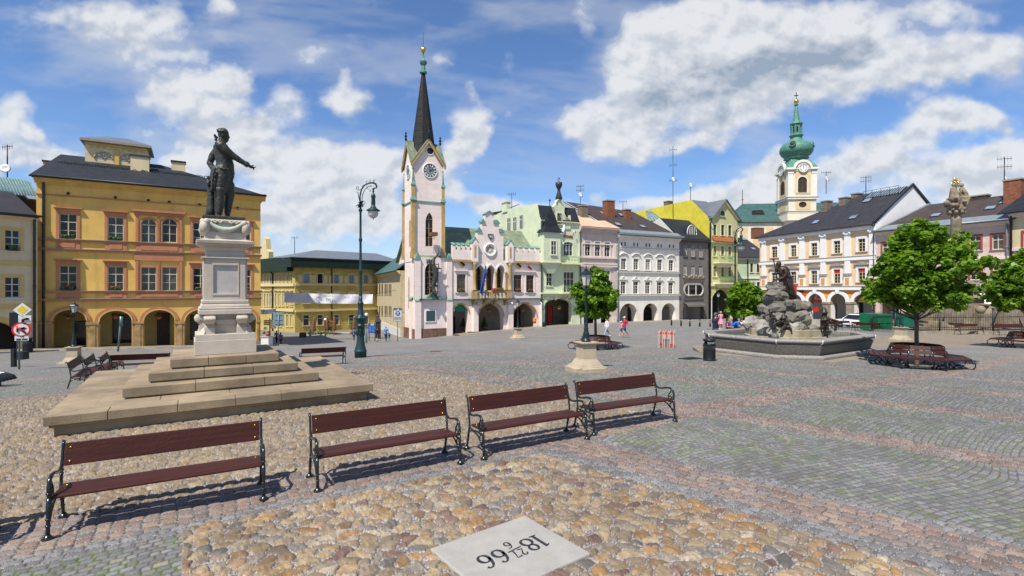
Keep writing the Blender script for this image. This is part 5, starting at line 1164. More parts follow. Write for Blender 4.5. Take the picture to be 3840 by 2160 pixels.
# ---- white house
w_=House('white_house','long white house with brown roof, hooded windows and three round arches','house',(2314,RD(2314)),(2547,RD(2547)),.2)
ww=lambda x,y,o=0: w_.uv(*cW(x,y),o)[1]
for i,(x0,d) in enumerate(((915,0),(1028,3),(1137,7),(1243,10),(1347,15))):
 wd=46-i
 w_.win(cW,x0,771+d,x0+wd,871+d*.9,'white_frame',2,3,.3,'white_trim',.2,True,'hood',glass='curtain_pane' if i==2 else 'glass_pane');w_.win(cW,x0-3-i*.3,980+d*.6,x0+wd-3,1092,'white_frame',2,3,.3,'white_trim',.18,True,'shell')
for x0 in (915,946,1028,1058,1137,1166,1245,1273,1350,1383): k=(x0-915)*.055;w_.win(cW,x0,620+k,x0+15,657+k*.8,'grey_frame',1,1,0,None,.1,False,None)
arw=[]
for x0,x1,yt in ((903,1064,1178),(1117,1250,1178),(1284,1410,1176)):
 u0,u1=w_.uv(*cW(x0,1270))[0],w_.uv(*cW(x1,1270))[0];wt=ww((x0+x1)/2,yt);w_.ops.append((u0,u1,-1.5,wt,'a',1.4,wt-(u1-u0)*.5));arw.append((u0,u1,wt))
we=ww(1150,572);w_.shell(we,15,'plaster_white');w_.arcade([(arw[0][0]+1.6,arw[0][0]+3.6,-.2,3.2,'inside_dark'),(arw[1][0]+.8,arw[1][1]-.4,.1,3.2,'shop_glass'),(arw[2][0]+.3,arw[2][1]-.6,-.2,3.4,'inside_dark')],4.6,arw[0][2]+.2,'plaster_white',y0=1.4)
for y,pr in ((687,.14),(895,.22),(1102,.28)): w=ww(1150,y);w_.band('string_course',w-.1,w+.1,pr,'white_trim');w_.band('string_cap',w+.102,w+.14,pr+.04,'grey_trim')
w_.cornice(we-.6,we-.05,.6,'plaster_white',0,w_.W,3);w_.band('lower_field',-1,ww(1150,1270),.0,'white_trim') if False else None
rl=w_.uv(*cW(395,252),8);rr_=w_.uv(*cW(1022,348),8)
mb=MB();k=4;mb.slab([(-.0,-.75,we),(w_.W+.2,-.75,we),(rr_[0],8,rr_[1]),(rl[0],8,rl[1])],.12,'roof_brown');mb.slab([(w_.W+.2,-.75,we),(w_.W+.2,15,we),(rr_[0],8,rr_[1])],.12,'roof_brown');mb.slab([(0,-.75,we),(rl[0],8,rl[1]),(rl[0],14,we),],.12,'wall_pale');mb.build('roof',w_.root)
mb=MB();mb.box(-.1,-1.0,we-.02,w_.W+.2,-.7,we+.28,'zinc');mb.slab([(-.05,-.72,we+.2),(w_.W+.15,-.72,we+.2),(w_.W+.15,.6,we+.95),(-.05,.6,we+.95)],.04,'zinc');mb.build('gutter',w_.root);w_.pipe(.1,0,we,'zinc',.1)
w_.chim(803,255,395,4.8,.8,.6,'chimney_brick','grey_trim',cW);w_.chim(965,335,410,5.0,.55,.5,'chimney_brick','grey_trim',cW)
rdep,rwr=16,(rr_[1]+rl[1])/2
for x,y in ((752,362),(918,378),(885,462),(1110,482)): w_.skyl(cW,x,y,we,rwr,rdep,.75,1.1)
hang_basket(w_,cW,972,1205,.9,'hanging flower basket in the left arch of the white house');hang_basket(w_,cW,1172,1200,.9,'hanging flower basket in the middle arch of the white house');
mb=MB();u0,u1,a,b_=w_.rect(cW,1292,1203,1378,1217,1.2);mb.box(u0,1.2,a,u1,1.3,b_,'black_iron');letters(mb,'ZLATNICTVI',u0+.15,a+.1,(b_-a)*.75,1.17,'yellow_paint',.03,.66);sg=mb.build('shop_sign',None);sg.location=w_.o;sg.rotation_euler.z=w_.rz;tag(sg,'black shop sign with yellow letters across the right arch of the white house','sign')
# ---- grey house
e=House('grey_house','narrow dark grey house with black mansard roof, round dormer and big oval window','house',(2547.5,RD(2547.5)),(2658.5,RD(2658.5)),.2)
wG=lambda x,y,o=0: e.uv(*cG(x,y),o)[1]
for x0,d in ((585,0),(650,3),(715,7)):
 e.win(cG,x0,495+d,x0+32,583+d,'white_frame',3,1,.3,None,.1,True,None,pm='grey_deep');e.win(cG,x0,653+d,x0+32,739+d,'white_frame',3,1,.3,None,.1,True,None,pm='grey_deep')
e.win(cG,593,818,746,908,'white_frame',1,1,0,'grey_deep',.1,False,arch='o',glass='curtain_pane',name='oval_window') if False else None
u0,u1,w0,w1=e.rect(cG,593,818,746,908);cu,cw=(u0+u1)/2,(w0+w1)/2;r1=(w1-w0)/2
pts=[(u1-r1+r1*cos(-pi/2+pi*i/12),cw+r1*sin(-pi/2+pi*i/12)) for i in range(13)]+[(u0+r1+r1*cos(pi/2+pi*i/12),cw+r1*sin(pi/2+pi*i/12)) for i in range(13)]
s0,s1=e.uv(*cG(583,1040))[0],e.uv(*cG(740,1040))[0];st=wG(660,972);e.ops.append((s0,s1+.5,-1.5,st,'a',.8,st-.9))
we=wG(670,442);e.shell(we,14,'plaster_grey')
mb=MB();mb.add([(a,-.02,b_) for a,b_ in pts],[tuple(range(26))],'glass_pane');mb.tube([(a,-.05,b_) for a,b_ in pts+pts[:1]],.09,'white_frame',5)
for f in (.22,.62): x=u0+(u1-u0)*f;mb.box(x-.1,-.08,w0+.05,x+.1,-.025,w1-.05,'white_frame')
mb.build('oval_window',e.root)
mb=MB();mb.tube([(a+(a-cu)*.07,-.03,cw+(b_-cw)*1.12) for a,b_ in pts+pts[:1]],.12,'grey_ornament',5);mb.build('surround',e.root)
for ya,yb_ in ((772,806),(925,950)):
 a,b_,c_,d_=e.rect(cG,588,ya,752,yb_);e.box('dark_panel',a,-.08,c_,b_,-.004,d_,'grey_deep')
mb=MB()
for k in range(9): x=u0-.1+(u1-u0+.2)*k/8;mb.ell((x,-.08,wG(670,757)+.2*(k % 2)),(.28,.1,.26),'grey_ornament',8,6)
mb.box(u0-.2,-.12,wG(670,768),u1+.2,-.004,wG(670,762),'grey_ornament');mb.build('ornament_frieze',e.root)
e.cornice(we-.5,we-.05,.45,'grey_deep',0,e.W);e.arcade([(s0+.5,s0+1.6,.1,3,'inside_dark'),(s0+1.9,s1-.3,.1,3,'red_paint')],4,st+.1,'wall_pale',s0-.3,s1+.8)
aw=wG(660,1003);mb=MB()
for i in range(8):
 t0,t1=pi/2*i/8,pi/2*(i+1)/8;mb.quad((s0,-1.0*sin(t0),aw+(st-aw)*cos(t0)),(s1,-1.0*sin(t0),aw+(st-aw)*cos(t0)),(s1,-1.0*sin(t1),aw+(st-aw)*cos(t1)),(s0,-1.0*sin(t1),aw+(st-aw)*cos(t1)),'grey_deep')
mb.build('awning',e.root)
rt=e.uv(*cG(600,280),4.5)[1];mb=MB();mb.slab([(0,-.5,we),(e.W+.1,-.5,we),(e.W+.1,4.5,rt),(0,4.5,rt)],.12,'slate');mb.slab([(0,4.5,rt),(e.W+.1,4.5,rt),(e.W+.1,13,we+1),(0,13,we+1)],.12,'slate');mb.build('roof',e.root)
yb_,wb=e.sd(*cG(330,297));mb=MB();mb.add([(-.02,0,we-3),(-.02,0,we),(-.02,4.5,rt),(-.02,yb_,wb),(-.02,yb_,we-3)],[(0,1,2,3,4)],'wall_pale');mb.build('fire_wall',e.root)
cu,cw=e.uv(*cG(653,362),.8);r_=(e.uv(*cG(692,362),.8)[0]-e.uv(*cG(615,362),.8)[0])/2
mb=MB();pts=[(cu+r_*1.25*cos(pi*i/16),cw-.4+r_*1.35*sin(pi*i/16)) for i in range(17)];mb.prism([(cu-r_*1.25,cw-1.0)]+pts[::-1]+[(cu+r_*1.25,cw-1.0)],.75,3.6,'slate');dm=mb.build('dormer',e.root)
mb=MB();pts=[(cu+r_*cos(pi*i/16),cw-.5+r_*1.2*sin(pi*i/16)) for i in range(17)]+[(cu-r_,cw-.9),(cu+r_,cw-.9)];mb.add([(a,.73,b_) for a,b_ in pts],[tuple(range(19))],'glass_pane');mb.tube([(a,.70,b_) for a,b_ in pts+pts[:1]],.09,'white_frame',5)
for f in (-.55,-.18,.18,.55): mb.box(cu+r_*f-.05,.66,cw-.9,cu+r_*f+.05,.725,cw-.5+r_*1.15*sqrt(1-f*f),'white_frame')
mb.build('dormer_window',dm)
yk,wk_=e.sd(*cG(370,280),1);p0=[e.uv(*cG(x,y),12) for x,y in ((262,292),(330,210),(430,215),(478,275))]
mb=MB();mb.slab([(p0[0][0],11,p0[0][1]),(p0[3][0],11,p0[3][1]),(p0[2][0],14,p0[2][1]+.4),(p0[1][0],14,p0[1][1]+.4)],.08,'blind_pane')
for k in range(9): f=k/8;mb.tube([(p0[0][0]+(p0[3][0]-p0[0][0])*f,10.95,p0[0][1]+(p0[3][1]-p0[0][1])*f+.05),(p0[1][0]+(p0[2][0]-p0[1][0])*f,13.9,p0[1][1]+(p0[2][1]-p0[1][1])*f+.45)],.07,'copper_green',4)
mb.prism([(p0[0][0],p0[0][1]-4),(p0[3][0],p0[3][1]-4),(p0[3][0],p0[3][1]-.1),(p0[0][0],p0[0][1]-.1)],11.1,14,'wall_pale');mb.build('glass_roof_light',e.root);e.pipe(e.W-.1,0,we,'black_iron',.1)
# ---- lime house
l=House('lime_gabled_house','lime green gabled house with two balconies, big archway and bright yellow side wall','house',(2659,RD(2659)),(2766,RD(2766)),.2)
wL=lambda x,y,o=0: l.uv(*cG(x,y),o)[1]
uL=lambda x,y,o=0: l.uv(*cG(x,y),o)[0]
for x0,x1,d in ((835,862,0),(900,927,3),(960,987,6)):
 l.win(cG,x0,494+d,x1,580+d*.5,'cream_frame',2,2,.3,'lime_trim',.14,True,None);l.win(cG,x0,665+d,x1,752-d*.3,'cream_frame',2,2,.3,'lime_trim',.14,True,None)
 l.win(cG,x0,317+d,x1,405+d,'copper_dark',2,2,.3,'lime_trim',.16,True,None)
u0,u1=max(.5,uL(818,1000)),uL(1002,1000);wt=wL(900,856);l.ops.append((u0,u1,-1.5,wt,'a',1.0,wt-(u1-u0)*.48))
el,ap=wL(930,300),wL(930,118);gl,gr_=uL(826,260),l.W
mb=MB();l.facade(mb,0,l.W,-1.5,el,'plaster_lime');mb.quad((l.W,0,-1.5),(l.W,14,-1.5),(l.W,14,el),(l.W,0,el),'plaster_lime');wl_,wr2=wL(826,250),wL(1040,268)
mb.add([(gl,0,el),(gr_,0,el),(gr_,0,wr2),(uL(930,118),0,ap),(gl,0,wl_)],[(0,1,2,3,4)],'plaster_lime');mb.box(0,.05,el-.5,gl,3,wL(800,245),'roof_zinc');mb.build('wall',l.root,fix=False)
mb=MB();apu=uL(930,118);mb.slab([(gl-.5,-.5,wl_-.3),(apu,-.5,ap+.25),(apu,9,ap+.25),(gl-.5,9,wl_-.3)],.12,'roof_zinc');mb.slab([(apu,-.5,ap+.25),(gr_+.7,-.5,wr2-.5),(gr_+.7,9,wr2-.5),(apu,9,ap+.25)],.12,'roof_zinc');mb.build('roof',l.root)
mb=MB();mb.prism([(gl-.3,wl_-.3),(apu,ap+.05),(gr_+.5,wr2-.35),(gr_+.2,wr2-.35),(apu,ap-.35),(gl,wl_-.3)],-.3,-.004,'lime_trim');mb.build('verge_board',l.root)
l.win(cG,892,200,932,245,'copper_dark',2,1,.3,'lime_trim',.12,True,None,arch='a',cut=False,off=-.04)
mb=MB();a,b_=uL(822,440),uL(1014,440);mb.slab([(a,-.6,wL(920,456,-.5)),(b_,-.6,wL(920,460,-.5)),(b_,-.02,wL(920,416)),(a,-.02,wL(920,416))],.08,'tile_orange');mb.build('tiled_strip',l.root)
ys,wsd=l.sd(*cG(652,110));yq,wq_=l.sd(*cG(172,215));yp,wp_=l.sd(*cG(788,245))
mb=MB();mb.add([(-.03,0,4),(-.03,0,wp_-.6),(-.03,max(yp,.3),wp_),(-.03,ys,wsd),(-.03,yq,wq_),(-.03,yq,4)],[(0,1,2,3,4,5)],'wall_yellow');mb.build('fire_wall',l.root)
mb=MB();mb.slab([(0,.2,wp_),(apu,.2,wp_),(apu,ys,wsd),(0,ys,wsd)],.1,'roof_zinc');mb.build('main_roof',l.root)
for ya,yb_ in ((580,640),(757,812)):
 a,b_=uL(876,ya,-1),uL(1006,ya,-1);z0,z1=wL(940,yb_-10,-1),wL(940,ya,-1);mb=MB();mb.box(a,-1.3,z0-.25,b_,-.004,z0,'lime_trim');mb.frus(((a+b_)/2,-.62),((b_-a)*.3,.4),((b_-a)*.48,.6),z0-.9,z0-.252,'lime_trim');bl=mb.build('balcony',l.root);mb=MB()
 for k in range(15): x=a+.05+(b_-a-.1)*k/14;mb.tube([(x,-1.2,z0),(x,-1.38,z0+(z1-z0)*.35),(x,-1.2,z1)],.03,'rail_green',4)
 mb.box(a,-1.25,z1-.04,b_,-1.15,z1+.04,'rail_green');mb.build('railing',bl)
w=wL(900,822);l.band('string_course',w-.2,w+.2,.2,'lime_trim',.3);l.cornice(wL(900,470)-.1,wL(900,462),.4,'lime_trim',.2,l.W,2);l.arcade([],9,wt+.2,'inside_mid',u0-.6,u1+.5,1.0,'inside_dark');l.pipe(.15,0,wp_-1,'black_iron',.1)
l.box('white_pier',.45,-.12,-1,u0-.02 if u0>.6 else .62,.3,wL(806,920),'white_paint')
l.chim(458,128,150,ys+9,.6,.6,'chimney_old','grey_trim',cG)
p=l.P(-.2,l.sd(*cG(505,140))[0],l.sd(*cG(505,245))[1]);antenna(p,13,'tallest antenna mast with white dishes rising from the yellow side wall',.52,3)
p=l.P(.3,l.sd(*cG(635,120))[0],l.sd(*cG(635,165))[1]);antenna(p,4,'short mast with a small white dish at the top of the yellow wall',.95,0)
# ---- pale green small house
z_=House('apple_green_house','small apple green house with dark roof in the gap left of the cream arcade building','house',(2760,97),(2885,99),0)
for x0,x1,ya,yb_ in ((1143,1168,641,716),(1197,1223,645,718),(1199,1225,797,868)): z_.win(cG,x0,ya,x1,yb_,'brown_frame',2,1,0,'white_trim',.14,True,None)
wz=z_.uv(*cG(1150,592))[1];z_.shell(wz,12,'plaster_apple');z_.cornice(wz-.5,wz,.5,'white_trim');z_.roof(wz,z_.uv(*cG(1150,430),7)[1],14,'roof_dark',-.2,z_.W+.2,.6);w=z_.uv(*cG(1190,765))[1];z_.band('string_course',w-.12,w+.12,.15,'white_trim');z_.pipe(z_.uv(*cG(1120,700))[0],0,wz,'black_iron',.1)
z_.chim(1205,350,395,5,1.1,.6,'chimney_brick','grey_trim',cG)
for x,y in ((1090,440),(1170,520)): z_.skyl(cG,x,y,wz,z_.uv(*cG(1150,430),7)[1],14,.6,1)
# ---- church
mat('plaster_ivory',(.72,.66,.53),.85,.05,.6,streak=.1)
mat('plaster_butter',(.64,.49,.28),.85,.06,.8)
Ch=House('church','baroque church with white clock tower, green onion dome and long green roof','church',(2957,120),(3061,119.4),0)
wc=lambda x,y,o=0: Ch.uv(*cCh(x,y),o)[1]
uc=lambda x,y,o=0: Ch.uv(*cCh(x,y),o)[0]
S2=Ch.W;wtop=wc(490,800)
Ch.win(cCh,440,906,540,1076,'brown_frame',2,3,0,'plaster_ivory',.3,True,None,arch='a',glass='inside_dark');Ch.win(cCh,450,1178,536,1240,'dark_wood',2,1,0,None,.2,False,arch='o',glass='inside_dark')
mb=MB();Ch.facade(mb,0,S2,-2,wtop,'plaster_ivory');mb.quad((0,0,-2),(0,S2,-2),(0,S2,wtop),(0,0,wtop),'plaster_ivory');mb.quad((S2,0,-2),(S2,S2,-2),(S2,S2,wtop),(S2,0,wtop),'plaster_ivory');mb.quad((0,S2,-2),(S2,S2,-2),(S2,S2,wtop),(0,S2,wtop),'plaster_ivory');mb.build('tower',Ch.root,fix=False)
for wv_,pr,th in ((wc(490,1290),.3,.3),(wc(490,1140),.35,.4),(wc(490,835),.2,.25)): mb=MB();mb.box(-pr,-pr,wv_-th/2,S2+pr,S2+pr,wv_+th/2,'white_trim');mb.box(-pr-.1,-pr-.1,wv_+th/2+.002,S2+pr+.1,S2+pr+.1,wv_+th/2+.12,'grey_trim');mb.build('ledge',Ch.root)
mb=MB();mb.box(-.45,-.45,wc(490,1380),S2+.45,S2+.45,wc(490,1292)-.3,'plaster_ivory');mb.build('tower_foot',Ch.root)
for a,b_,y0_,y1_ in ((uc(412,950),uc(578,950),1100,850),(uc(415,1200),uc(578,1200),1262,1160)):
 wz0,wz1=wc(490,y0_),wc(490,y1_);mb=MB()
 Ch.facade(mb,a,b_,wz0,wz1,'plaster_butter',y=-.05,ops=[(o[0]-.02,o[1]+.02,o[2]-.02,o[3]+.02,*o[4:]) for o in Ch.ops if o[2]>wz0 and o[3]<wz1]);mb.box(-.05,a,wz0,-.01,b_,wz1,'plaster_butter');mb.build('wall_field',Ch.root)
mb=MB();uu0,uu1=S2*.32,S2*.68;sp=wc(490,975);pts=[(uu0,wc(490,1076)),(uu1,wc(490,1076)),(uu1,sp)]+[((uu0+uu1)/2+(uu1-uu0)/2*cos(pi*i/10),sp+(uu1-uu0)/2*sin(pi*i/10)) for i in range(11)]+[(uu0,sp)]
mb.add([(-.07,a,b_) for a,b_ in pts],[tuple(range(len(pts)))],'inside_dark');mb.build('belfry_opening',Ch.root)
for f0,f1 in ((-.02,.16),(.84,1.02)):
 mb=MB();mb.box(S2*f0,-.14,wc(490,1122),S2*f1,-.004,wc(490,870),'white_trim');mb.box(S2*f0-.1,-.22,wc(490,870),S2*f1+.1,-.005,wc(490,846),'white_trim');mb.box(-.14,S2*f0,wc(490,1122),-.004,S2*f1,wc(490,870),'white_trim');mb.build('pilaster',Ch.root)
mb=MB();hp=[(-.5,wtop-.6),(S2*.22,wtop-.6)]+[(S2*.5+S2*.28*cos(pi-pi*i/10),wtop-.6+1.7*sin(pi*i/10)) for i in range(11)]+[(S2+.5,wtop-.6),(S2+.5,wtop-.15),(S2*.82,wtop-.15)]+[(S2*.5+S2*.33*cos(pi*i/10),wtop-.1+1.75*sin(pi*i/10)) for i in range(11)]+[(S2*.18,wtop-.15),(-.5,wtop-.15)]
mb.prism(hp,-.55,-.005,'white_trim');mb.T=Matrix.Translation((0,S2,0))@Matrix.Rotation(-pi/2,4,'Z');mb.prism(hp,-.55,-.005,'white_trim');mb.build('cornice',Ch.root)
cu,cw=Ch.uv(*cCh(493,813));cr=(uc(538,813)-uc(447,813))/2
mb=MB();mb.prism([(S2*.5+S2*.3*cos(pi*i/10),wtop-.6+1.7*sin(pi*i/10)) for i in range(11)],-.3,-.006,'plaster_ivory');mb.T=Matrix.Translation((0,S2,0))@Matrix.Rotation(-pi/2,4,'Z');mb.prism([(S2*.5+S2*.3*cos(pi*i/10),wtop-.6+1.7*sin(pi*i/10)) for i in range(11)],-.3,-.006,'plaster_ivory');mb.build('clock_field',Ch.root)
clock(cu,cw,cr,0,Ch.root,'white_paint','black_iron',(12,11.8),Matrix.Translation((cu,-.32,cw))@Matrix.Rotation(pi/2,4,'X'));clock(0,0,cr,0,Ch.root,'white_paint','black_iron',(12,11.8),Matrix.Translation((-.32,S2*.5,cw))@Matrix.Rotation(-pi/2,4,'Z')@Matrix.Rotation(pi/2,4,'X'))
m_=S2/2;wm_=lambda y: wc(425,y,m_);rx=lambda x0,x1,y: (uc(x1,y,m_)-uc(x0,y,m_))/2
mb=MB();mb.frus((m_,m_),m_+.35,rx(330,525,745),wtop-.1,wm_(738),'copper_bright');mb.build('dome_skirt',Ch.root)
mb=MB();mb.lathe([(rx(320,530,740),wm_(745)),(rx(318,532,718),wm_(722)),(rx(290,553,712),wm_(712)),(rx(300,545,700),wm_(700)),(rx(300,540,692),wm_(692)),(rx(270,572,675),wm_(675)),(rx(250,591,640),wm_(640)),(rx(248,593,612),wm_(612)),(rx(258,584,580),wm_(580)),(rx(285,560,552),wm_(552)),(rx(318,528,536),wm_(536)),(rx(333,508,526),wm_(528)),(rx(362,480,500),wm_(500)),(rx(360,478,470),wm_(474)),(rx(345,496,468),wm_(464)),(rx(360,482,450),wm_(448))],'copper_bright',(m_,m_,0),16,True);dome=mb.build('onion_dome',Ch.root)
mb=MB();r_=rx(366,478,400)
for k in range(8): a=k*pi/4+.2;mb.box(-.2,-.2,0,.2,.2,1,'copper_bright') if False else mb.tube([(m_+r_*.85*cos(a),m_+r_*.85*sin(a),wm_(450)),(m_+r_*.85*cos(a),m_+r_*.85*sin(a),wm_(350))],.26,'copper_bright',6,False)
mb.lathe([(r_*.95,wm_(372)),(r_*.95,wm_(350)),(r_*1.25,wm_(338)),(r_*1.2,wm_(326)),(r_*.8,wm_(312)),(r_*.62,wm_(300))],'copper_bright',(m_,m_,0),8,False);mb.lathe([(r_*.98,wm_(450)),(r_*.95,wm_(432)),(r_*.6,wm_(430))],'copper_bright',(m_,m_,0),8,False);mb.build('lantern',dome)
mb=MB();mb.lathe([(rx(380,462,305),wm_(312)),(rx(398,444,200),wm_(200)),(.25,wm_(136)),(.5,wm_(126)),(.45,wm_(116)),(.1,wm_(105))],'copper_bright',(m_,m_,0),8,False);mb.build('spire',dome)
mb=MB();mb.ell((m_,m_,wm_(88)),.55,'gold',14,9);gb=mb.build('golden_ball',dome);mb=MB();mb.box(m_-.06,m_-.06,wm_(75),m_+.06,m_+.06,wm_(-12),'black_iron');mb.box(m_-.5,m_-.05,wm_(28),m_+.5,m_+.05,wm_(20),'black_iron');mb.build('cross',gb)
for a in (-.62,-2.2):
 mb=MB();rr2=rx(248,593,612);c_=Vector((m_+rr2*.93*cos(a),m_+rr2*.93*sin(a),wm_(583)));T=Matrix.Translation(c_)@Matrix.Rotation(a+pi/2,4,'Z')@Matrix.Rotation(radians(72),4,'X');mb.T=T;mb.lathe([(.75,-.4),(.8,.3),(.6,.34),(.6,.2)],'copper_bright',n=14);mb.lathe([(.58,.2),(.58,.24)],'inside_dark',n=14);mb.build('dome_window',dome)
# nave
ny=3.0;nu0=Ch.uv(*cG(990,297),ny)[0];nw=Ch.uv(*cG(1150,298),ny)[1];nr=Ch.uv(*cG(1200,142),ny+8)[1];nr0=Ch.uv(*cG(1078,142),ny+8)[0]
mb=MB();mb.box(nu0+.6,ny,-2,S2+16,ny+15,nw,'plaster_ivory');
for k in range(4): x=nu0+2+(0-nu0)*k/4;mb.box(x,ny-.05,-1,x+1.8,ny-.004,nw-1.2,'plaster_butter')
mb.build('nave',Ch.root)
mb=MB();mb.slab([(nu0,ny-.6,nw),(S2+17,ny-.6,nw),(S2+17,ny+8,nr),(nr0,ny+8,nr)],.15,'copper_dark');mb.slab([(nu0,ny+16,nw),(nu0,ny-.6,nw),(nr0,ny+8,nr)],.15,'copper_dark');mb.slab([(S2+17,ny+16,nw),(nu0,ny+16,nw),(nr0,ny+8,nr),(S2+17,ny+8,nr)],.15,'copper_dark');mb.build('nave_roof',Ch.root)
for x,y in ((1205,215),(3280,0)):
 if x>3000: continue
 uu,w2=Ch.uv(*cG(x,y),ny+3.2);mb=MB();mb.prism([(uu-1.6,w2-.7),(uu+1.6,w2-.7),(uu+1.0,w2+.5),(uu-1.0,w2+.5)],ny+2.6,ny+6,'slate');mb.prism([(uu-1,w2-.4),(uu+1,w2-.4),(uu+.7,w2+.2),(uu-.7,w2+.2)],ny+2.55,ny+2.59,'inside_dark');mb.build('roof_dormer',Ch.root)
uu,w2=Ch.uv(*cG(1080,140),ny+8);mb=MB();mb.tube([(uu,ny+8,w2-.5),(uu,ny+8,w2+3.5)],.08,'gutter',5);mb.ell((uu,ny+8,w2+1),.25,'terracotta',8,6);mb.build('roof_rod',Ch.root)
# ------------------------------------------------------------------ cream arcade building on the right
mat('plaster_peach',(.72,.53,.33),.85,.05,.6,streak=.08)
mat('stucco_white',(.76,.75,.74),.85,.05,.8)
mat('plaster_orange',(.66,.32,.09),.85,.06,.7,brick=(30,.38,.22))
mat('sign_red',(.62,.015,.012),.45,.06,3)
mat('sign_yellow',(.72,.52,.02),.5,.06,3)
R_=House('peach_arcade_building','peach building with white pilasters, orange arcade floor and dark roof beside the fountain','building',(2849,84),(3283,66.3),0)
wK=lambda x,y,o=0: R_.uv(*cK(x,y),o)[1]
uK=lambda x,y,o=0: R_.uv(*cK(x,y),o)[0]
for i,(x0,x1,ya,yb_,yc,yd) in enumerate(((473,507,925,992,1082,1146),(588,622,916,986,1076,1148),(712,748,903,979,1070,1149),(848,887,890,966,1062,1147),(995,1038,877,955,1055,1140))):
 R_.win(cK,x0,ya,x1,yb_,'cream_frame',2,3,.3,'stucco_white',.3,True,None,pm='grey_trim');R_.win(cK,x0,yc,x1,yd,'cream_frame',2,3,.3,'stucco_white',.3,True,'arc' if i==2 else 'tri',pm='grey_trim')
arr=[]
for x0,x1,yt in ((870,1018,470),(1085,1262,468),(1333,1498,468),(1588,1768,468),(1860,2072,470)):
 u0,u1=R_.uv(*a6(x0,640))[0],R_.uv(*a6(x1,640))[0];wt=R_.uv(*a6((x0+x1)/2,yt))[1];sp=R_.uv(*a6((x0+x1)/2,565))[1];arr.append((u0,u1,sp,wt));R_.ops.append((u0,u1,-1.5,wt,'a',.9,sp))
we=wK(720,838);wo_=R_.uv(*a6(1500,415))[1]
mb=MB();R_.facade(mb,0,R_.W,-1.5,wo_,'plaster_orange','stucco_white');R_.facade(mb,0,R_.W,wo_,we,'plaster_peach');Rd=14
for x in (0,R_.W): mb.quad((x,0,-1.5),(x,Rd,-1.5),(x,Rd,we),(x,0,we),'plaster_peach')
mb.quad((0,Rd,-1.5),(R_.W,Rd,-1.5),(R_.W,Rd,we),(0,Rd,we),'plaster_peach');mb.build('wall',R_.root,fix=False)
for u0,u1,sp,wt in arr:
 R_.archring(u0,u1,sp,wt,'a',.5,'stucco_white',.14);k=MB();k.prism([((u0+u1)/2-.22,wt+.05),((u0+u1)/2+.22,wt+.05),((u0+u1)/2+.3,wt+.62),((u0+u1)/2-.3,wt+.62)],-.3,-.145,'stucco_white');k.build('keystone',R_.root)
ed=[0]+[x for a in arr for x in a[:2]]+[R_.W]
for i in range(0,len(ed),2):
 a,b_=ed[i]+.03,ed[i+1]-.03;mb=MB();sp=arr[min(i//2,4)][2];mb.box(a,-.12,-1.4,b_,.85,sp-.3,'stone_grey');mb.box(a-.08,-.2,sp-.3,b_+.08,.9,sp-.02,'stone_grey');mb.box(a-.08,-.2,-1.4,b_+.08,.9,.5,'stone_grey');mb.build('pier',R_.root,.02)
R_.arcade([(arr[2][0]+.2,arr[2][1]-1.2,.6,3,'shop_glass'),(arr[3][0]-.5,arr[3][0]+1.6,0,3.6,'inside_dark'),(arr[4][0],arr[4][0]+2.2,.2,3.4,'shop_glass')],4.2,arr[2][3]+.2,'wall_pale')
for i,m__ in ((2,'sign_red'),(4,'sign_yellow')):
 u0,u1,sp,wt=arr[i];k=MB();hd=arc_pts(u0+.25,u1-.25,sp,wt-.35,'a');k.prism(hd,.45,.5,m__)
 sgn=k.build('arch_sign',None);sgn.location=R_.o;sgn.rotation_euler.z=R_.rz;tag(sgn,('red' if i==2 else 'yellow')+' half-round sign filling the top of an arch of the peach building','sign')
 k=MB();cx_=(u0+u1)/2
 if i==2: k.lathe([(.5,0),(.55,.04)],'grey_frame',n=6) if False else k.prism([(cx_-.6,sp+.45),(cx_+.5,sp+.35),(cx_+.65,sp+.85),(cx_+.3,sp+1.15),(cx_-.35,sp+1.1)],.40,.44,'grey_frame');k.prism([(cx_-.2,sp+.55),(cx_+.35,sp+.55),(cx_+.35,sp+.95),(cx_-.1,sp+.95)],.38,.398,'sign_red')
 else:
  for kk,(zz_,l_) in enumerate(((.2,1.5),(.55,1.2),(.85,.8))): k.tube([(cx_-l_,.42,sp+zz_),(cx_+l_*.9,.42,sp+zz_+.02)],.035,'grey_deep',4)
 k.build('sign_mark',sgn)
u0,u1,sp,wt=arr[2];k=MB();yb_=sp-1.1;k.prism([(u0-.1,yb_-.2),(u0+.9,yb_-.2),(u0+.9,yb_-.45),(u0+1.5,yb_),(u0+.9,yb_+.45),(u0+.9,yb_+.2),(u0-.1,yb_+.2)],.3,.36,'sign_red');sgn=k.build('arrow_sign',None);sgn.location=R_.o;sgn.rotation_euler.z=R_.rz;tag(sgn,'red arrow sign pointing right under the red arch sign','sign')
a,b_,c_,d_=R_.rect(a6,1195,427,1330,475);k=MB();letters(k,'FITNESS',a,c_+(d_-c_)*.52,(d_-c_)*.42,-.1,'black_iron',.05);letters(k,'DELLE',a+.9,c_,(d_-c_)*.36,-.1,'sign_red',.04);k.build('lettering',R_.root)
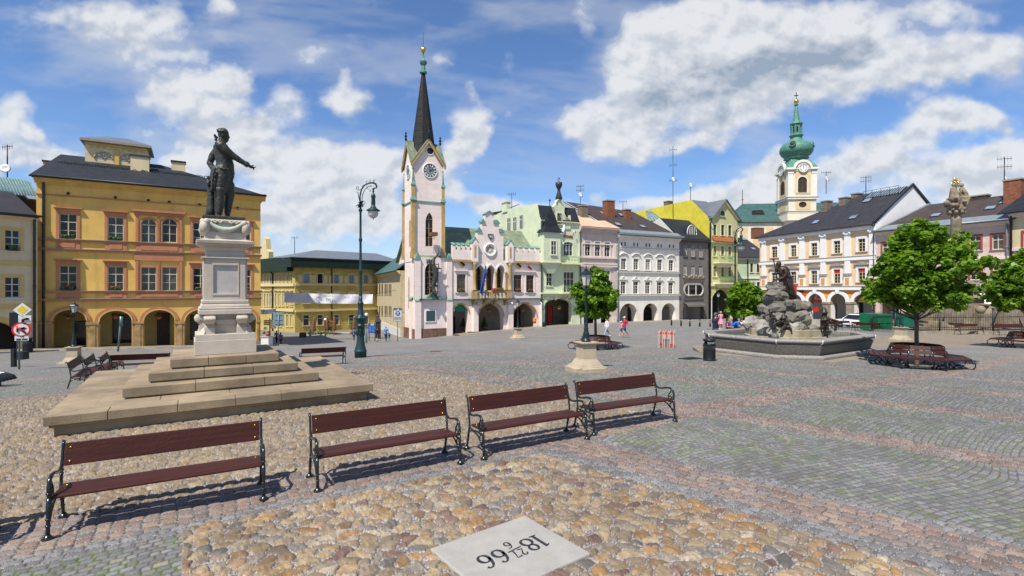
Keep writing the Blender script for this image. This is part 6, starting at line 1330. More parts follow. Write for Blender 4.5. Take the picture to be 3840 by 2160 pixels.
for x in (2866,2935,3009,3089,3180,3274):
 uu=R_.uv(x,1000)[0];mb=MB();lo=R_.uv(x,1000)[1];w1_=we-.9;wmid=wK(720,1010);mb.box(uu-.42,-.2,wmid+.3,uu+.42,-.004,w1_,'stucco_white');mb.box(uu-.55,-.32,w1_,uu+.55,-.005,w1_+.75,'stucco_white');mb.ell((uu-.4,-.3,w1_+.2),(.18,.12,.2),'stucco_white',8,6);mb.ell((uu+.4,-.3,w1_+.2),(.18,.12,.2),'stucco_white',8,6)
 wlo=wK(720,1105);mb.box(uu-.38,-.18,wlo+.3,uu+.38,-.004,wmid-.3,'stucco_white');mb.box(uu-.55,-.3,wlo,uu+.55,-.005,wlo+.3,'grey_trim');mb.box(uu-.5,-.2,wo_+.3,uu+.5,-.004,wlo-.002,'stucco_white');mb.box(uu-.28,-.22,wo_+.55,uu+.28,-.202,wlo-.3,'plaster_orange');mb.build('pilaster',R_.root)
wmid=wK(720,1010)
for w0,w1,pr in ((wmid-.25,wmid+.25,.22),(wo_-.1,wo_+.4,.28),(we-.5,we-.05,.3)): R_.band('string_course',w0,w1,pr,'stucco_white');R_.band('string_cap',w1+.002,w1+.05,pr+.06,'grey_trim')
R_.cornice(we-.05,we+.12,.6,'stucco_white',-.1,R_.W,2)
we2=we+.12;rw_=R_.uv(*cE(775,124),7)[1];ul_=R_.uv(*cE(365,196),7)[0]
R_.roof(we2,rw_,Rd,'roof_dark',-.5,R_.W+.12,.75,ul_+.5,0)
yA,wA_=R_.sd(*cE(890,252),R_.W);mb=MB();mb.add([(R_.W+.15,-.3,we-3),(R_.W+.15,14,we-3),(R_.W+.15,14,we2),(R_.W+.15,7,rw_+.05),(R_.W+.15,-.3,we2)],[(0,1,2,3,4)],'stucco_white');mb.build('gable_wall',R_.root)
mb=MB();mb.prism([(-.8,we2),(7,rw_),(15,we2-.3),(15,we2),(7,rw_+.35),(-.8,we2+.3)],R_.W+.13,R_.W+.32,'roof_dark','x');mb.build('verge',R_.root)
for x,y in ((740,778),(968,748)): R_.skyl(cK,x,y,we2,rw_,Rd,.75,1)
for x,y in ((293,352),(385,240)): R_.skyl(cE,x,y,we2,rw_,Rd,.75,1.1)
R_.chim(805,655,730,4.5,.5,.6,'chimney_old','grey_trim',cK);R_.chim(915,634,715,5.5,.55,.6,'chimney_old','grey_trim',cK);R_.chim(988,610,658,7.5,.5,.6,'chimney_old','grey_trim',cK)
mb=MB();a,b_=R_.uv(*cE(400,200),6.5)[0],min(R_.W-.5,R_.uv(*cE(765,130),6.5)[0]);k_=(rw_-we2)/7.75;zz_=lambda yy: we2+k_*(yy+.75)
mb.slab([(a,5.6,zz_(5.6)+.1),(b_,5.6,zz_(5.6)+.1),(b_,6.9,zz_(6.9)+.1),(a,6.9,zz_(6.9)+.1)],.05,'blind_pane')
for i in range(14): x=a+(b_-a)*i/13;mb.tube([(x,5.55,zz_(5.55)+.15),(x,6.95,zz_(6.95)+.15)],.05,'gutter',4)
for i in range(5): x=a+(b_-a)*i/4;mb.tube([(x,5.3,zz_(5.3)),(x,5.3,zz_(5.3)+1.3)],.03,'black_iron',4)
mb.tube([(a,5.3,zz_(5.3)+1.25),(b_,5.3,zz_(5.3)+1.25)],.025,'black_iron',4);mb.build('roof_glazing',R_.root)
p=R_.P(*(lambda q: (q[0],7,q[1]))(R_.uv(*cE(375,195),7)));antenna(p,2.6,'small aerial mast on the ridge of the peach building',None,2)
R_.pipe(R_.W-.12,0,we,'sandstone_red',.1)
for x0,x1,ya,yb_ in ((1628,1660,192,230),(1668,1700,190,228),(1910,1948,180,220),(1955,1992,178,218)):
 a,b_,c_,d_=R_.rect(a6,x0,ya,x1,yb_,.12);R_.box('window_poster',a,.095,c_,b_,.104,d_,'sign_red')
a,b_,c_,d_=R_.rect(a6,1132,360,1195,442,-.4);mb=MB();mb.box(a,-.45,c_,b_,-.38,d_,'sign_red');mb.box(a+.2,-.47,c_+.5,b_-.5,-.451,d_-.7,'grey_deep');mb.box((a+b_)/2-.05,-.38,d_-.3,(a+b_)/2+.05,0,d_-.2,'black_iron');sg=mb.build('hanging_sign',None);sg.location=R_.o;sg.rotation_euler.z=R_.rz;tag(sg,'red square sign standing off the peach building wall, right behind the bronze giant','sign')
# ------------------------------------------------------------------ pink house and edge house on the right
mat('plaster_rose',(.62,.475,.42),.85,.07,.6,brick=(30,.42,.14),stain=.15)
mat('window_red',(.30,.07,.045),.7,.12,2)
Q=House('rose_house','rose house with dark red window frames and brown roof behind the holy trinity column','house',(3284,66.2),(3788,54.4),0)
for x0,x1,ya,yb_ in ((487,549,527,610),(640,706,515,602),(770,838,505,596),(915,984,492,588),(1080,1155,480,578),(1233,1310,470,571)):
 Q.win(cE,x0,ya,x1,yb_,'cream_frame',2,1,.36,'window_red',.18,True,None,pm='grey_trim');Q.win(cE,x0+4,ya+208-(1233-x0)*.01,x1+2,yb_+203-(1233-x0)*.02,'cream_frame',2,1,.36,'window_red',.18,True,None,pm='grey_trim')
aq=[]
for x0,x1 in ((470,600),(690,830),(920,1050),(1190,1330)):
 u0,u1=Q.uv(*cE(x0,950))[0],Q.uv(*cE(x1,950))[0];wt=Q.uv(*cE(1000,880))[1];Q.ops.append((u0,u1,-1.5,wt,'a',.6,wt-.9));aq.append((u0,u1,wt))
wq=Q.uv(*cE(900,410))[1];Q.shell(wq,15,'plaster_rose');Q.arcade([(a+.3,b_-.3,.2,2.6,'shop_glass') for a,b_,c_ in aq],3.4,aq[0][2]+.2,'inside_mid')
Q.cornice(wq-.5,wq,.5,'mauve_light');
for y in (632,845): w=Q.uv(*cE(1200,y))[1];Q.band('string_course',w-.15,w+.15,.2,'mauve_light')
for a,b_,c_ in aq[-1:]: k=MB();k.slab([(a-.5,-1.5,c_-.9),(b_+.5,-1.5,c_-.9),(b_+.5,-.02,c_+.2),(a-.5,-.02,c_+.2)],.06,'white_paint');k.build('awning',Q.root)
rq=Q.uv(*cE(1100,230),6.5)[1];ul_=Q.uv(*cE(800,256),6.5)[0]
mb=MB();mb.slab([(-.05,-.6,wq),(Q.W+.1,-.6,wq),(Q.W+14,6.5,rq),(ul_,6.5,rq)],.12,'roof_brown');mb.slab([(Q.W+.1,14,wq),(0,14,wq),(ul_,6.5,rq),(Q.W+14,6.5,rq)],.12,'roof_brown');mb.build('roof',Q.root)
mb=MB();k_=(rq-wq)/7.1;mb.slab([(-.1,-.75,wq-.03),(Q.W+.15,-.75,wq-.03),(Q.W+.15,.9,wq+.02+k_*1.5),(-.1,.9,wq+.02+k_*1.5)],.04,'zinc');mb.tube([(-.1,-.8,wq),(Q.W+.1,-.8,wq)],.09,'zinc',8);mb.build('gutter',Q.root)
mb=MB();mb.slab([(-.1,-.6,wq+.1),(.3,-.6,wq+.1),(ul_+.3,6.5,rq+.15),(ul_-.1,6.5,rq+.15)],.2,'zinc');mb.build('verge',Q.root)
for x,y in ((850,340),(1222,291),(1320,251)): Q.skyl(cE,x,y,wq,rq,13,.6,1)
Q.chim(1383,105,250,4.2,.75,.6,'chimney_brick','grey_trim',cE);Q.chim(1145,212,225,6.5,.9,.5,'roof_brown','grey_trim',cE);Q.pipe(Q.W-.25,0,wq,'zinc',.1)
uu,w2=Q.uv(*cE(1316,190),5);antenna(Q.P(uu,5,w2),4.2,'aerial mast with white dish beside the tall brick chimney at right',.35,2)
X_=House('edge_house','cream house cut by the right edge of the picture','house',(3791,54.2),(4060,48.5),0)
X_.win(cE,1446,452,1510,556,'brown_frame',2,1,.3,'window_red',.2,True,None);X_.win(cE,1446,700,1510,800,'brown_frame',2,1,.3,'window_red',.2,True,None)
wx=X_.uv(*cE(1420,318))[1];X_.shell(wx,10,'plaster_cream');X_.cornice(wx-.5,wx,.5,'mauve_light');X_.roof(wx,wx+3.5,10,'slate',-.8,X_.W,.8);X_.pipe(.1,0,wx,'black_iron',.1);w=X_.uv(*cE(1420,570))[1];X_.band('string_course',w-.15,w+.15,.15,'mauve_light')
# ------------------------------------------------------------------ pavements in front of the houses
def pavement(name,pts,wd,mm='pave_slab',kerb='kerb',h=.12,side=1):
 """raised pavement along a polyline on the terrain, with a kerb on its outer edge"""
 mb=MB();k=MB();P_=[]
 for i in range(len(pts)-1):
  a,b_=Vector(pts[i]),Vector(pts[i+1])
  for j in range(24): P_.append(a.lerp(b_,j/24))
 P_.append(Vector(pts[-1]));n=len(P_);I=[];O=[]
 for i,p in enumerate(P_):
  t=(P_[min(i+1,n-1)]-P_[max(i-1,0)]).normalized();nn=Vector((t.y,-t.x))*side
  I.append(p);O.append(p+nn*wd)
 z=lambda p,d: (p.x,p.y,gz(p.x,p.y)+d)
 for i in range(n-1):
  mb.quad(z(I[i],h),z(I[i+1],h),z(O[i+1],h),z(O[i],h),mm)
  nx=[(O[j]-I[j]).normalized()*.28 for j in (i,i+1)]
  a,b_,c_,d_=O[i],O[i+1],O[i+1]+nx[1],O[i]+nx[0]
  k.add([z(a,h+.01),z(b_,h+.01),z(c_,h+.01),z(d_,h+.01),z(c_,-.1),z(d_,-.1),z(a,-.1),z(b_,-.1)],[(0,1,2,3),(3,2,4,5),(0,6,7,1)],kerb)
 o=mb.build(name);tag(o,None,kind='structure');q=k.build('kerb',o);return o
def fp(h,u,y): p=h.P(u,y,0);return (p.x,p.y)
pavement('pavement',[fp(K,0,2),fp(Y,0,2.6),fp(Y,Y.W+2.2,2.6)],6.0)
pavement('pavement',[fp(H,ut,3.2),fp(H,H.W,3.2),fp(g,g.W,3.2),fp(w_,0,3.2),fp(w_,w_.W,3.2),fp(l,l.W,3.2)],5.6)
pavement('pavement',[fp(R_,-2,3),fp(R_,R_.W,3),fp(Q,Q.W,3)],5.6)
# ------------------------------------------------------------------ monument with bronze statue
mat('sandstone',(.285,.222,.145),.85,.25,.9,stain=.55,bump=.15,bscale=30)
mat('marble',(.50,.445,.375),.7,.1,1.2,streak=.3,bump=.1,bscale=20)
mat('marble_panel',(.46,.44,.41),.55,.12,2,stain=.35)
mat('marble_green',(.42,.46,.38),.7,.2,2,stain=.3)
mat('bronze_brown',(.050,.031,.022),.42,.3,4,metal=.2,col2=(.022,.015,.012),bump=.4,bscale=18,spec=.5)
mat('bronze',(.036,.026,.021),.45,.3,4.5,metal=.2,col2=(.040,.058,.045),streak=.3,bump=.45,bscale=16,spec=.5)
RZ=atan2(U_AX.y,U_AX.x)
MC=Vector((-7.2,12.7,0));
def to_m(px,py,off):
 """a pixel on a plane of the monument facing the benches"""
 r=Vector(((px-CX)/F,1,-(py-CY)/F));o=MC+V_AX*off;t=V_AX.dot(o-Vector((0,0,HC)))/V_AX.dot(r);p=Vector((0,0,HC))+r*t;return (p-MC).dot(U_AX),p.z
mon=empty('stone_monument',(MC.x,MC.y,0),RZ,'pale stone monument pedestal on four sandstone steps, carrying the bronze statue','monument')
lv=[(2.87,-.15,.42,.30,9),(1.87,.42,.64,.36,5),(1.47,.64,.85,.36,4),(1.10,.85,1.07,.30,3)]
for h,z0,z1,th,nb in lv:
 mb=MB()
 for sx in range(4):
  R4=Matrix.Rotation(sx*pi/2,4,'Z');mb.T=R4;ts=sorted([-h]+[-h+2*h*(k+RN.uniform(-.12,.12))/max(3,nb-3) for k in range(1,max(3,nb-3))]+[h])
  w=.62 if h>2 else .42
  for a,b_ in zip(ts,ts[1:]):
   a2=a+w*(a==-h) if False else a
   if a==-h: poly=[(a+.003,-h),(b_-.004,-h),(b_-.004,-h+w),(a+w,-h+w)]
   elif b_==h: poly=[(a+.004,-h),(b_-.003,-h),(b_-w,-h+w),(a+.004,-h+w)]
   else: poly=[(a+.004,-h),(b_-.004,-h),(b_-.004,-h+w),(a+.004,-h+w)]
   mb.prism(poly,z1-(.17 if h>2 else z1-z0-.03),z1+RN.uniform(-.002,.002),'sandstone','z')
 mb.T=None;i=h-.4;n=4 if h>2 else 2
 for a in range(n):
  for c in range(n): mb.box(-i+2*i*a/n+.004,-i+2*i*c/n+.004,z0,-i+2*i*(a+1)/n-.004,-i+2*i*(c+1)/n-.004,z1-.003+.003*((a+c) % 2),'sandstone')
 if h>2: mb.box(-h+.12,-h+.12,-.15,h-.12,h-.12,z1-.17,'sandstone');mb.box(-h+.06,-h+.06,z1-.22,h-.06,h-.06,z1-.175,'sandstone')
 else: mb.box(-h+.05,-h+.05,z0-.001,h-.05,h-.05,z1-.18,'sandstone')
 mb.build('step',mon,.012)
PZ=lambda y,o=-.66: to_m(*cA(1240,y),o)[1]
PW=lambda x0,x1,y,o=-.66: (to_m(*cA(x1,y),o)[0]-to_m(*cA(x0,y),o)[0])/2
zb=1.07
mb=MB();h0=PW(1072,1410,1220);mb.frus((0,0),h0,h0,zb,PZ(1195),'marble');mb.frus((0,0),h0*.97,h0*.965,PZ(1195),PZ(1162),'marble');mb.build('base_block',mon,.01)
h1=PW(1135,1355,1100);za,zc=PZ(1162),PZ(1058)
mb=MB();mb.frus((0,0),h1*.92,h1*.92,za,zc,'marble')
for k in range(4):
 mb.T=Matrix.Rotation(k*pi/2,4,'Z')
 for sx in (-1,1):
  c=sx*h1*.80;y=-h1*.92;mb.box(c-.11,y-.16,za,c+.11,y-.003,za+(zc-za)*.35,'marble');mb.prism([(y,zc-.02),(y-.22,zc-.02),(y-.24,zc-.14),(y-.16,zc-.22),(y-.10,za+(zc-za)*.5),(y-.15,za+(zc-za)*.36),(y,za+(zc-za)*.36)],c-.10,c+.10,'marble','x')
  mb.tube([(c-.12,y-.19,zc-.1),(c+.12,y-.19,zc-.1)],.07,'marble',10)
 mb.prism([(-h1*.6,zc-.12),(h1*.6,zc-.12),(h1*.52,zc-.2),(h1*.4,zc-.24),(-h1*.4,zc-.24),(-h1*.52,zc-.2)],-h1*.92-.06,-h1*.92-.003,'marble')
mb.T=None;mb.build('console_zone',mon,.008)
for k in range(4):
 mb=MB();a=-pi/4+k*pi/2;mb.T=Matrix.Rotation(a+pi/2,4,'Z');d_=h1*1.22
 mb.prism([(-d_,za),(-d_-.22,za),(-d_-.16,za+.12),(-d_-.03,za+.22),(-d_-.02,za+.34),(-d_-.15,zc-.14),(-d_-.16,zc-.03),(-d_,zc-.01)],-.09,.09,'marble','x');mb.tube([(-.1,-d_-.1,zc-.08),(.1,-d_-.1,zc-.08)],.075,'marble',10);mb.build('corner_scroll',mon)
mb=MB();prof=[(PW(1090,1385,1050),zc,PZ(1030)),(PW(1092,1383,1030),PZ(1030),PZ(1018)),(PW(1100,1375,1010),PZ(1018),PZ(1000)),(PW(1107,1368,990),PZ(1000),PZ(978))]
hs=[p[0] for p in prof]
for i,(h,a,b_) in enumerate(prof): mb.frus((0,0),h,h*(1 if i!=2 else .96),a+.001*i,b_,'marble')
mb.build('moulding',mon,.02)
h2=PW(1128,1352,850);zs0,zs1=PZ(978),PZ(752)
mb=MB();mb.frus((0,0),h2*.985,h2*.985,zs0,zs1,'marble')
for k in range(4):
 mb.T=Matrix.Rotation(k*pi/2,4,'Z');y=-h2*.985
 for sx in (-1,1): mb.box(sx*h2*.99-.0,y-.04,zs0,sx*h2*.66,y-.002,zs1,'marble')
 mb.box(-h2*.66,y-.04,zs1-.13,h2*.66,y-.002,zs1,'marble');mb.box(-h2*.66,y-.04,zs0,h2*.66,y-.002,zs0+.13,'marble')
mb.T=None;mb.build('shaft',mon,.008)
mb=MB()
for k in range(4):
 mb.T=Matrix.Rotation(k*pi/2,4,'Z');y=-h2*.985
 mb.box(-h2*.64,y-.012,zs0+.15,h2*.64,y-.001,zs1-.15,'marble_panel')
 for a in (-1,1): mb.box(a*h2*.655,y-.055,zs0+.1,a*h2*.60,y-.013,zs1-.1,'marble');
 mb.box(-h2*.6,y-.055,zs1-.16,h2*.6,y-.013,zs1-.11,'marble');mb.box(-h2*.6,y-.055,zs0+.11,h2*.6,y-.013,zs0+.16,'marble')
mb.build('panel',mon,.004)
mb=MB();h3=PW(1105,1370,745);mb.frus((0,0),h3,h3,zs1+.001,PZ(744),'marble');mb.frus((0,0),h2*.96,h2*.96,PZ(744),PZ(712),'marble');z=PZ(712);zt=PZ(640);hc=PW(1080,1400,660)
mb.frus((0,0),h2*.97,h2*1.06,z,z+(zt-z)*.32,'marble');mb.frus((0,0),h2*1.08,hc*.97,z+(zt-z)*.32,z+(zt-z)*.55,'marble');mb.frus((0,0),hc*.98,hc,z+(zt-z)*.56,z+(zt-z)*.82,'marble');mb.frus((0,0),hc*.94,h2*.9,z+(zt-z)*.82,zt,'marble');mb.build('cornice',mon,.012)
hg=PW(1122,1352,600);zg0,zg1=zt,PZ(535);mb=MB();mb.frus((0,0),hg,hg*.98,zg0-.02,zg0+.16,'marble');mb.frus((0,0),hg*.92,hg*.90,zg0+.16,zg1-.1,'marble_green');mb.frus((0,0),hg*.98,hg*1.02,zg1-.1,zg1-.03,'marble');mb.frus((0,0),hg*.95,hg*.92,zg1-.03,zg1,'marble');top=mb.build('garland_block',mon,.01)
mb=MB()
for k in range(4):
 mb.T=Matrix.Rotation(k*pi/2,4,'Z');y=-hg*.93;zm=(zg0+.16+zg1-.1)/2
 mb.tube([(x*hg*.78,y-.06,zm+.10-.16*(1-x*x)) for x in [-1+i/8 for i in range(17)]],[.04+.035*(1-abs(-1+i/8)) for i in range(17)],'marble_green',8)
 for sx in (-1,1):
  mb.ell((sx*hg*.98,y-.02,zm),(.12,.1,.17),'marble',10,7);mb.ell((sx*hg*.9,y-.07,zm+.12),(.08,.06,.08),'marble',8,6)
  mb.tube([(sx*hg*(.15+.12*i),y-.04,zm+.13+.03*(-1)**i) for i in range(6)],.025,'marble',6)
mb.build('garland',top)
# ---- the statue: man in a long coat pointing to the right
SX=lambda x: (x-328)/540.0
SZ=lambda z: (1262-z)/508.0
def sp(x,z,y=0): return (SX(x),y,SZ(z))
st0=zg1
stat=empty('bronze_statue',(MC.x,MC.y,st0+.07),RZ,'dark bronze statue of a man in a long coat pointing right, on the stone pedestal','statue')
mb=MB();mb.box(-.52,-.42,-.069,.46,.42,.02,'bronze');mb.build('plinth_plate',stat,.02)
mb=MB();B='bronze'
mb.ell(sp(312,190),(.135,.115,.16),B,18,12);mb.ell(sp(330,225),(.105,.09,.125),B,14,10);mb.ell(sp(352,262),(.05,.06,.05),B,10,8);mb.tube([sp(372,195),sp(388,224),sp(376,232)],[.02,.028,.02],B,6);mb.ell(sp(374,248),(.02,.035,.012),B,8,6);mb.ell(sp(368,182),(.02,.07,.018),B,8,6)
for s_ in (-1,1): mb.ell(sp(362,200,s_*.045),(.02,.025,.016),B,8,6);mb.ell(sp(300,215,s_*.108),(.03,.018,.045),B,8,6);mb.tube([sp(255,170,s_*.1),sp(305,165,s_*.118),sp(335,175,s_*.1)],.035,B,6)
mb.tube([sp(300,240),sp(290,300)],[.085,.10],B,10)
mb.ell(sp(262,152),(.075,.12,.06),B,12,8)
mb.tube([sp(288,300),sp(278,350),sp(300,440),sp(315,560),sp(310,640)],[.12,.20,.215,.20,.21],B,16,flat=.9)
for s_ in (-1,1): mb.ell(sp(262,352,s_*.20),(.12,.12,.12),B,12,8)
mb.ell(sp(370,470),(.12,.17,.22),B,14,10);mb.ell(sp(400,590),(.09,.16,.19),B,12,8)
# coat skirts
mb.tube([sp(300,620),sp(285,750),sp(262,860),sp(252,945)],[.225,.24,.235,.20],B,18,flat=.95)
mb.tube([sp(345,620),sp(340,740),sp(318,850),sp(300,940)],[.16,.16,.14,.10],B,16,flat=.9)
mb.tube([sp(395,560),sp(412,680),sp(400,780),sp(370,860)],[.10,.09,.07,.03],B,12,flat=.9)
mb.tube([sp(190,620),sp(165,800),sp(150,930)],[.06,.07,.05],B,10,flat=.9)
for k in range(7): a=-.24+.08*k;mb.tube([sp(200,640,a),sp(172,780,a*1.05),sp(158,940,a*1.05)],.03,B,6)
# near arm pointing, far arm on the hip
ny=-.24
mb.tube([sp(268,350,ny),sp(330,410,ny-.02),sp(428,480,ny),sp(520,525,ny+.02),sp(612,563,ny+.03)],[.11,.105,.085,.07,.055],B,12);mb.tube([sp(585,552,ny+.03),sp(625,570,ny+.03)],[.075,.07],B,10)
mb.ell(sp(655,585,ny+.03),(.06,.035,.05),B,10,7)
mb.tube([sp(268,350,.24),sp(185,450,.30),sp(148,545,.32),sp(190,620,.26),sp(240,640,.2)],[.11,.10,.085,.07,.06],B,12)
# lace at the chest, buttons, pocket flap
for k in range(7): mb.ell(sp(345+11*k,330+14*k,.02*(-1)**k),(.035,.06,.03),B,8,6)
mb.tube([sp(268,640,-.235),sp(320,655,-.26),sp(385,645,-.23)],.02,B,6)
# legs
mb.tube([sp(262,900,-.12),sp(258,1020,-.13),sp(262,1120,-.13),sp(250,1215,-.13)],[.14,.115,.105,.075],B,12);mb.tube([sp(230,1238,-.13),sp(290,1245,-.14),sp(368,1258,-.15)],[.06,.065,.035],B,10)
mb.tube([sp(375,800,.1),sp(400,930,.12),sp(375,1080,.12),sp(362,1205,.12)],[.15,.12,.105,.07],B,12);mb.tube([sp(345,1235,.12),sp(390,1248,.10),sp(436,1262,.08)],[.06,.06,.03],B,10)
mb.ell(sp(318,1238,-.18),(.05,.05,.03),B,8,6)
body=sculpt(mb,'figure','bronze',.018,stat,smooth=3,disp=[(.008,6),(.004,20)])
mb=MB();hp_=Vector(sp(668,588,ny+.03))
for i,(dx,dz,cu) in enumerate(((.085,.012,.2),(.05,-.04,1),(.045,-.055,1.1),(.035,-.065,1.2))):
 y=-.035+.023*i;b0=hp_+Vector((.02,y,.0));mb.tube([b0,b0+Vector((dx*.6,0,dz*.4-.01)),b0+Vector((dx*.9-.02*cu,.01,dz))],[.014,.013,.009],B,6)
b0=hp_+Vector((-.02,-.04,.02));mb.tube([b0,b0+Vector((.03,-.015,.015)),b0+Vector((.06,-.005,.01))],[.016,.014,.01],B,6);mb.build('fingers',body)
mb=MB();mb.ell(sp(222,240),(.045,.05,.03),B,10,7);mb.ell(sp(205,222),(.03,.08,.035),B,10,7);mb.tube([sp(225,245),sp(215,275),sp(235,290)],[.03,.035,.02],B,8);mb.build('ribbon_queue',body)
stat.scale=(.94,.92,1)
mb=MB();mb.tube([sp(150,1262,.05),sp(155,1150,.05),sp(158,1000,.05),sp(150,850,.05),sp(135,780,.05)],[.13,.10,.085,.08,.07],B,8);mb.box(SX(108),-.05,SZ(770),SX(170),.16,SZ(748),B);mb.tube([sp(130,800,-.06),sp(122,840,-.08),sp(135,880,-.05)],.035,B,6);mb.build('tree_stump',stat)
# ------------------------------------------------------------------ slab with a date in the paving
mat('slab_stone',(.33,.315,.29),.8,.1,3,stain=.25,bump=.12,bscale=60)
A_,B2_,C_=G(1610,2072),G(1968,1945),G(2206,2094)
ax=(A_-B2_);L1=ax.length;ax.normalize();ay=(C_-B2_);ay=(ay-ax*ay.dot(ax));L2=ay.length;ay.normalize()
rz_=atan2(ax.y,ax.x);mb=MB();mb.box(0,0,-.1,L1,L2,.034,'slab_stone');slab=mb.build('date_slab',None,.02,(B2_.x,B2_.y,B2_.z+.01),rz_);tag(slab,'pale square stone slab with the carved date 1866 set among river stones','stone slab')
def brush(mb,pts,ws,m,z0=.035,z1=.0395):
 """flat letter stroke with changing width"""
 n=len(pts)
 for i in range(n-1):
  p,q=Vector(pts[i]),Vector(pts[i+1]);
  def nn(i): t=Vector(pts[min(i+1,n-1)])-Vector(pts[max(i-1,0)]);t=t.normalized();return Vector((-t.y,t.x))
  a,b_=nn(i)*ws[i]/2,nn(i+1)*ws[i+1]/2;mb.prism([(p.x-a.x,p.y-a.y),(q.x-b_.x,q.y-b_.y),(q.x+b_.x,q.y+b_.y),(p.x+a.x,p.y+a.y)],z0,z1,m,'z')
mat('inlay_dark',(.022,.028,.036),.6,.1,5)
def glyph(mb,ch,x,y,h):
 e=lambda cx,cy,rx,ry,a0,a1,n=20: [(x+h*(cx+rx*cos(a0+(a1-a0)*i/n)),y+h*(cy+ry*sin(a0+(a1-a0)*i/n))) for i in range(n+1)]
 th=lambda n,a,b_,f=0: [h*(a+(b_-a)*abs(sin(pi*i/(n/2)+f))) for i in range(n+1)]
 if ch=='1': brush(mb,[(x+h*.25,y),(x+h*.25,y+h)],[h*.13]*2,'inlay_dark');brush(mb,[(x+h*.08,y+.01*h),(x+h*.42,y+.01*h)],[h*.05]*2,'inlay_dark');brush(mb,[(x+h*.08,y+.9*h),(x+h*.24,y+h*.98)],[h*.05]*2,'inlay_dark')
 if ch=='8': q=e(.27,.76,.19,.22,0,2*pi);brush(mb,q,[h*(.05+.07*abs(cos(2*pi*i/20))) for i in range(21)],'inlay_dark');q=e(.27,.27,.24,.26,0,2*pi);brush(mb,q,[h*(.05+.08*abs(cos(2*pi*i/20))) for i in range(21)],'inlay_dark')
 if ch=='6': q=e(.27,.28,.22,.27,0,2*pi);brush(mb,q,[h*(.05+.08*abs(cos(2*pi*i/20))) for i in range(21)],'inlay_dark');q=[(x+h*a,y+h*b_) for a,b_ in ((.06,.30),(.07,.5),(.14,.75),(.27,.93),(.40,.95),(.47,.85))];brush(mb,q,[h*.13,h*.13,h*.11,h*.07,h*.06,h*.12],'inlay_dark')
 if ch=='2': q=[(x+h*a,y+h*b_) for a,b_ in ((.05,.72),(.12,.92),(.28,.98),(.43,.86),(.42,.66),(.25,.36),(.06,.06),(.28,.10),(.5,.03))];brush(mb,q,[h*.12,h*.1,h*.08,h*.14,h*.13,h*.1,h*.07,h*.1,h*.05],'inlay_dark')
 if ch=='7': q=[(x+h*a,y+h*b_) for a,b_ in ((.06,.8),(.08,.97),(.25,.92),(.5,.98),(.34,.5),(.26,0))];brush(mb,q,[h*.05,h*.08,h*.1,h*.06,h*.1,h*.13],'inlay_dark')
mb=MB();hh=L2*.235;y0_=L2*.42;x=L1*.16
for ch,dx in (('1',.5),('8',.68)): glyph(mb,ch,x,y0_,hh);x+=hh*dx
xd=x+hh*.02;q=hh*.52
for i,ch in enumerate('27'): glyph(mb,ch,xd+i*q*.62,y0_+hh*.50,q)
brush(mb,[(xd-.01,y0_+hh*.38),(xd+q*1.25,y0_+hh*.46)],[hh*.05]*2,'inlay_dark');glyph(mb,'6',xd+q*.35,y0_-hh*.25,q)
x=xd+q*1.25+hh*.12
for ch in '66': glyph(mb,ch,x,y0_,hh);x+=hh*.68
mb.build('carved_date',slab)
# ------------------------------------------------------------------ benches
mat('bench_wood',(.062,.014,.009),.5,.25,2.0,col2=(.022,.006,.004),bump=.12,bscale=30,spec=.28,grain=(.6,14,14))
mat('bench_iron',(.012,.020,.022),.22,.15,4,metal=.2,coat=.4)
mat('brass',(.75,.48,.10),.25,.1,4,metal=.9)
def end_frame(x):
 I='bench_iron';mb=MB();r=.0165
 def T(pts,rr=r): mb.tube([(x,y,z) for y,z in pts],rr,I,8)
 T([(.30,.01),(.27,.10),(.235,.24),(.205,.38),(.20,.46),(.225,.60),(.262,.76),(.285,.84),(.305,.865),(.325,.85),(.322,.825)],[.017,.017,.019,.016,.016,.016,.016,.016,.017,.016,.012])
 T([(.232,.66),(.20,.605),(.13,.575),(.04,.59),(-.08,.62),(-.17,.625),(-.235,.59),(-.265,.52),(-.262,.45),(-.25,.40)],[.014,.017,.018,.018,.019,.02,.02,.02,.02,.02])
 T([(-.25,.42),(-.272,.33),(-.285,.22),(-.29,.12),(-.30,.02)],[.022,.024,.018,.019,.022])
 for y,z in ((-.285,.20),(-.29,.13),(-.258,.46)): mb.ell((x,y,z),(.028,.028,.014),I,10,6)
 for y,z in ((.245,.22),(.262,.15),(.215,.52),(.222,.56)): mb.ell((x,y,z),(.025,.025,.013),I,10,6)
 T([(-.205,.60),(-.185,.56),(-.155,.52),(-.125,.47),(-.125,.41),(-.16,.375),(-.20,.40),(-.205,.45),(-.175,.475),(-.155,.45)],.012)
 T([(.205,.44),(.17,.36),(.08,.345),(-.02,.36),(-.12,.36),(-.20,.35),(-.255,.37)],.015)
 T([(.235,.24),(.20,.30),(.10,.335),(0,.33),(-.10,.30),(-.19,.23),(-.245,.16)],.013)
 T([(-.20,.34),(-.165,.31),(-.17,.26),(-.21,.245),(-.25,.20)],.012)
 for y in (.30,-.30): mb.lathe([(.055,0),(.055,.012),(.03,.03),(.02,.05)],I,(x,y,0),12)
 return mb
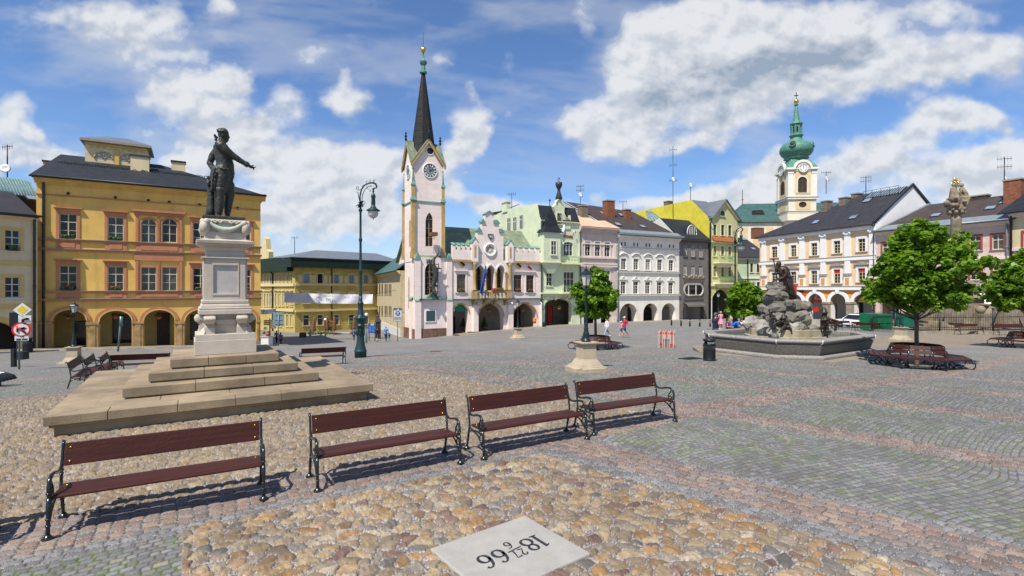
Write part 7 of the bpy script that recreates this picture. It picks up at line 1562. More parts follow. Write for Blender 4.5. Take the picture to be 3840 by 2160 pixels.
def make_bench(L=2.1,name='park_bench'):
 t=empty(name,(0,0,0));h=L/2-.035
 for s_ in (-1,1):
  f=end_frame(s_*h).build('end_frame',t)
 mb=MB();k=h-.02
 mb.prism([(.225,.60),(.285,.845),(.258,.853),(.198,.607)],-k,k,'bench_wood','x');bk=mb.build('backrest',t,.008)
 mb=MB();mb.box(-k,-.01,.385,k,.185,.418,'bench_wood');s1=mb.build('seat_plank',t,.01)
 mb=MB();mb.prism([(-.255,.392),(-.225,.385),(-.025,.388),(-.025,.421),(-.21,.432),(-.25,.422)],-k,k,'bench_wood','x');s2=mb.build('seat_plank',t,.01)
 mb=MB()
 for s_ in (-1,1):
  for z,y in ((.65,.207),(.80,.245)): mb.ell((s_*(k-.055),y,z),(.013,.012,.013),'brass',8,6)
  mb.ell((s_*(k-.055),.09,.419),(.013,.013,.01),'brass',8,6)
 mb.build('bolts',bk);return t
bench0=make_bench()
def place_bench(pl,pr,label,group,first=[True],facing=1,sc=1):
 """pl, pr: ground points of the two front feet, seen from the front left to right"""
 c=(pl+pr)/2;d=(pr-pl);a=atan2(d.y,d.x);back=Vector((-sin(a),cos(a),0))*.29
 p=c+back;z=min(gz(p.x,p.y),(gz(pl.x,pl.y)+gz(pr.x,pr.y))/2)
 q=(p.x,p.y,z+.022)
 if first[0]: o=bench0;o.location=q;o.rotation_euler.z=a;o['label']=label;first[0]=False
 else: o=copy_tree(bench0,q,a,label)
 o.scale=(sc,)*3
 o.rotation_euler.y=-atan2(gz(pr.x,pr.y)-gz(pl.x,pl.y),d.length)
 o['category']='bench';o['group']=group;return o
gf='dark red benches in the front row'
P1,P2=G(135,2036),G(1020,1872);du=(P2-P1).normalized()
def dressed(a,b_): c=(a+b_)/2;d=(b_-a).normalized()*1.015;return c-d,c+d
place_bench(*dressed(P1,P2),'largest and leftmost complete dark red bench of the front row, before the plinth corner',gf)
place_bench(*dressed(G(1172,1850),G(1740,1738)),'dark red bench in front row, second from left, before the right end of the plinth',gf)
place_bench(*dressed(G(1807,1726),G(2205,1648)),'dark red bench in front row, third from left, its right arm overlapping the last bench',gf)
place_bench(*dressed(G(2227,1633),G(2530,1581)),'rightmost and smallest dark red bench of the front row',gf)
place_bench(P1-du*2.52,P1-du*.49,'dark red bench cut off by the left picture edge, mostly outside the frame',gf)
def at(x,y): return Vector((x,y,gz(x,y)))
c=GX(1205,23.5);d=U_AX*1.0;place_bench(c+d,c-d,'bench seen from behind, just right of the monument steps and left of the tall lamp','benches round the monument',sc=.95)
c=GX(528,21.5);d=U_AX*1.0;place_bench(c+d,c-d,'bench of which only the back shows, behind the left steps of the monument','benches round the monument')
for i,(px,D,nm) in enumerate(((300,15.9,'nearest'),(352,18.2,'middle'),(405,20.6,'farthest'))):
 c=GX(px,D);d=V_AX;place_bench(c+Vector((0.9,.3,0))-d,c+Vector((0.9,.3,0))+d,nm+' of the three benches in a line left of the monument, seen end-on','benches left of the monument') if False else place_bench(c+d+Vector((-.2,0,0)),c-d+Vector((-.2,0,0)),nm+' of the three benches in a line left of the monument, seen end-on','benches left of the monument').__setattr__('rotation_euler',(0,0,RZ+pi/2))
gb_='benches near the fountain and column'
for px,D,rz,lab in ((3646,42.3,.05,'bench against the iron fence, below the stone saints'),(3800,40.5,-.1,'bench against the iron fence at the right picture edge'),(3098,57,.1,'bench behind the fountain, left of the white car'),(3165,55,.05,'bench in front of the white car'),(3245,52,-.1,'bench right of the white car, with a seated person')):
 c=GX(px,D);d=Vector((cos(rz),sin(rz),0));place_bench(c-d,c+d,lab,gb_)
c=GX(3262,50);d=Vector((.6,-.8,0));place_bench(c+d,c-d,'bench turned sideways right of the white car, nearest to the green container',gb_)
c=GX(3112,55);d=Vector((1,.1,0));place_bench(c+d,c-d,'low bench seen from behind between the fountain rim and white car',gb_)
# ------------------------------------------------------------------ round benches under the trees
def make_round_bench():
 t=empty('round_bench',(0,0,0));n=8;Ro,Ri,Rb,Rt=1.72,.98,1.02,.86
 P=lambda r,i,z: (r*cos(2*pi*i/n+pi/8),r*sin(2*pi*i/n+pi/8),z)
 for i in range(n):
  mb=MB()
  for k in range(4):
   r0=Ri+(Ro-Ri)*k/4+.012;r1=Ri+(Ro-Ri)*(k+1)/4-.012
   mb.add([P(r0,i,.40),P(r1,i,.40),P(r1,i+1,.40),P(r0,i+1,.40),P(r0,i,.44),P(r1,i,.44),P(r1,i+1,.44),P(r0,i+1,.44)],[(0,3,2,1),(4,5,6,7),(0,1,5,4),(1,2,6,5),(2,3,7,6),(3,0,4,7)],'bench_wood')
  mb.build('seat',t)
  mb=MB()
  for z0,z1 in ((.56,.70),(.73,.87)):
   ra,rb=Rb+(Rt-Rb)*(z0-.5)/.4,Rb+(Rt-Rb)*(z1-.5)/.4
   mb.add([P(ra,i,z0),P(ra,i+1,z0),P(rb,i+1,z1),P(rb,i,z1),P(ra-.035,i,z0),P(ra-.035,i+1,z0),P(rb-.035,i+1,z1),P(rb-.035,i,z1)],[(0,1,2,3),(7,6,5,4),(0,4,5,1),(3,2,6,7),(0,3,7,4),(1,5,6,2)],'bench_wood')
  bk=mb.build('backrest',t);mb=MB()
  for f in (.12,.88):
   for z in (.63,.80): r=Rb+(Rt-Rb)*(z-.5)/.4;a,b_=Vector(P(r,i,z)),Vector(P(r,i+1,z));q=a.lerp(b_,f);mb.ell(q*1.006,.014,'zinc',6,5)
  mb.build('bolts',bk)
  mb=MB();a=2*pi*i/n+pi/8;ca,sa=cos(a),sin(a);I='bench_iron'
  Q=lambda pts,r: mb.tube([(rr*ca,rr*sa,z) for rr,z in pts],r,I,7)
  Q([(.86,.86),(1.0,.52),(1.06,.36),(1.06,.18),(1.0,.03),(.93,.03),(.92,.09)],.026)
  Q([(1.0,.385),(1.68,.385)],.02);Q([(1.68,.385),(1.80,.28),(1.80,.14),(1.70,.04),(1.55,.02),(1.42,.06),(1.36,.16),(1.30,.20),(1.24,.16),(1.14,.03)],.024);mb.build('leg',t)
 return t
rb0=make_round_bench()
TREES=[(3437,20.6,'right'),(2233,33.4,'left'),(3866,28.6,'edge')]
for i,(px,D,w) in enumerate(TREES):
 p=GX(px,D);lab={'right': 'large round slatted bench around the big tree trunk right of the fountain','left': 'round bench around the tree in the middle of the square, partly behind a lamp pedestal','edge': 'round bench cut by the right picture edge'}[w]
 o=rb0 if i==0 else copy_tree(rb0);o.location=p;o.rotation_euler.z=.25+.1*i;tag(o,lab,'round bench','round benches under the trees')
# dark slatted bench end at the left edge
p=GX(-60,16.5);t=empty('curved_bench',p,.2,'dark slatted bench end reaching in from the left picture edge','bench');mb=MB()
for k in range(5): mb.tube([(-1.6,-.3+.15*k,.5),(-.3,-.3+.15*k,.46),(.35,-.3+.15*k,.40),(.62,-.3+.15*k,.30),(.68,-.3+.15*k,.2)],.05,'bench_iron',6)
mb.build('slats',t);mb=MB();mb.box(-1.2,-.25,0,-1.1,.3,.42,'bench_iron');mb.box(.2,-.25,-.05,.28,.3,.36,'bench_iron');mb.build('leg',t)
# ------------------------------------------------------------------ lanterns on stone pedestals
mat('lamp_paint',(.014,.028,.034),.38,.12,3,metal=.2)
mat('lamp_green',(.016,.048,.052),.42,.15,3,metal=.2)
mat('milk_glass',(.52,.50,.47),.25,.06,3,spec=.5)
mat('pedestal_stone',(.40,.335,.24),.85,.12,2,stain=.25,bump=.1,bscale=30)
def make_lantern():
 t=empty('lantern_lamp',(0,0,0))
 mb=MB()
 for k in range(4): mb.T=Matrix.Scale(.84,4)@Matrix.Rotation(k*pi/2,4,'Z')@Matrix.Diagonal((1,1,1.19,1));mb.prism([(-.74,-.5),(-.5,-.5),(-.42,-.62),(-.2,-.70),(.2,-.70),(.42,-.62),(.5,-.5),(.74,-.5),(.74,0),(-.74,0)],-.15,.17+.0015*k,'pedestal_stone','z')
 mb.T=Matrix.Diagonal((.84,.84,1,1));mb.frus((0,0),.54,.50,.17,.24,'pedestal_stone');mb.frus((0,0),.47,.35,.24,.42,'pedestal_stone');mb.frus((0,0),.345,.325,.42,.46,'pedestal_stone');mb.frus((0,0),.315,.30,.46,.93,'pedestal_stone');mb.frus((0,0),.33,.39,.93,.97,'pedestal_stone');mb.frus((0,0),.40,.40,.97,1.02,'pedestal_stone');mb.build('pedestal',t,.012)
 mb=MB();mb.lathe([(.17,1.02),(.165,1.07),(.13,1.10),(.11,1.15),(.10,1.22),(.12,1.27),(.095,1.33),(.075,1.42),(.085,1.47),(.07,1.5),(.06,1.58),(.075,1.62),(.05,1.66),(.042,1.75),(.036,2.75),(.055,2.78),(.036,2.82),(.03,2.92),(.07,2.95)],'lamp_paint',n=14);mb.tube([(0,0,2.72),(-.10,0,2.80),(-.12,0,2.95)],.015,'lamp_paint',6);mb.tube([(0,0,2.72),(.10,0,2.80),(.12,0,2.95)],.015,'lamp_paint',6);mb.build('post',t)
 mb=MB();n=6
 mb.lathe([(.115,2.955),(.19,3.325)],'milk_glass',n=n,smooth=False);gl=mb.build('lamp_glass',t)
 mb=MB();
 for i in range(n): a=2*pi*i/n;mb.tube([(.125*cos(a),.125*sin(a),2.95),(.205*cos(a),.205*sin(a),3.335)],.012,'lamp_paint',5)
 mb.lathe([(.13,2.935),(.13,2.96)],'lamp_paint',n=n,smooth=False);mb.lathe([(.235,3.328),(.235,3.35),(.19,3.40),(.10,3.47),(.07,3.48),(.075,3.51),(.04,3.53),(.02,3.56),(.028,3.585),(.004,3.66)],'lamp_paint',n=n,smooth=False);mb.build('lantern_frame',t)
 return t
ln0=make_lantern()
LN=[(2198,17.5,'street lantern on sandstone pedestal standing before the round bench, nearest to the benches'),(1942,45.5,'street lantern on pedestal in front of the pink town hall arcade'),(277,28.8,'street lantern on pedestal in front of the yellow arcade house'),(3378,36,'street lantern on pedestal half hidden behind the big tree on the right')]
for i,(px,D,lab) in enumerate(LN):
 o=ln0 if i==0 else copy_tree(ln0);o.location=GX(px,D);o.rotation_euler.z=.35 if i!=1 else .5;tag(o,lab,'street lamp','lanterns on stone pedestals')
p=Vector(((2694-CX)/F*62,62,gz(15,62)));t=empty('street_lamp',p,0,'small lantern on a slim post in front of the big dark archway','street lamp')
for ch in [x for x in COL.objects if x.parent==ln0 and not x.name.startswith('pedestal')]: c_=ch.copy();COL.objects.link(c_);c_.parent=t;c_.location=(0,0,.95)
mb=MB();mb.lathe([(.14,0),(.1,.3),(.06,.5),(.05,2.0)],'lamp_paint',n=10);mb.build('post_foot',t)
# ------------------------------------------------------------------ tall curved lamps
def make_tall_lamp():
 t=empty('tall_lamp',(0,0,0));Gm='lamp_green'
 mb=MB();mb.lathe([(.31,-.1),(.31,.30),(.33,.32),(.33,.36),(.30,.40),(.285,.48),(.24,.62),(.205,.85),(.19,1.1),(.19,1.62),(.25,1.66),(.255,1.72),(.20,1.76),(.19,1.86),(.22,1.90),(.22,1.95),(.25,2.0),(.29,2.06),(.29,2.14),(.22,2.2),(.16,2.26),(.17,2.36),(.14,2.42),(.13,2.8),(.15,2.84),(.17,2.9),(.12,2.95),(.10,3.05),(.085,3.3)],Gm,n=20);
 for i in range(8): a=i*pi/4;mb.ell((.28*cos(a),.28*sin(a),2.1),.06,Gm,8,6);mb.tube([(.20*cos(a),.20*sin(a),1.15),(.205*cos(a+.2),.205*sin(a+.2),1.35),(.2*cos(a),.2*sin(a),1.55)],.018,Gm,5)
 mb.build('base',t)
 mb=MB();mb.lathe([(.085,3.3),(.10,3.34),(.08,3.4),(.068,4.5),(.09,4.55),(.10,4.62),(.07,4.68),(.062,6.15),(.085,6.2),(.10,6.3),(.07,6.36),(.06,6.45),(.055,7.75),(.10,7.8),(.11,7.86),(.06,7.92),(.05,8.3)],Gm,n=12);mb.build('shaft',t)
 mb=MB()
 for i in range(26): a=RN.uniform(0,6.28);r=RN.uniform(.12,.30);z=8.12+RN.uniform(-.1,.22);mb.tube([(0,0,8.1),(r*.6*cos(a),r*.6*sin(a),z),(r*cos(a),r*sin(a),z+RN.uniform(-.1,.08))],[.03,.03,.012],Gm,5)
 mb.build('leaf_cluster',t)
 mb=MB();arc=[(-.02,8.2),(-.03,8.6),(.05,8.95),(.2,9.18),(.42,9.30),(.62,9.33),(.78,9.27),(.84,9.14),(.80,9.05),(.72,9.04),(.70,9.1)]
 mb.tube([(x,0,z) for x,z in arc],[.04,.04,.04,.042,.045,.048,.05,.05,.04,.03,.02],Gm,8);mb.tube([(x,0,z) for x,z in ((.06,8.25),(.10,8.65),(.22,8.95),(.40,9.12),(.6,9.16))],.022,Gm,6);mb.tube([(-.02,0,8.2),(-.09,0,8.5),(-.13,0,8.78),(-.2,0,8.82)],.02,Gm,6)
 mb.tube([(x,0,z) for x,z in ((0,8.95),(-.12,8.9),(-.22,8.98),(-.2,9.1),(-.1,9.1),(-.1,9.0),(-.16,9.0))],.018,Gm,6);mb.tube([(x,0,z) for x,z in ((.3,9.12),(.38,8.98),(.5,8.98),(.52,8.88),(.46,8.84))],.016,Gm,6)
 for x,z,a in ((.1,9.05,.3),(.3,9.27,.2),(.5,9.35,.1),(.7,9.36,.25)): mb.tube([(x,0,z),(x-.02,0,z+.1),(x+a*.4,0,z+.16)],[.02,.02,.006],Gm,5)
 mb.tube([(.66,0,9.32),(.70,0,9.42),(.66,0,9.52)],[.03,.02,.005],Gm,5);mb.build('arm',t)
 mb=MB();c=(.66,0,0);mb.lathe([(.02,9.06),(.07,9.0),(.04,8.92),(.06,8.86),(.03,8.78),(.10,8.7),(.13,8.58),(.10,8.5),(.115,8.2),(.10,8.1),(.14,8.05),(.17,7.98),(.36,7.86),(.37,7.83),(.26,7.80)],Gm,c,18);hd=mb.build('lamp_hood',t)
 mb=MB();mb.ell((.66,0,7.72),(.27,.27,.30),'milk_glass',20,12);mb.lathe([(.02,7.44),(.03,7.41),(.004,7.33)],Gm,c,8);mb.build('lamp_globe',hd);return t
tl0=make_tall_lamp();tl0.location=GX(1352,27);tl0.rotation_euler.z=.15;tag(tl0,'tall green iron lamp with curved arm and hanging globe, left of the pink tower','street lamp','tall curved lamps')
c=copy_tree(tl0,GX(2757,42),-1.25,'tall green cast iron lamp behind the fountain, rising from the small tree');
# ------------------------------------------------------------------ fountain
mat('granite',(.16,.147,.13),.6,.3,14,bump=.1,bscale=80,stain=.2)
mat('granite_rim',(.27,.255,.235),.6,.25,14,stain=.3)
mat('rock',(.22,.20,.17),.85,.35,2.4,col2=(.05,.046,.04),bump=.6,bscale=9,stain=.3)
mat('rock_pale',(.36,.34,.30),.85,.3,2.2,col2=(.10,.095,.085),bump=.5,bscale=9,stain=.3)
mat('stained_stone',(.40,.37,.29),.7,.3,2,col2=(.20,.13,.035),streak=.5)
m,N,L,b=nodes('pool_water');M['pool_water']=m;b.inputs['Base Color'].default_value=(.018,.05,.04,1);b.inputs['Roughness'].default_value=.05;b.inputs['Specular IOR Level'].default_value=.6
tc=N.new('ShaderNodeTexCoord');n_=N.new('ShaderNodeTexNoise');n_.inputs['Scale'].default_value=5;n_.inputs['Detail'].default_value=3;L.new(tc.outputs['Object'],n_.inputs['Vector']);bp=N.new('ShaderNodeBump');bp.inputs['Strength'].default_value=.25;bp.inputs['Distance'].default_value=.05;L.new(n_.outputs[0],bp.inputs['Height']);L.new(bp.outputs[0],b.inputs['Normal'])
FC=Vector((13.94,25.84,0));fz=-.58
ft=empty('fountain',(FC.x,FC.y,fz),RZ,'large grey granite fountain basin with chamfered corners, filled with water','fountain')
def chamf(hx,hy,c): return [(-hx+c,-hy),(hx-c,-hy),(hx,-hy+c),(hx,hy-c),(hx-c,hy),(-hx+c,hy),(-hx,hy-c),(-hx,-hy+c)]
def ringprof(prof,m,name,parent,smooth=False):
 mb=MB();rows=[]
 for o,z in prof: rows.append([(x,y,z) for x,y in chamf(3.75+o,3.0+o,max(.25,1.3+o*.59))])
 vs=[p for r in rows for p in r];fs=[]
 for j in range(len(rows)-1):
  for i in range(8): fs.append((j*8+i,j*8+(i+1) % 8,(j+1)*8+(i+1) % 8,(j+1)*8+i))
 mb.add(vs,fs,m,smooth);return mb.build(name,parent,fix=False)
ringprof([(.55,-.5),(.55,.06),(.53,.09),(0,.09)],'pave_slab','step',ft)
ringprof([(.06,.085),(.08,.12),(.08,.2),(.04,.24),(-.06,.27)],'granite_rim','base_moulding',ft)
ringprof([(-.16,.26),(-.15,.30),(-.03,.70),(-.10,.72),(-.12,.79)],'granite','basin_wall',ft)
ringprof([(-.12,.79),(-.02,.80),(.03,.84),(.04,.89),(.0,.94),(-.06,.96),(-.38,.96),(-.42,.93),(-.42,.2)],'granite_rim','rim',ft)
for i,(p,q) in enumerate(zip(chamf(3.75,3.0,1.3),chamf(3.6,2.85,1.22))):
 mb=MB();mb.tube([(p[0]*1.012,p[1]*1.012,.955),(p[0]*1.014,p[1]*1.014,.82),(q[0]*1.005,q[1]*1.005,.72),(q[0]*.985,q[1]*.985,.3)],.018,'white_trim',5);mb.build('joint',ft)
mb=MB();mb.add([(x,y,.78) for x,y in chamf(3.5,2.75,1.2)],[tuple(range(8))],'pool_water');mb.build('water',ft)
RW=1.62
rk=empty('fountain_rock',(FC.x,FC.y,fz),0,'stepped grey artificial rock rising from the middle of the fountain','rock')
mb=MB();pl_=[(1.78*cos(a+.15)*(1 if i % 2 else 1.05),1.62*sin(a+.15)) for i,a in enumerate([2*pi*k/12 for k in range(12)])];mb.prism(pl_,.5,1.2,'stained_stone','z');mb.prism([(x*1.08,y*1.08) for x,y in pl_],.5,.86,'stained_stone','z');mb.build('rock_base',rk,.02)
def rx_(x): return (x-1072)/227.0
def rz2(y): return 2.65-(950+y/3.0825-1080)/1900*25.84-fz
def boulders(mb,x0,x1,y0,y1,dep,n,m,rs):
 """angular blocks: jittered low spheres with flat faces"""
 for i in range(n):
  x=RN.uniform(x0,x1);z=RN.uniform(y0,y1);a=RN.uniform(-1,1);r=RN.uniform(*rs);Rm=Matrix.Rotation(RN.uniform(0,6),3,'Z')@Matrix.Rotation(RN.uniform(-.6,.6),3,'X')@Matrix.Rotation(RN.uniform(-.5,.5),3,'Y')
  k=len(mb.v);f=len(mb.sm);mb.ell((x,a*dep,z),(r*1.35,r*1.1,r*.8),m,RN.choice((5,6,7)),4,Rm)
  for j in range(f,len(mb.sm)): mb.sm[j]=False
  c=Vector((x,a*dep,z))
  for j in range(k,len(mb.v)): v=Vector(mb.v[j])-c;mb.v[j]=tuple(c+v*(.88+.3*float(hsh(np.array(int(v.x*997)),np.array(int(v.y*991+v.z*613)),i))))
def rock_part(mb,name): return mb.build(name,rk,fix=False)
mb=MB();boulders(mb,rx_(740),rx_(1400),rz2(885),rz2(810),1.25,90,'rock_pale',(.16,.40));mb.box(-1.1,-1.0,.8,1.1,1.0,1.5,'rock_pale');rock_part(mb,'lower_rock')
mb=MB();boulders(mb,rx_(850),rx_(1240),rz2(800),rz2(715),.9,60,'rock',(.16,.38));mb.box(rx_(870),-.8,1.4,rx_(1235),.8,rz2(705),'rock');boulders(mb,rx_(880),rx_(1240),rz2(680),rz2(575),.6,40,'rock',(.18,.38));mb.box(rx_(885),-.6,1.9,rx_(1245),.6,rz2(550),'rock')
boulders(mb,rx_(890),rx_(1010),rz2(540),rz2(360),.3,34,'rock',(.15,.30));mb.box(rx_(900),-.3,2.5,rx_(1010),.3,rz2(330),'rock');boulders(mb,rx_(1000),rx_(1060),rz2(560),rz2(470),.3,8,'rock',(.18,.28));rock_part(mb,'upper_rock')
B='bronze_brown'
def rp(x,y,d=0): return (rx_(x),d,rz2(y))
gi=empty('giant_statue',(FC.x,FC.y,fz),0,'dark bronze bearded giant leaning on the fountain rock with a staff','statue');mb=MB()
mb.ell(rp(995,125),(.13,.13,.16),B,14,10);mb.ell(rp(978,160),(.07,.08,.14),B,12,8);mb.ell(rp(970,185),(.05,.06,.1),B,10,7);mb.tube([rp(972,122),rp(964,138)],[.03,.025],B,6);mb.tube([rp(1000,150),rp(1020,180)],.09,B,8)
mb.tube([rp(1015,165),rp(1045,195),rp(1065,240),rp(1068,275)],[.15,.24,.24,.21],B,14,flat=1.2)
mb.tube([rp(1030,180,-.26),rp(1045,235,-.34),rp(1015,285,-.3),rp(965,305,-.15)],[.11,.10,.08,.06],B,10);mb.tube([rp(1010,180,.2),rp(990,240,.25),rp(975,232,.1),rp(968,228,.02)],[.11,.09,.07,.06],B,10);mb.ell(rp(950,310,-.12),(.1,.07,.05),B,10,6);mb.ell(rp(966,230,0),(.07,.07,.08),B,10,6)
mb.tube([rp(1062,265),rp(1075,320),rp(1098,400),rp(1125,470),rp(1140,528)],[.26,.27,.26,.24,.2],B,14,flat=1.25);mb.tube([rp(1030,270,-.2),rp(1110,275,-.22),rp(1120,300,0)],.07,B,8)
for k in range(6): mb.tube([rp(1045+10*k,285+6*k,-.28),rp(1075+9*k,370+10*k,-.33),rp(1095+14*k,470+8*k,-.28)],.045,B,6)
mb.ell(rp(1165,520,-.15),(.12,.1,.06),B,8,6)
gf_=sculpt(mb,'figure','bronze_brown',.028,gi,smooth=2,disp=[(.015,5)]);mb=MB()
for k in range(4): b0=Vector(rp(938,312,-.19+.045*k));mb.tube([b0,b0+Vector((-.07,-.01,-.01)),b0+Vector((-.11,-.01,-.05))],[.018,.016,.01],B,5)
b0=Vector(rp(950,303,-.05));mb.tube([b0,b0+Vector((-.04,.03,.0)),b0+Vector((-.09,.03,-.02))],[.02,.017,.01],B,5);mb.build('fingers',gf_)
mb=MB();mb.tube([rp(936,70),rp(950,150),rp(968,235),rp(982,300)],[.035,.03,.028,.022],B,7);mb.ell(rp(936,70),(.06,.06,.07),B,8,6);mb.build('staff',gi)
def dwarf(x,yb,s,lab,pose):
 """small bronze gnome"""
 d0=-1.35;t=empty('gnome_statue',(FC.x+rx_(x),FC.y+d0,fz+rz2(yb)),0,lab,'statue','bronze gnomes round the rock');mb=MB()
 if pose=='crouch':
  mb.ell((0,0,.72),(.13,.13,.14),B,10,8);mb.lathe([(.24,0),(.16,.06),(.05,.3),(.01,.34)],B,(.02,0,.78),10);mb.tube([(0,0,.62),(.08,.05,.42),(.12,.05,.3)],[.13,.18,.17],B,10)
  mb.tube([(-.06,-.1,.58),(-.3,-.12,.62),(-.58,-.1,.5)],[.08,.07,.05],B,8);mb.tube([(.14,-.14,.55),(.25,-.2,.4),(.12,-.26,.28)],[.08,.07,.05],B,8);mb.tube([(.1,-.05,.3),(-.14,-.2,.26),(-.28,-.2,.02),(-.36,-.22,.02)],[.11,.1,.07,.05],B,8);mb.tube([(.16,-.05,.3),(.3,-.15,.22),(.38,-.15,-.05),(.34,-.22,-.06)],[.11,.1,.07,.05],B,8);mb.box(-.68,-.18,.2,-.5,0,.5,B)
  for k in range(5): mb.tube([(-.6,-.12+.02*k,.5),(-.66,-.12+.02*k,.47)],.014,B,5)
 else:
  mb.ell((0,-.02,.86),(.12,.12,.13),B,10,8);mb.lathe([(.25,0),(.15,.06),(.06,.28),(.02,.3)],B,(-.02,0,.92),10);mb.tube([(0,0,.76),(0,0,.5),(.02,0,.34)],[.12,.19,.17],B,10)
  mb.tube([(.12,-.05,.68),(.24,-.16,.6),(.42,-.14,.56)],[.08,.07,.05],B,8);mb.tube([(-.13,-.08,.68),(-.2,-.18,.55),(-.02,-.24,.6)],[.08,.07,.05],B,8)
  for s_ in (-.09,.09): mb.tube([(s_,0,.38),(s_*1.2,-.02,.2),(s_*1.2,0,.04),(s_*1.2,-.1,.02)],[.11,.1,.07,.06],B,8)
  mb.tube([(-.35,-.2,.55),(.1,-.22,.72)],.025,B,6)
  for k in range(5): mb.tube([(.42,-.18+.02*k,.57),(.46,-.2+.02*k,.53)],.014,B,5)
  mb.prism([(.36,.02),(.50,.05),(.62,.55),(.44,.62)],-.18,-.14,B)
 sculpt(mb,'figure','bronze_brown',.024,t,smooth=1);t.scale=(s,)*3
dwarf(885,885,.85,'bronze gnome crouching on the left of the fountain rock, reaching out','crouch');dwarf(1335,878,.98,'bronze gnome with hat standing on the right of the fountain rock with a shield','stand');dwarf(748,770,.6,'bronze gnome climbing behind the left shoulder of the fountain rock','crouch')
p=FC+Vector((-1.62,-2.1,fz+.95));mb=MB();mb.ell((0,0,0),.17,'granite',18,12);o=mb.build('stone_ball',None,loc=p);tag(o,'polished dark stone ball at the left foot of the fountain rock','stone ball');mb=MB();mb.lathe([(.1,-.35),(.08,-.14)],'granite',n=10);mb.build('foot',o)
# ------------------------------------------------------------------ trees
m,N,L,b=nodes('leaf_green');M['leaf_green']=m
oi=N.new('ShaderNodeAttribute');oi.attribute_name='tone'
cr=N.new('ShaderNodeValToRGB');cr.color_ramp.elements[0].color=(.045,.115,.006,1);cr.color_ramp.elements[1].color=(.20,.33,.022,1);L.new(oi.outputs['Fac'],cr.inputs[0]);L.new(cr.outputs[0],b.inputs['Base Color'])
b.inputs['Roughness'].default_value=.42;b.inputs['Specular IOR Level'].default_value=.35
tr=N.new('ShaderNodeBsdfTranslucent');mu=N.new('ShaderNodeMixRGB');mu.blend_type='MULTIPLY';mu.inputs[0].default_value=1;mu.inputs[2].default_value=(1.5,1.6,.5,1);L.new(cr.outputs[0],mu.inputs[1]);L.new(mu.outputs[0],tr.inputs['Color'])
ms=N.new('ShaderNodeMixShader');ms.inputs[0].default_value=.45;L.new(b.outputs[0],ms.inputs[1]);L.new(tr.outputs[0],ms.inputs[2]);L.new(ms.outputs[0],N['Material Output'].inputs[0])
mat('bark',(.115,.085,.062),.9,.3,6,bump=.6,bscale=25)
def leaf_mesh(name,parent,centres,per,spread,size,seed,droop=.35):
 """many small folded leaves gathered in clumps"""
 r=np.random.RandomState(seed);V=[];T=[]
 for (c,rad) in centres:
  k=int(per*(rad/spread)**2)
  d=r.normal(size=(k,3));d /=np.linalg.norm(d,axis=1)[:,None];rr=rad*r.uniform(.25,1.06,k)**.55
  P=np.array(c)+d*rr[:,None]*np.array((1,1,.72));n=d*.6+np.array((0,0,.75))+r.normal(size=(k,3))*.42;n /=np.linalg.norm(n,axis=1)[:,None]
  a=np.cross(n,r.normal(size=(k,3)));a[:,2]-=droop*.6;a /=np.linalg.norm(a,axis=1)[:,None];bb=np.cross(n,a);bb /=np.linalg.norm(bb,axis=1)[:,None]
  s=size*r.uniform(.65,1.25,k)[:,None]
  q=np.stack([P-a*s,P-a*s*.25+bb*s*.78-n*s*.12,P+a*s*.55+bb*s*.55-n*s*.1,P+a*s*1.1-n*s*.25,P+a*s*.55-bb*s*.55-n*s*.1,P-a*s*.25-bb*s*.78-n*s*.12],1)
  V.append(q.reshape(-1,3));T.append(np.repeat(np.clip(r.normal(.5,.24,k)+.2*r.normal(),0,1),6))
 V=np.concatenate(V);T=np.concatenate(T);n=len(V)//6
 me=bpy.data.meshes.new(name);me.vertices.add(len(V));me.vertices.foreach_set('co',V.astype(np.float32).ravel())
 i0=np.arange(n)*6;q=np.stack([i0,i0+1,i0+2,i0+3,i0,i0+3,i0+4,i0+5],1)
 me.loops.add(n*8);me.loops.foreach_set('vertex_index',q.astype(np.int32).ravel());me.polygons.add(n*2);me.polygons.foreach_set('loop_start',np.arange(n*2,dtype=np.int32)*4);me.update();me.validate()
 at=me.attributes.new('tone','FLOAT','POINT');at.data.foreach_set('value',T.astype(np.float32));me.materials.append(M['leaf_green'])
 o=bpy.data.objects.new(name,me);COL.objects.link(o);o.parent=parent;return o
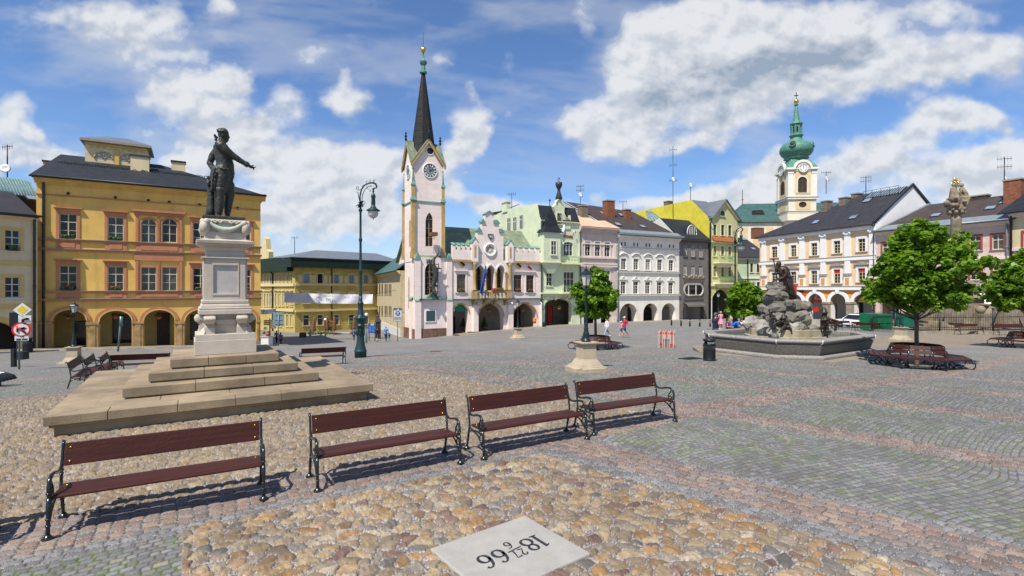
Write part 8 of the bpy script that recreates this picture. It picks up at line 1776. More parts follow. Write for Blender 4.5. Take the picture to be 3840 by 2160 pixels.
def tree(p,prof,trunk_h,tr_r,label,seed,per=90,size=.085,clump=.42,lean=0):
 """prof: (height, left radius, right radius) rows of the crown seen from the square"""
 t=empty('linden_tree',p,0,label,'tree','young linden trees on the square');r=random.Random(seed)
 mb=MB();H_=prof[-1][0];mb.tube([(0,0,-.1),(0.01,0,.1),(.01,.01,trunk_h*.5),(-.01,0,trunk_h),(lean*.3,0,(trunk_h+H_)/2),(lean,0,H_*.94)],[tr_r*1.3,tr_r,tr_r*.9,tr_r*.85,tr_r*.5,tr_r*.12],'bark',10)
 cs=[]
 rows=19
 for i in range(rows):
  h=prof[0][0]+clump*.75+(prof[-1][0]-prof[0][0]-clump*1.2)*(i+.5)/rows
  for (h0,l0,r0),(h1,l1,r1) in zip(prof,prof[1:]):
   if h0<=h<=h1: f=(h-h0)/(h1-h0);l_,r_=l0+(l1-l0)*f,r0+(r1-r0)*f
  n=max(2,int(2.3*(l_+r_)/clump))
  for k in range(n):
   a=2*pi*(k+r.random()*.8)/n+i*1.7;R0=((r_ if cos(a)>0 else l_)*abs(cos(a))+(l_+r_)/2*(1-abs(cos(a))))*(.74+.5*float(lat_noise(np.array(a*1.3+seed*7.),np.array(h*1.9),seed)));q=r.uniform(.5,1.2)
   c=(max(.05,R0-clump*.75)*q*cos(a),max(.05,R0-clump*.75)*q*sin(a),h+r.uniform(-.15,.15));cs.append((c,min(clump,.25+R0*.4)*r.uniform(.55,1.1)))
  if i % 2==0: cs.append(((r.uniform(-.2,.2),r.uniform(-.2,.2),h),min(clump,.2+l_*.5)))
 cs=[c for c in cs if r.random()>.36]
 for c,rad in cs[::3]:
  z0=max(trunk_h*.9,c[2]-hypot(c[0],c[1])*.75);mb.tube([(lean*.2,0,z0),(c[0]*.5,c[1]*.5,z0+(c[2]-z0)*.35),c],[tr_r*.35,tr_r*.22,.008],'bark',5)
 mb.build('trunk',t);leaf_mesh('crown',t,cs,per,clump,size,seed);return t
def tprof(px,D,p,pts,s=.91):
 """crown rows from photo pixels: (y, x left, x right)"""
 return sorted([(HC-(y-CY)/F*D-p.z,max(.12,(px-xl)/F*D*s),max(.12,(xr-px)/F*D*s)) for y,xl,xr in pts])
p=GX(3437,20.6);tree(p,tprof(3437,20.6,p,[(1178,3400,3480),(1150,3312,3560),(1100,3270,3630),(1040,3272,3655),(980,3300,3662),(930,3345,3600),(880,3352,3575),(850,3370,3540),(822,3425,3470)]),2.05,.085,'largest tree, standing in the round bench right of the fountain',3,92,.088,.34,.05)
p=GX(2233,33.4);tree(p,tprof(2233,33.4,p,[(1198,2200,2270),(1180,2160,2300),(1120,2138,2322),(1070,2145,2315),(1030,2190,2280),(1003,2240,2265)]),2.3,.10,'tree in the middle of the square, behind the lantern on its pedestal',4,60,.125,.36)
p=GX(2790,40);tree(p,tprof(2790,40,p,[(1192,2740,2830),(1165,2722,2862),(1120,2716,2868),(1085,2735,2850),(1056,2765,2815)]),1.9,.09,'round-crowned tree left of the fountain rock, behind the family',5,55,.14,.40)
p=GX(3866,28.6);tree(p,tprof(3866,28.6,p,[(1172,3770,3960),(1130,3712,4010),(1080,3710,4020),(1030,3740,3990),(980,3790,3950),(935,3830,3900)]),2.2,.09,'tree half cut by the right picture edge',6,75,.115,.38)
# ------------------------------------------------------------------ small things of the square
mat('bin_black',(.016,.018,.022),.38,.12,4,metal=.2)
mat('sign_white',(.66,.66,.64),.5,.05,4)
mat('sign_blue',(.01,.07,.36),.5,.05,4)
mat('sign_grey',(.15,.23,.27),.5,.08,2)
mat('sign_brown',(.075,.035,.03),.6,.15,4)
mat('post_steel',(.13,.20,.20),.4,.15,3,metal=.4)
mat('container_green',(.0,.16,.065),.5,.12,2,stain=.2)
mat('tarp_green',(.0,.11,.065),.8,.15,2)
mat('banner_white',(.70,.70,.72),.8,.05,1,col2=(.45,.47,.56))
mat('car_white',(.78,.79,.80),.25,.02,2,coat=.6)
mat('rubber',(.015,.015,.016),.8,.1,4)
mat('wood_red',(.50,.03,.035),.6,.12,5)
mat('wood_pale',(.62,.55,.44),.7,.12,5)
mat('umbrella_brown',(.10,.035,.025),.8,.3,3,col2=(.25,.11,.03))
mat('poster_blue',(.03,.06,.25),.4,.3,3,col2=(.10,.30,.45))
mat('baroque_stone',(.26,.215,.15),.9,.3,1.6,stain=.5,bump=.4,bscale=16)
def px_h(px,py0,py1,D): return (py1-py0)/F*D
# round black bin by the fountain
p=G(2660,1353);t=empty('litter_bin',p,0,'round black litter bin with domed lid at the left corner of the fountain','litter bin','black litter bins')
mb=MB();mb.lathe([(.235,0),(.25,.03),(.25,.07),(.235,.09),(.235,.66),(.25,.68),(.25,.71),(.22,.71)],'bin_black',n=28);
for i in range(28): a=2*pi*i/28;mb.tube([(.237*cos(a),.237*sin(a),.1),(.237*cos(a),.237*sin(a),.65)],.007,'bin_black',4)
mb.build('body',t);mb=MB();mb.lathe([(.20,.70),(.20,.82),(.255,.83),(.26,.87),(.24,.91),(.12,.93),(.01,.935)],'bin_black',n=28);li=mb.build('lid',t)
mb=MB();mb.box(-.13,-.215,.735,.13,-.19,.80,'zinc');mb.build('opening',li);t.rotation_euler.z=-.1
for px,py,lab,s in ((2040,1229,'dark litter bin beside the mint green house entrance',.9),(104,1322,'dark square litter bin by the wall of the cream house',1.25)):
 p=G(px,py);o=copy_tree(t,p,.3,lab,scale=s)
# signs on a pole at the left
p=G(72,1385);D=p.y;t=empty('traffic_sign',p,.45,'post with yellow diamond, no right turn disc and two plates, left edge of the square','traffic sign')
zz=lambda y: HC-(y-CY)/F*D-p.z;wd=lambda x: x/F*D
mb=MB();mb.tube([(0,0,0),(0,0,zz(1160))],.035,'post_steel',8);mb.build('post',t)
def plate(name,shape,zc,r,col,parent,x=.0,y=-.05,rim=None,inner=None):
 mb=MB();mb.T=Matrix.Translation((x,y,zc))@Matrix.Rotation(pi/2,4,'X')
 if shape=='diamond': mb.lathe([(r,0),(r,.02)],'sign_white',n=4,smooth=False,rot=0);mb.lathe([(r*1.04,-.004),(r*1.04,.012)],'black_iron',n=4,smooth=False);mb.lathe([(r*.62,.02),(r*.62,.026)],col,n=4,smooth=False)
 elif shape=='disc': mb.lathe([(r,0),(r,.02)],'sign_red',n=28,smooth=False);mb.lathe([(r*.78,.02),(r*.78,.026)],'sign_white',n=28,smooth=False)
 else: w,h=r;mb.box(-w,-h,0,w,h,.02,col);
 return mb.build(name,parent)
x=wd(11)
plate('priority_diamond','diamond',zz(1162),wd(27)*1.0,'sign_yellow',t,x);
q=plate('arrow_plate','rect',zz(1198),(wd(17),wd(15)),'sign_white',t,x+wd(8));mb=MB();mb.tube([(x+wd(18),-.085,zz(1196)),(x+wd(6),-.085,zz(1196)),(x+wd(1),-.085,zz(1200)),(x+wd(1),-.085,zz(1207))],.05,'black_iron',5);mb.build('arrow',q)
q=plate('no_right_turn','disc',zz(1236),wd(28),'',t,x-wd(3));mb=MB();mb.tube([(x-wd(14),-.085,zz(1243)),(x-wd(14),-.085,zz(1232)),(x+wd(3),-.085,zz(1231))],.045,'black_iron',5);mb.prism([(x+wd(3),zz(1225)),(x+wd(13),zz(1231)),(x+wd(3),zz(1237))],-.09,-.08,'black_iron');mb.tube([(x-wd(17),-.095,zz(1222)),(x+wd(11),-.095,zz(1250))],.04,'sign_red',5);mb.build('arrow',q)
q=plate('text_plate','rect',zz(1268),(wd(20),wd(9)),'sign_white',t,x-wd(2));mb=MB();letters(mb,'MIMO',x-wd(8),zz(1264),wd(4),-.08,'black_iron',.012);letters(mb,'ZASOBOVANI',x-wd(17),zz(1274),wd(4.4),-.08,'black_iron',.012,.66);mb.build('lettering',q)
mb=MB();mb.box(-.35,.05,zz(1225),-.05,.35,zz(1172),'bin_black');mb.build('signal_box',t)
p=G(52,1376);t=empty('bollard',p,0,'dark square bollard post with a hanging bin, left of the road sign','bollard');mb=MB();mb.box(-.09,-.09,-.05,.09,.09,.95,'bin_black');mb.build('post',t,.01);mb=MB();mb.box(.28,-.15,.4,.62,.2,.8,'bin_black');mb.box(.08,-.02,.7,.3,.02,.74,'bin_black');mb.build('hanging_bin',t)
p=G(442,1318);t=empty('leaning_pole',p,0,'bare grey metal pole leaning in front of the second arch of the yellow house','pole');h=px_h(0,1187,1318,p.y);mb=MB();mb.tube([(0,0,-.1),(13/F*p.y,0,h)],[.07,.09],'post_steel',8);mb.build('tube',t);mb=MB();mb.tube([(13/F*p.y,0,h*.72),(13/F*p.y,-.02,h)],.12,'post_steel',8);mb.build('sleeve',t)
# pedestrian zone sign
D=58;p=GX(1491,D);t=empty('traffic_sign',p,.45,'pedestrian zone sign with blue disc on a post before the pink tower','traffic sign');k=D/F;zz=lambda y: HC-(y-CY)/F*D-p.z
mb=MB();mb.tube([(0,0,-.1),(0,0,zz(1160))],.04,'post_steel',8);mb.build('post',t)
mb=MB();mb.box(-15*k*1.1,-.08,zz(1204),15*k*1.1,-.05,zz(1155),'sign_white');q=mb.build('board',t,.02);mb=MB();w_s=15*k*1.1
for a,b_,c_,d_ in ((-w_s,zz(1155)-.04,w_s,zz(1155)),(-w_s,zz(1204),w_s,zz(1204)+.04),(-w_s,zz(1204),-w_s+.04,zz(1155)),(w_s-.04,zz(1204),w_s,zz(1155))): mb.box(a,-.09,b_,c_,-.081,d_,'black_iron')
letters(mb,'PĚŠÍ ZÓNA'.replace('Ó','O'),-w_s+.08,zz(1163),.17,-.09,'black_iron',.018,.55);
for i in range(3): mb.box(-w_s+.1,-.088,zz(1190+4*i),w_s-.1,-.081,zz(1188.6+4*i),'black_iron')
mb.T=Matrix.Translation((0,-.08,zz(1175)))@Matrix.Rotation(pi/2,4,'X');mb.lathe([(9*k,0),(9*k,.012)],'sign_blue',n=24,smooth=False);mb.T=None
for x,h in ((-.06,.3),(.09,.2)): mb.ell((x,-.1,zz(1175)+h*.55),(.045,.012,.045),'sign_white',8,6);mb.tube([(x,-.1,zz(1175)+h*.4),(x,-.1,zz(1175)-.02)],.045,'sign_white',5);mb.tube([(x-.02,-.1,zz(1175)),(x-.06,-.1,zz(1175)-.2)],.022,'sign_white',4);mb.tube([(x+.02,-.1,zz(1175)),(x+.05,-.1,zz(1175)-.2)],.022,'sign_white',4)
mb.build('markings',q)
# back of a big sign, finger post
D=50;p=GX(1044,D);t=empty('traffic_sign',p,.2,'grey back of a big road sign on a thin pole right of the monument','traffic sign');k=D/F;zz=lambda y: HC-(y-CY)/F*D-p.z
mb=MB();mb.tube([(0,0,-.2),(0,0,zz(1175))],.05,'post_steel',8);mb.build('post',t);mb=MB();mb.box(-20*k,.05,zz(1223),19*k,.09,zz(1172),'sign_grey');q=mb.build('board',t,.03);mb=MB()
for z in (zz(1181),zz(1199),zz(1214)): mb.box(-12*k,.0,z-.03,12*k,.049,z+.03,'zinc')
mb.build('bracket',q)
D=54;p=GX(1012,D);t=empty('finger_post',p,.1,'post with two stacks of brown finger signs right of the monument','signpost');k=D/F;zz=lambda y: HC-(y-CY)/F*D-p.z
mb=MB();mb.tube([(0,0,-.2),(0,0,zz(1194))],.06,'black_iron',8);mb.build('post',t)
for i in range(5):
 for s_,n_ in ((-1,3),(1,5)):
  if i>=n_: continue
  z=zz(1203+6.6*i);mb=MB();a,b_=(3*k,20*k) if s_>0 else (-19*k,-3*k);tip=b_+.12 if s_>0 else a-.12;mb.prism([(a,z-.075),(b_,z-.075),(tip,z),(b_,z+.075),(a,z+.075)] if s_>0 else [(a,z-.075),(b_,z-.075),(b_,z+.075),(a,z+.075),(tip,z)],-.03,.03,'sign_brown');mb.box(a+.1,-.036,z-.02,b_-.1,-.031,z+.02,'wood_pale');mb.build('finger_sign',t)
mb=MB();mb.prism([(-22*k,zz(1236)),(-11*k,zz(1236)),(-11*k,zz(1228)),(-16.5*k,zz(1224)),(-22*k,zz(1228))],-.03,.03,'sign_white');mb.build('house_sign',t)
# banners across the street
def banner(x0,y0,x1,y1,D0,D1,lab,hh):
 mb=MB();n,k=40,6;P_=[Pd(x0+(x1-x0)*i/n,y0[0]+(y1[0]-y0[0])*i/n,D0+(D1-D0)*i/n) for i in range(n+1)];Q_=[Pd(x0+(x1-x0)*i/n,y0[1]+(y1[1]-y0[1])*i/n,D0+(D1-D0)*i/n) for i in range(n+1)]
 vs=[]
 for i in range(n+1):
  for j in range(k+1): f=j/k;q=P_[i].lerp(Q_[i],f);vs.append((q.x,q.y+.10*sin(i*.7+j*.5)+.15*sin(i*.23),q.z-.06*sin(pi*i/n)))
 c=Vector(vs[len(vs)//2]);vs=[Vector(v)-c for v in vs]
 mb.add(vs,[(i*(k+1)+j,(i+1)*(k+1)+j,(i+1)*(k+1)+j+1,i*(k+1)+j+1) for i in range(n) for j in range(k)],'banner_white',True);o=mb.build('street_banner',None,loc=c);tag(o,lab,'banner','white banners across the street')
 mb=MB();mb.tube([vs[0],vs[0]+Vector((-6,-1,1.2))],.02,'black_iron',4);mb.tube([vs[n*(k+1)],vs[n*(k+1)]+Vector((3,.5,.6))],.02,'black_iron',4);mb.build('rope',o);return o,vs,k
o,vs,k=banner(1065,(1097,1134),1398,(1104,1139),63,66,'long faded white banner hung across the street in front of the ochre corner house',1.3)
mat('faded_print',(.50,.50,.60),.8,.1,2);mat('faded_pink',(.55,.30,.42),.8,.1,2)
mb=MB();letters(mb,'VILKOPOLICE TRUTNOV',-3.9,.22,.42,-.35,'faded_print',.03,.6);letters(mb,'CO SE DELO',-3.4,-.45,.36,-.35,'faded_print',.03,.6);mb.box(-5.1,-.34,-.4,-4.3,-.31,.2,'faded_pink');letters(mb,'KULTURA',2.2,.1,.42,-.3,'faded_print',.03,.6);q=mb.build('faded_lettering',o)
banner(970,(1160,1178),1035,(1157,1174),60,62,'short white banner at the corner of the yellow arcade house',.6)
# globe lamps
def globe(px,py0,py1,H_,lab,g=[None]):
 D=F*H_/(py1-py0);x=(px-CX)/F*D;p=Vector((x,D,HC-(py1-CY)/F*D));
 if g[0] is None:
  t=empty('globe_lamp',p,0);mb=MB();mb.lathe([(.12,-1),(.11,.9),(.05,1.0),(.045,2.72),(.09,2.75)],'post_steel',n=10);mb.build('post',t);mb=MB();mb.ell((0,0,2.9),.19,'white_paint',16,10);mb.build('globe',t);g[0]=t
 else: t=copy_tree(g[0],p)
 tag(t,lab,'street lamp','white globe lamps in the side street');return t
globe(1111,1211,1281,3.1,'white globe lamp at the corner of the ochre house');globe(1220,1193,1280,3.1,'white globe lamp beside the folded parasols');globe(1374,1173,1278,3.1,'white globe lamp right behind the tall green lamp')
# cafe terrace: parasols, planters, boards
def street_thing(px,py0,py1,D): p=Pd(px,py1,D);return p,(py1-py0)/F*D
for i,(px,y0,y1,lab) in enumerate(((1177,1191,1249,'folded brown parasol, first from the left on the cafe terrace'),(1226,1187,1247,'folded brown parasol behind the middle globe lamp'),(1254,1188,1246,'folded brown parasol right of the reddish shrub'),(1328,1187,1244,'folded brown parasol next to the tall green lamp post'))):
 p,h=street_thing(px,y0,y1,75);t=empty('folded_parasol',p,0,lab,'parasol','folded parasols on the cafe terrace');mb=MB();mb.lathe([(.06,-.6),(.05,h)],'wood_pale',n=8);mb.build('pole',t);mb=MB();mb.lathe([(.26,.25),(.30,.5),(.24,h*.6),(.12,h*.92),(.02,h)],'umbrella_brown',n=9,smooth=False);mb.build('canopy',t)
def wallbox(name,px0,px1,y0,y1,D,dep,m,lab,cat,plants=False,rz=.0):
 p=Pd(px0,y1,D);w=(px1-px0)/F*D;h=(y1-y0)/F*D;t=empty(name,p,rz,lab,cat);mb=MB();mb.box(0,0,-1,w,dep,h,m);mb.build('wall',t,.02);mb=MB();mb.box(-.06,-.06,h+.002,w+.06,dep+.06,h+.08,'kerb');mb.build('coping',t)
 if plants:
  mb=MB()
  for i in range(int(w*14)): mb.ell((RN.uniform(.1,w-.1),RN.uniform(.1,dep-.1),h+.15+RN.random()*.3),RN.uniform(.08,.2),'leaf_small' if i % 9 else 'flower_red',6,4)
  mb.build('plants',t)
 return t
wallbox('planter_wall',1141,1183,1258,1277,74,.8,'plaster_cream','low cream planter wall, left one on the cafe terrace','planter',True);wallbox('planter_wall',1184,1246,1257,1277,74,.8,'plaster_cream','low cream planter wall behind the middle globe lamp','planter',True);wallbox('low_wall',1247,1336,1251,1273,76,1.2,'stone_grey','low grey wall of the cafe ramp left of the tall lamp','wall')
wallbox('planter_box',978,1007,1265,1288,49,.9,'sign_white','white planter box with a dark hedge behind the monument','planter',True)
for px,y0,y1,lab,c_ in ((1243,1210,1262,'light green shrub in a pot on the cafe terrace','leaf_green'),(1236,1200,1225,'reddish shrub behind the folded parasols','umbrella_brown'),(1318,1201,1240,'small palm left of the tall green lamp, left one','leaf_green'),(1329,1200,1240,'small palm directly beside the tall green lamp','leaf_green')):
 p,h=street_thing(px,y0,y1,75.5);t=empty('potted_shrub',p,0,lab,'shrub','shrubs on the cafe terrace');mb=MB();mb.lathe([(.2,-.5),(.26,.1)],'terracotta',n=10);mb.tube([(0,0,0),(0,0,h*.6)],.04,'bark',5);mb.build('pot',t)
 mb=MB()
 for i in range(90): a=RN.uniform(0,6.3);rr=RN.uniform(0,.6);z=h*RN.uniform(.5,1);mb.add([(rr*cos(a),rr*sin(a),z),(rr*cos(a)+.16,rr*sin(a),z-.12),(rr*cos(a)+.05,rr*sin(a)-.12,z-.2)],[(0,1,2)],c_ if c_!='leaf_green' else 'leaf_small')
 mb.build('foliage',t)
p,h=street_thing(1381,1213,1249,62);t=empty('poster_board',p,.15,'blue poster board right of the tall lamp post','notice board');w=27/F*62;mb=MB();mb.box(0,0,0,w,.1,h,'sign_blue');mb.build('board',t);mb=MB();mb.box(.12,-.03,.15,w*.45,-.003,h*.68,'poster_blue');mb.box(w*.5,-.03,.15,w-.1,-.003,h*.68,'poster_blue');letters(mb,'ODS',w*.36,h*.78,.2,-.03,'sign_white',.03);mb.build('posters',t);mb=MB();mb.box(.05,.02,-1,.13,.08,0,'black_iron');mb.box(w-.13,.02,-1,w-.05,.08,0,'black_iron');mb.build('legs',t)
p,h=street_thing(1418,1168,1234,66);t=empty('wooden_shrine',p,.4,'dark small shrine with pointed roof beside the street, above the walking men','shrine');mb=MB();mb.box(-.3,-.3,-1.2,.3,.3,h*.42,'dark_wood');mb.box(-.18,-.33,.1,.18,-.301,h*.36,'inside_dark');mb.build('case',t);mb=MB();mb.frus((0,0),.42,.12,h*.42,h*.7,'roof_dark');mb.frus((0,0),.12,.02,h*.7,h,'roof_dark');mb.build('roof',t)
p,h=street_thing(1135,1247,1277,70);t=empty('menu_board',p,.3,'dark standing menu board in front of the ochre house corner','menu board');mb=MB();mb.slab([(-.5,0,-.1),(.5,0,-.1),(.45,.3,h),(-.45,.3,h)],.06,'umbrella_brown');mb.build('panel',t);mb=MB();mb.slab([(-.4,.0,.15),(.4,.0,.15),(.36,.24,h*.85),(-.36,.24,h*.85)],.02,'inside_dark');o=mb.build('writing_area',t);o.location.y=-.05
p,h=street_thing(1163,1236,1262,73);t=empty('notice_stand',p,0,'slim pale standing panel beside the cafe planter','panel');mb=MB();mb.box(-.15,0,-.2,.15,.08,h,'sign_grey');mb.build('panel',t);mb=MB();mb.box(-.2,-.1,-.3,.2,.2,-.2,'grey_frame');mb.build('foot',t)
# bollards in front of the far houses
b0=None
for px,y in ((2518,1206),(2554,1208),(2587,1212),(2624,1214),(2663,1217)):
 D=66-(px-2518)*.012;p=Pd(px,y,D)
 if b0 is None: t=empty('bollard',p,0);mb=MB();mb.lathe([(.11,-.5),(.11,.04),(.075,.08),(.07,.40),(.10,.43),(.09,.5),(.03,.55)],'black_iron',n=10);mb.build('post',t);mb=MB();mb.lathe([(.072,.3),(.072,.36)],'sign_white',n=10);mb.build('band',t);b0=t
 else: t=copy_tree(b0,p)
 tag(t,'short black bollard in the row in front of the grey and lime houses','bollard','short black bollards')
# red and white barrier crate
p=G(2500,1303);D=p.y;k=D/F;t=empty('barrier_crate',p,-.35,'box of red and white slats standing open on the square','barrier');w=.48;hh=1.08
for sd_ in range(4):
 mb=MB();mb.T=Matrix.Rotation(sd_*pi/2,4,'Z')
 for i in range(9): x=-w+2*w*(i+.5)/9;mb.box(x-.013,-w-.012,.0,x+.013,-w+.012,hh-.02*(i % 2),'wood_red' if i % 3==1 else 'wood_pale')
 for z in (.12,hh-.2): mb.box(-w,-w+.013,z,w,-w+.035,z+.07,'wood_red')
 mb.build('slat_panel',t)
mb=MB();mb.box(-.2,-.2,0,.2,.2,.55,'sign_grey');mb.build('inner_box',t)
# white car
D=58;p=GX(3208,D);t=empty('parked_car',p,radians(-62),'white small off-road car parked behind the benches near the peach arcade','car')
prof=[(-1.95,.32),(-1.98,.62),(-1.9,.86),(-1.05,.97),(-.45,1.50),(-.3,1.56),(1.45,1.56),(1.75,1.1),(1.9,.9),(1.92,.4),(1.8,.3)]
mb=MB();n=len(prof);W2=.84
def ww_(z): return W2*(1 if z<1.0 else 1-.22*(z-1.0)/.56)
vs=[(x,-ww_(z),z) for x,z in prof]+[(x,ww_(z),z) for x,z in prof];mb.add(vs,[tuple(range(n)),tuple(range(2*n-1,n-1,-1))]+[(i+n,(i+1) % n+n,(i+1) % n,i) for i in range(n)],'car_white');mb.build('body',t,.05,seg=3)
mb=MB();
def gl(a,b_,c_,d_): mb.add([a,b_,c_,d_],[(0,1,2,3)],'shop_glass')
gl((-1.03,-.74,1.02),(-1.03,.74,1.02),(-.5,.64,1.475),(-.5,-.64,1.475));mb.v=[(v[0]-.03,v[1],v[2]+.03) for v in mb.v];mb.build('windscreen',t)
for s_ in (-1,1):
 mb=MB();mb.add([(-.85,s_*.862,1.04),(1.55,s_*.862,1.04),(1.35,s_*.745,1.48),(-.38,s_*.745,1.48)],[(0,1,2,3)],'shop_glass');mb.build('side_window',t)
 mb=MB();mb.ell((-1.96,s_*.6,.74),(.06,.17,.1),'zinc',10,7);mb.build('headlight',t)
 mb=MB();mb.ell((-.78,s_*.96,1.08),(.07,.1,.08),'car_white',8,6);mb.build('mirror',t)
 for x in (-1.25,1.25):
  mb=MB();mb.T=Matrix.Translation((x,s_*.78,.33))@Matrix.Rotation(pi/2,4,'X');mb.lathe([(.2,-.11),(.33,-.1),(.34,0),(.33,.1),(.2,.11)],'rubber',n=20);wh=mb.build('wheel',t);mb=MB();mb.T=Matrix.Translation((x,s_*.885,.33))@Matrix.Rotation(pi/2,4,'X');mb.lathe([(.2,-.02),(.2,.02),(.05,.03)],'zinc',n=12);mb.build('rim',wh)
mb=MB();mb.box(-2.0,-.5,.42,-1.975,.5,.6,'rubber');mb.box(-2.01,-.26,.44,-2.0,.26,.55,'sign_white');mb.build('grille',t);mb=MB();mb.box(-1.02,-.82,.9,-.98,.82,.96,'rubber');mb.build('wiper_trough',t)
for s_ in (-.5,.5): mb=MB();mb.tube([(-.2,s_,1.62),(1.3,s_,1.62)],.025,'rubber',6);mb.build('roof_rail',t)
# green container
D=50;p=GX(3318,D);t=empty('waste_container',p,.12,'big green steel container left of the fenced column','container');w=30/F*D;h=60/F*D
mb=MB();mb.prism([(-w,0),(w*.95,0),(w,h),(-w*1.08,h)],0,2.2,'container_green');
for x in (-w*.97,0,w*.9): mb.box(x-.04,-.05,.1,x+.04,-.002,h-.1,'container_green')
mb.box(-w*1.1,-.08,h-.12,w*1.03,-.003,h+.02,'container_green');mb.box(-w,-.06,h*.5,w,-.004,h*.55,'container_green');mb.build('body',t,.02);mb=MB();mb.box(-w*1.05,.0,h+.021,w*1.0,2.15,h+.08,'container_green');mb.build('lid',t)
# ------------------------------------------------------------------ column with fence
CD=48.5;cp=GX(3585,CD);fz_=gz(cp.x-2,CD-4)
cl=empty('trinity_column',(cp.x,cp.y,fz_),.1,'tall baroque stone column with figures and golden sunburst on top, inside the iron fence','monument');zz=lambda y: HC-(y-CY)/F*CD-fz_;S='baroque_stone';k=CD/F
mb=MB()
for h_,a in ((.25,4.0),(.5,3.4),(.75,2.9)): mb.lathe([(a,h_-.3),(a,h_)],S,n=6,smooth=False)
mb.build('steps',cl,.02)
mb=MB();mb.frus((0,0),1.5,1.4,.7,3.0,S);mb.frus((0,0),1.7,1.6,3.0,3.3,S);mb.frus((0,0),1.2,1.0,3.3,4.3,S);mb.frus((0,0),1.15,.8,4.3,4.6,S)
for a in range(4):
 an=a*pi/2+pi/4;c_,s_=cos(an)*2.2,sin(an)*2.2;mb.frus((c_,s_),.65,.55,.7,2.3,S);mb.frus((c_,s_),.7,.7,2.3,2.45,S);mb.tube([(c_*.6,s_*.6,2.9),(c_*.85,s_*.85,2.2),(c_*1.15,s_*1.15,1.4)],.25,S,8)
mb.build('pedestal',cl,.03)
mb=MB();zc=zz(805);mb.lathe([(.62,4.55),(.6,4.75),(.46,4.85),(.43,5.2),(.44,8),(.41,zc-.5),(.43,zc-.3),(.36,zc-.25),(.36,zc)],S,n=20);mb.build('column_shaft',cl)
mb=MB();mb.lathe([(.40,zc),(.5,zc+.3),(.45,zc+.35),(.68,zc+.75),(.62,zc+.85)],S,n=16)
for i in range(16): a=i*pi/8;mb.ell((.6*cos(a),.6*sin(a),zc+.2+.3*(i % 2)),(.16,.16,.2),S,8,6)
mb.build('capital',cl)
mb=MB();z1=zc+.8;mb.tube([(0,0,z1),(0,0,z1+.8)],[.6,.75],S,12)
for i in range(26): a=RN.uniform(0,6.3);mb.ell((.75*cos(a),.75*sin(a),z1+RN.uniform(.0,.7)),RN.uniform(.14,.26),S,8,6)
for x in (-.55,.55): mb.tube([(x,-.3,z1+.6),(x*.95,-.25,z1+1.2),(x*.8,-.1,z1+1.75)],[.38,.34,.2],S,10);mb.ell((x*.75,-.15,z1+2.0),.19,S,10,8);mb.tube([(x*.9,-.3,z1+1.5),(x*.4,-.55,z1+1.2),(x*.2,-.5,z1+1.5)],[.13,.11,.07],S,8);mb.tube([(x,-.35,z1+.8),(x*.9,-.75,z1+.7),(x*.8,-.7,z1+.2)],[.22,.2,.12],S,8)
mb.tube([(0,0,z1+.5),(0,0,z1+2.4)],.11,S,8);mb.tube([(-.3,0,z1+2.0),(.3,0,z1+2.0)],.09,S,8);sculpt(mb,'figure_group',S,.05,cl,smooth=1,disp=[(.03,4)])
mb=MB();zs=zz(686);mb.ell((0,0,zs),(.2,.1,.2),'gold',12,8);mb.tube([(0,0,z1+2.3),(0,0,zs)],.04,'gold',6)
for i in range(20): a=2*pi*i/20;r_=.62 if i % 2 else .48;mb.tube([(.15*cos(a),0,zs+.15*sin(a)),(r_*cos(a),0,zs+r_*sin(a))],[.05,.012],'gold',5)
mb.build('sunburst',cl)
def saint(x,y,z,s,lab,rz=0):
 t=empty('saint_statue',(cp.x+x,cp.y+y,fz_+z),rz,lab,'statue','stone saints round the column');mb=MB()
 mb.tube([(0,0,0),(.02,0,.5),(0,0,1.0),(0,.02,1.35)],[.32,.30,.26,.2],S,12);mb.ell((0,-.02,1.62),(.11,.12,.14),S,12,8);mb.tube([(0,0,1.35),(0,0,1.55)],.09,S,8);mb.ell((0,0,1.72),(.13,.13,.07),S,10,6)
 mb.tube([(-.2,0,1.35),(-.28,-.1,1.1),(-.05,-.28,1.15)],[.1,.09,.06],S,8);mb.tube([(.2,0,1.35),(.3,-.1,1.12),(.16,-.3,1.28),(.3,-.36,1.4)],[.1,.09,.06,.05],S,8)
 for i in range(6): a=-2.2+i*.5;mb.tube([(.26*cos(a),.26*sin(a),1.1),(.34*cos(a+.1),.34*sin(a+.1),.02)],[.05,.07],S,6)
 sculpt(mb,'figure',S,.035,t,smooth=1,disp=[(.015,6)]);t.scale=(s,)*3
saint((3645-3585)*k,-2.6,2.5,1.5,'weathered stone saint, left of the two standing beside the column',.2);saint((3682-3585)*k,-2.2,2.5,1.6,'weathered stone saint in a wide robe, right of the two standing beside the column',-.1)
mb=MB();mb.frus((0,0),.75,.6,.7,2.5,S);
for sx in (-1,1): mb.prism([(sx*.6,2.4),(sx*1.0,2.3),(sx*2.2,.9),(sx*2.2,.4),(sx*1.7,.4)],-.3,.3,S)
for x in (-2.3,2.3): mb.frus((x,0),.4,.4,.3,1.6,S);mb.ell((x,0,1.95),.38,S,12,8)
o=mb.build('saint_pedestal',cl);o.location=((3662-3585)*k,-2.6,0)
mat('fence_iron',(.03,.035,.045),.5,.15,4,metal=.2)
fn=empty('iron_fence',(cp.x,cp.y,fz_),0,'dark wrought iron fence with spear tops in a ring round the column','fence');Rf=7.2;nf=12;hf=1.75
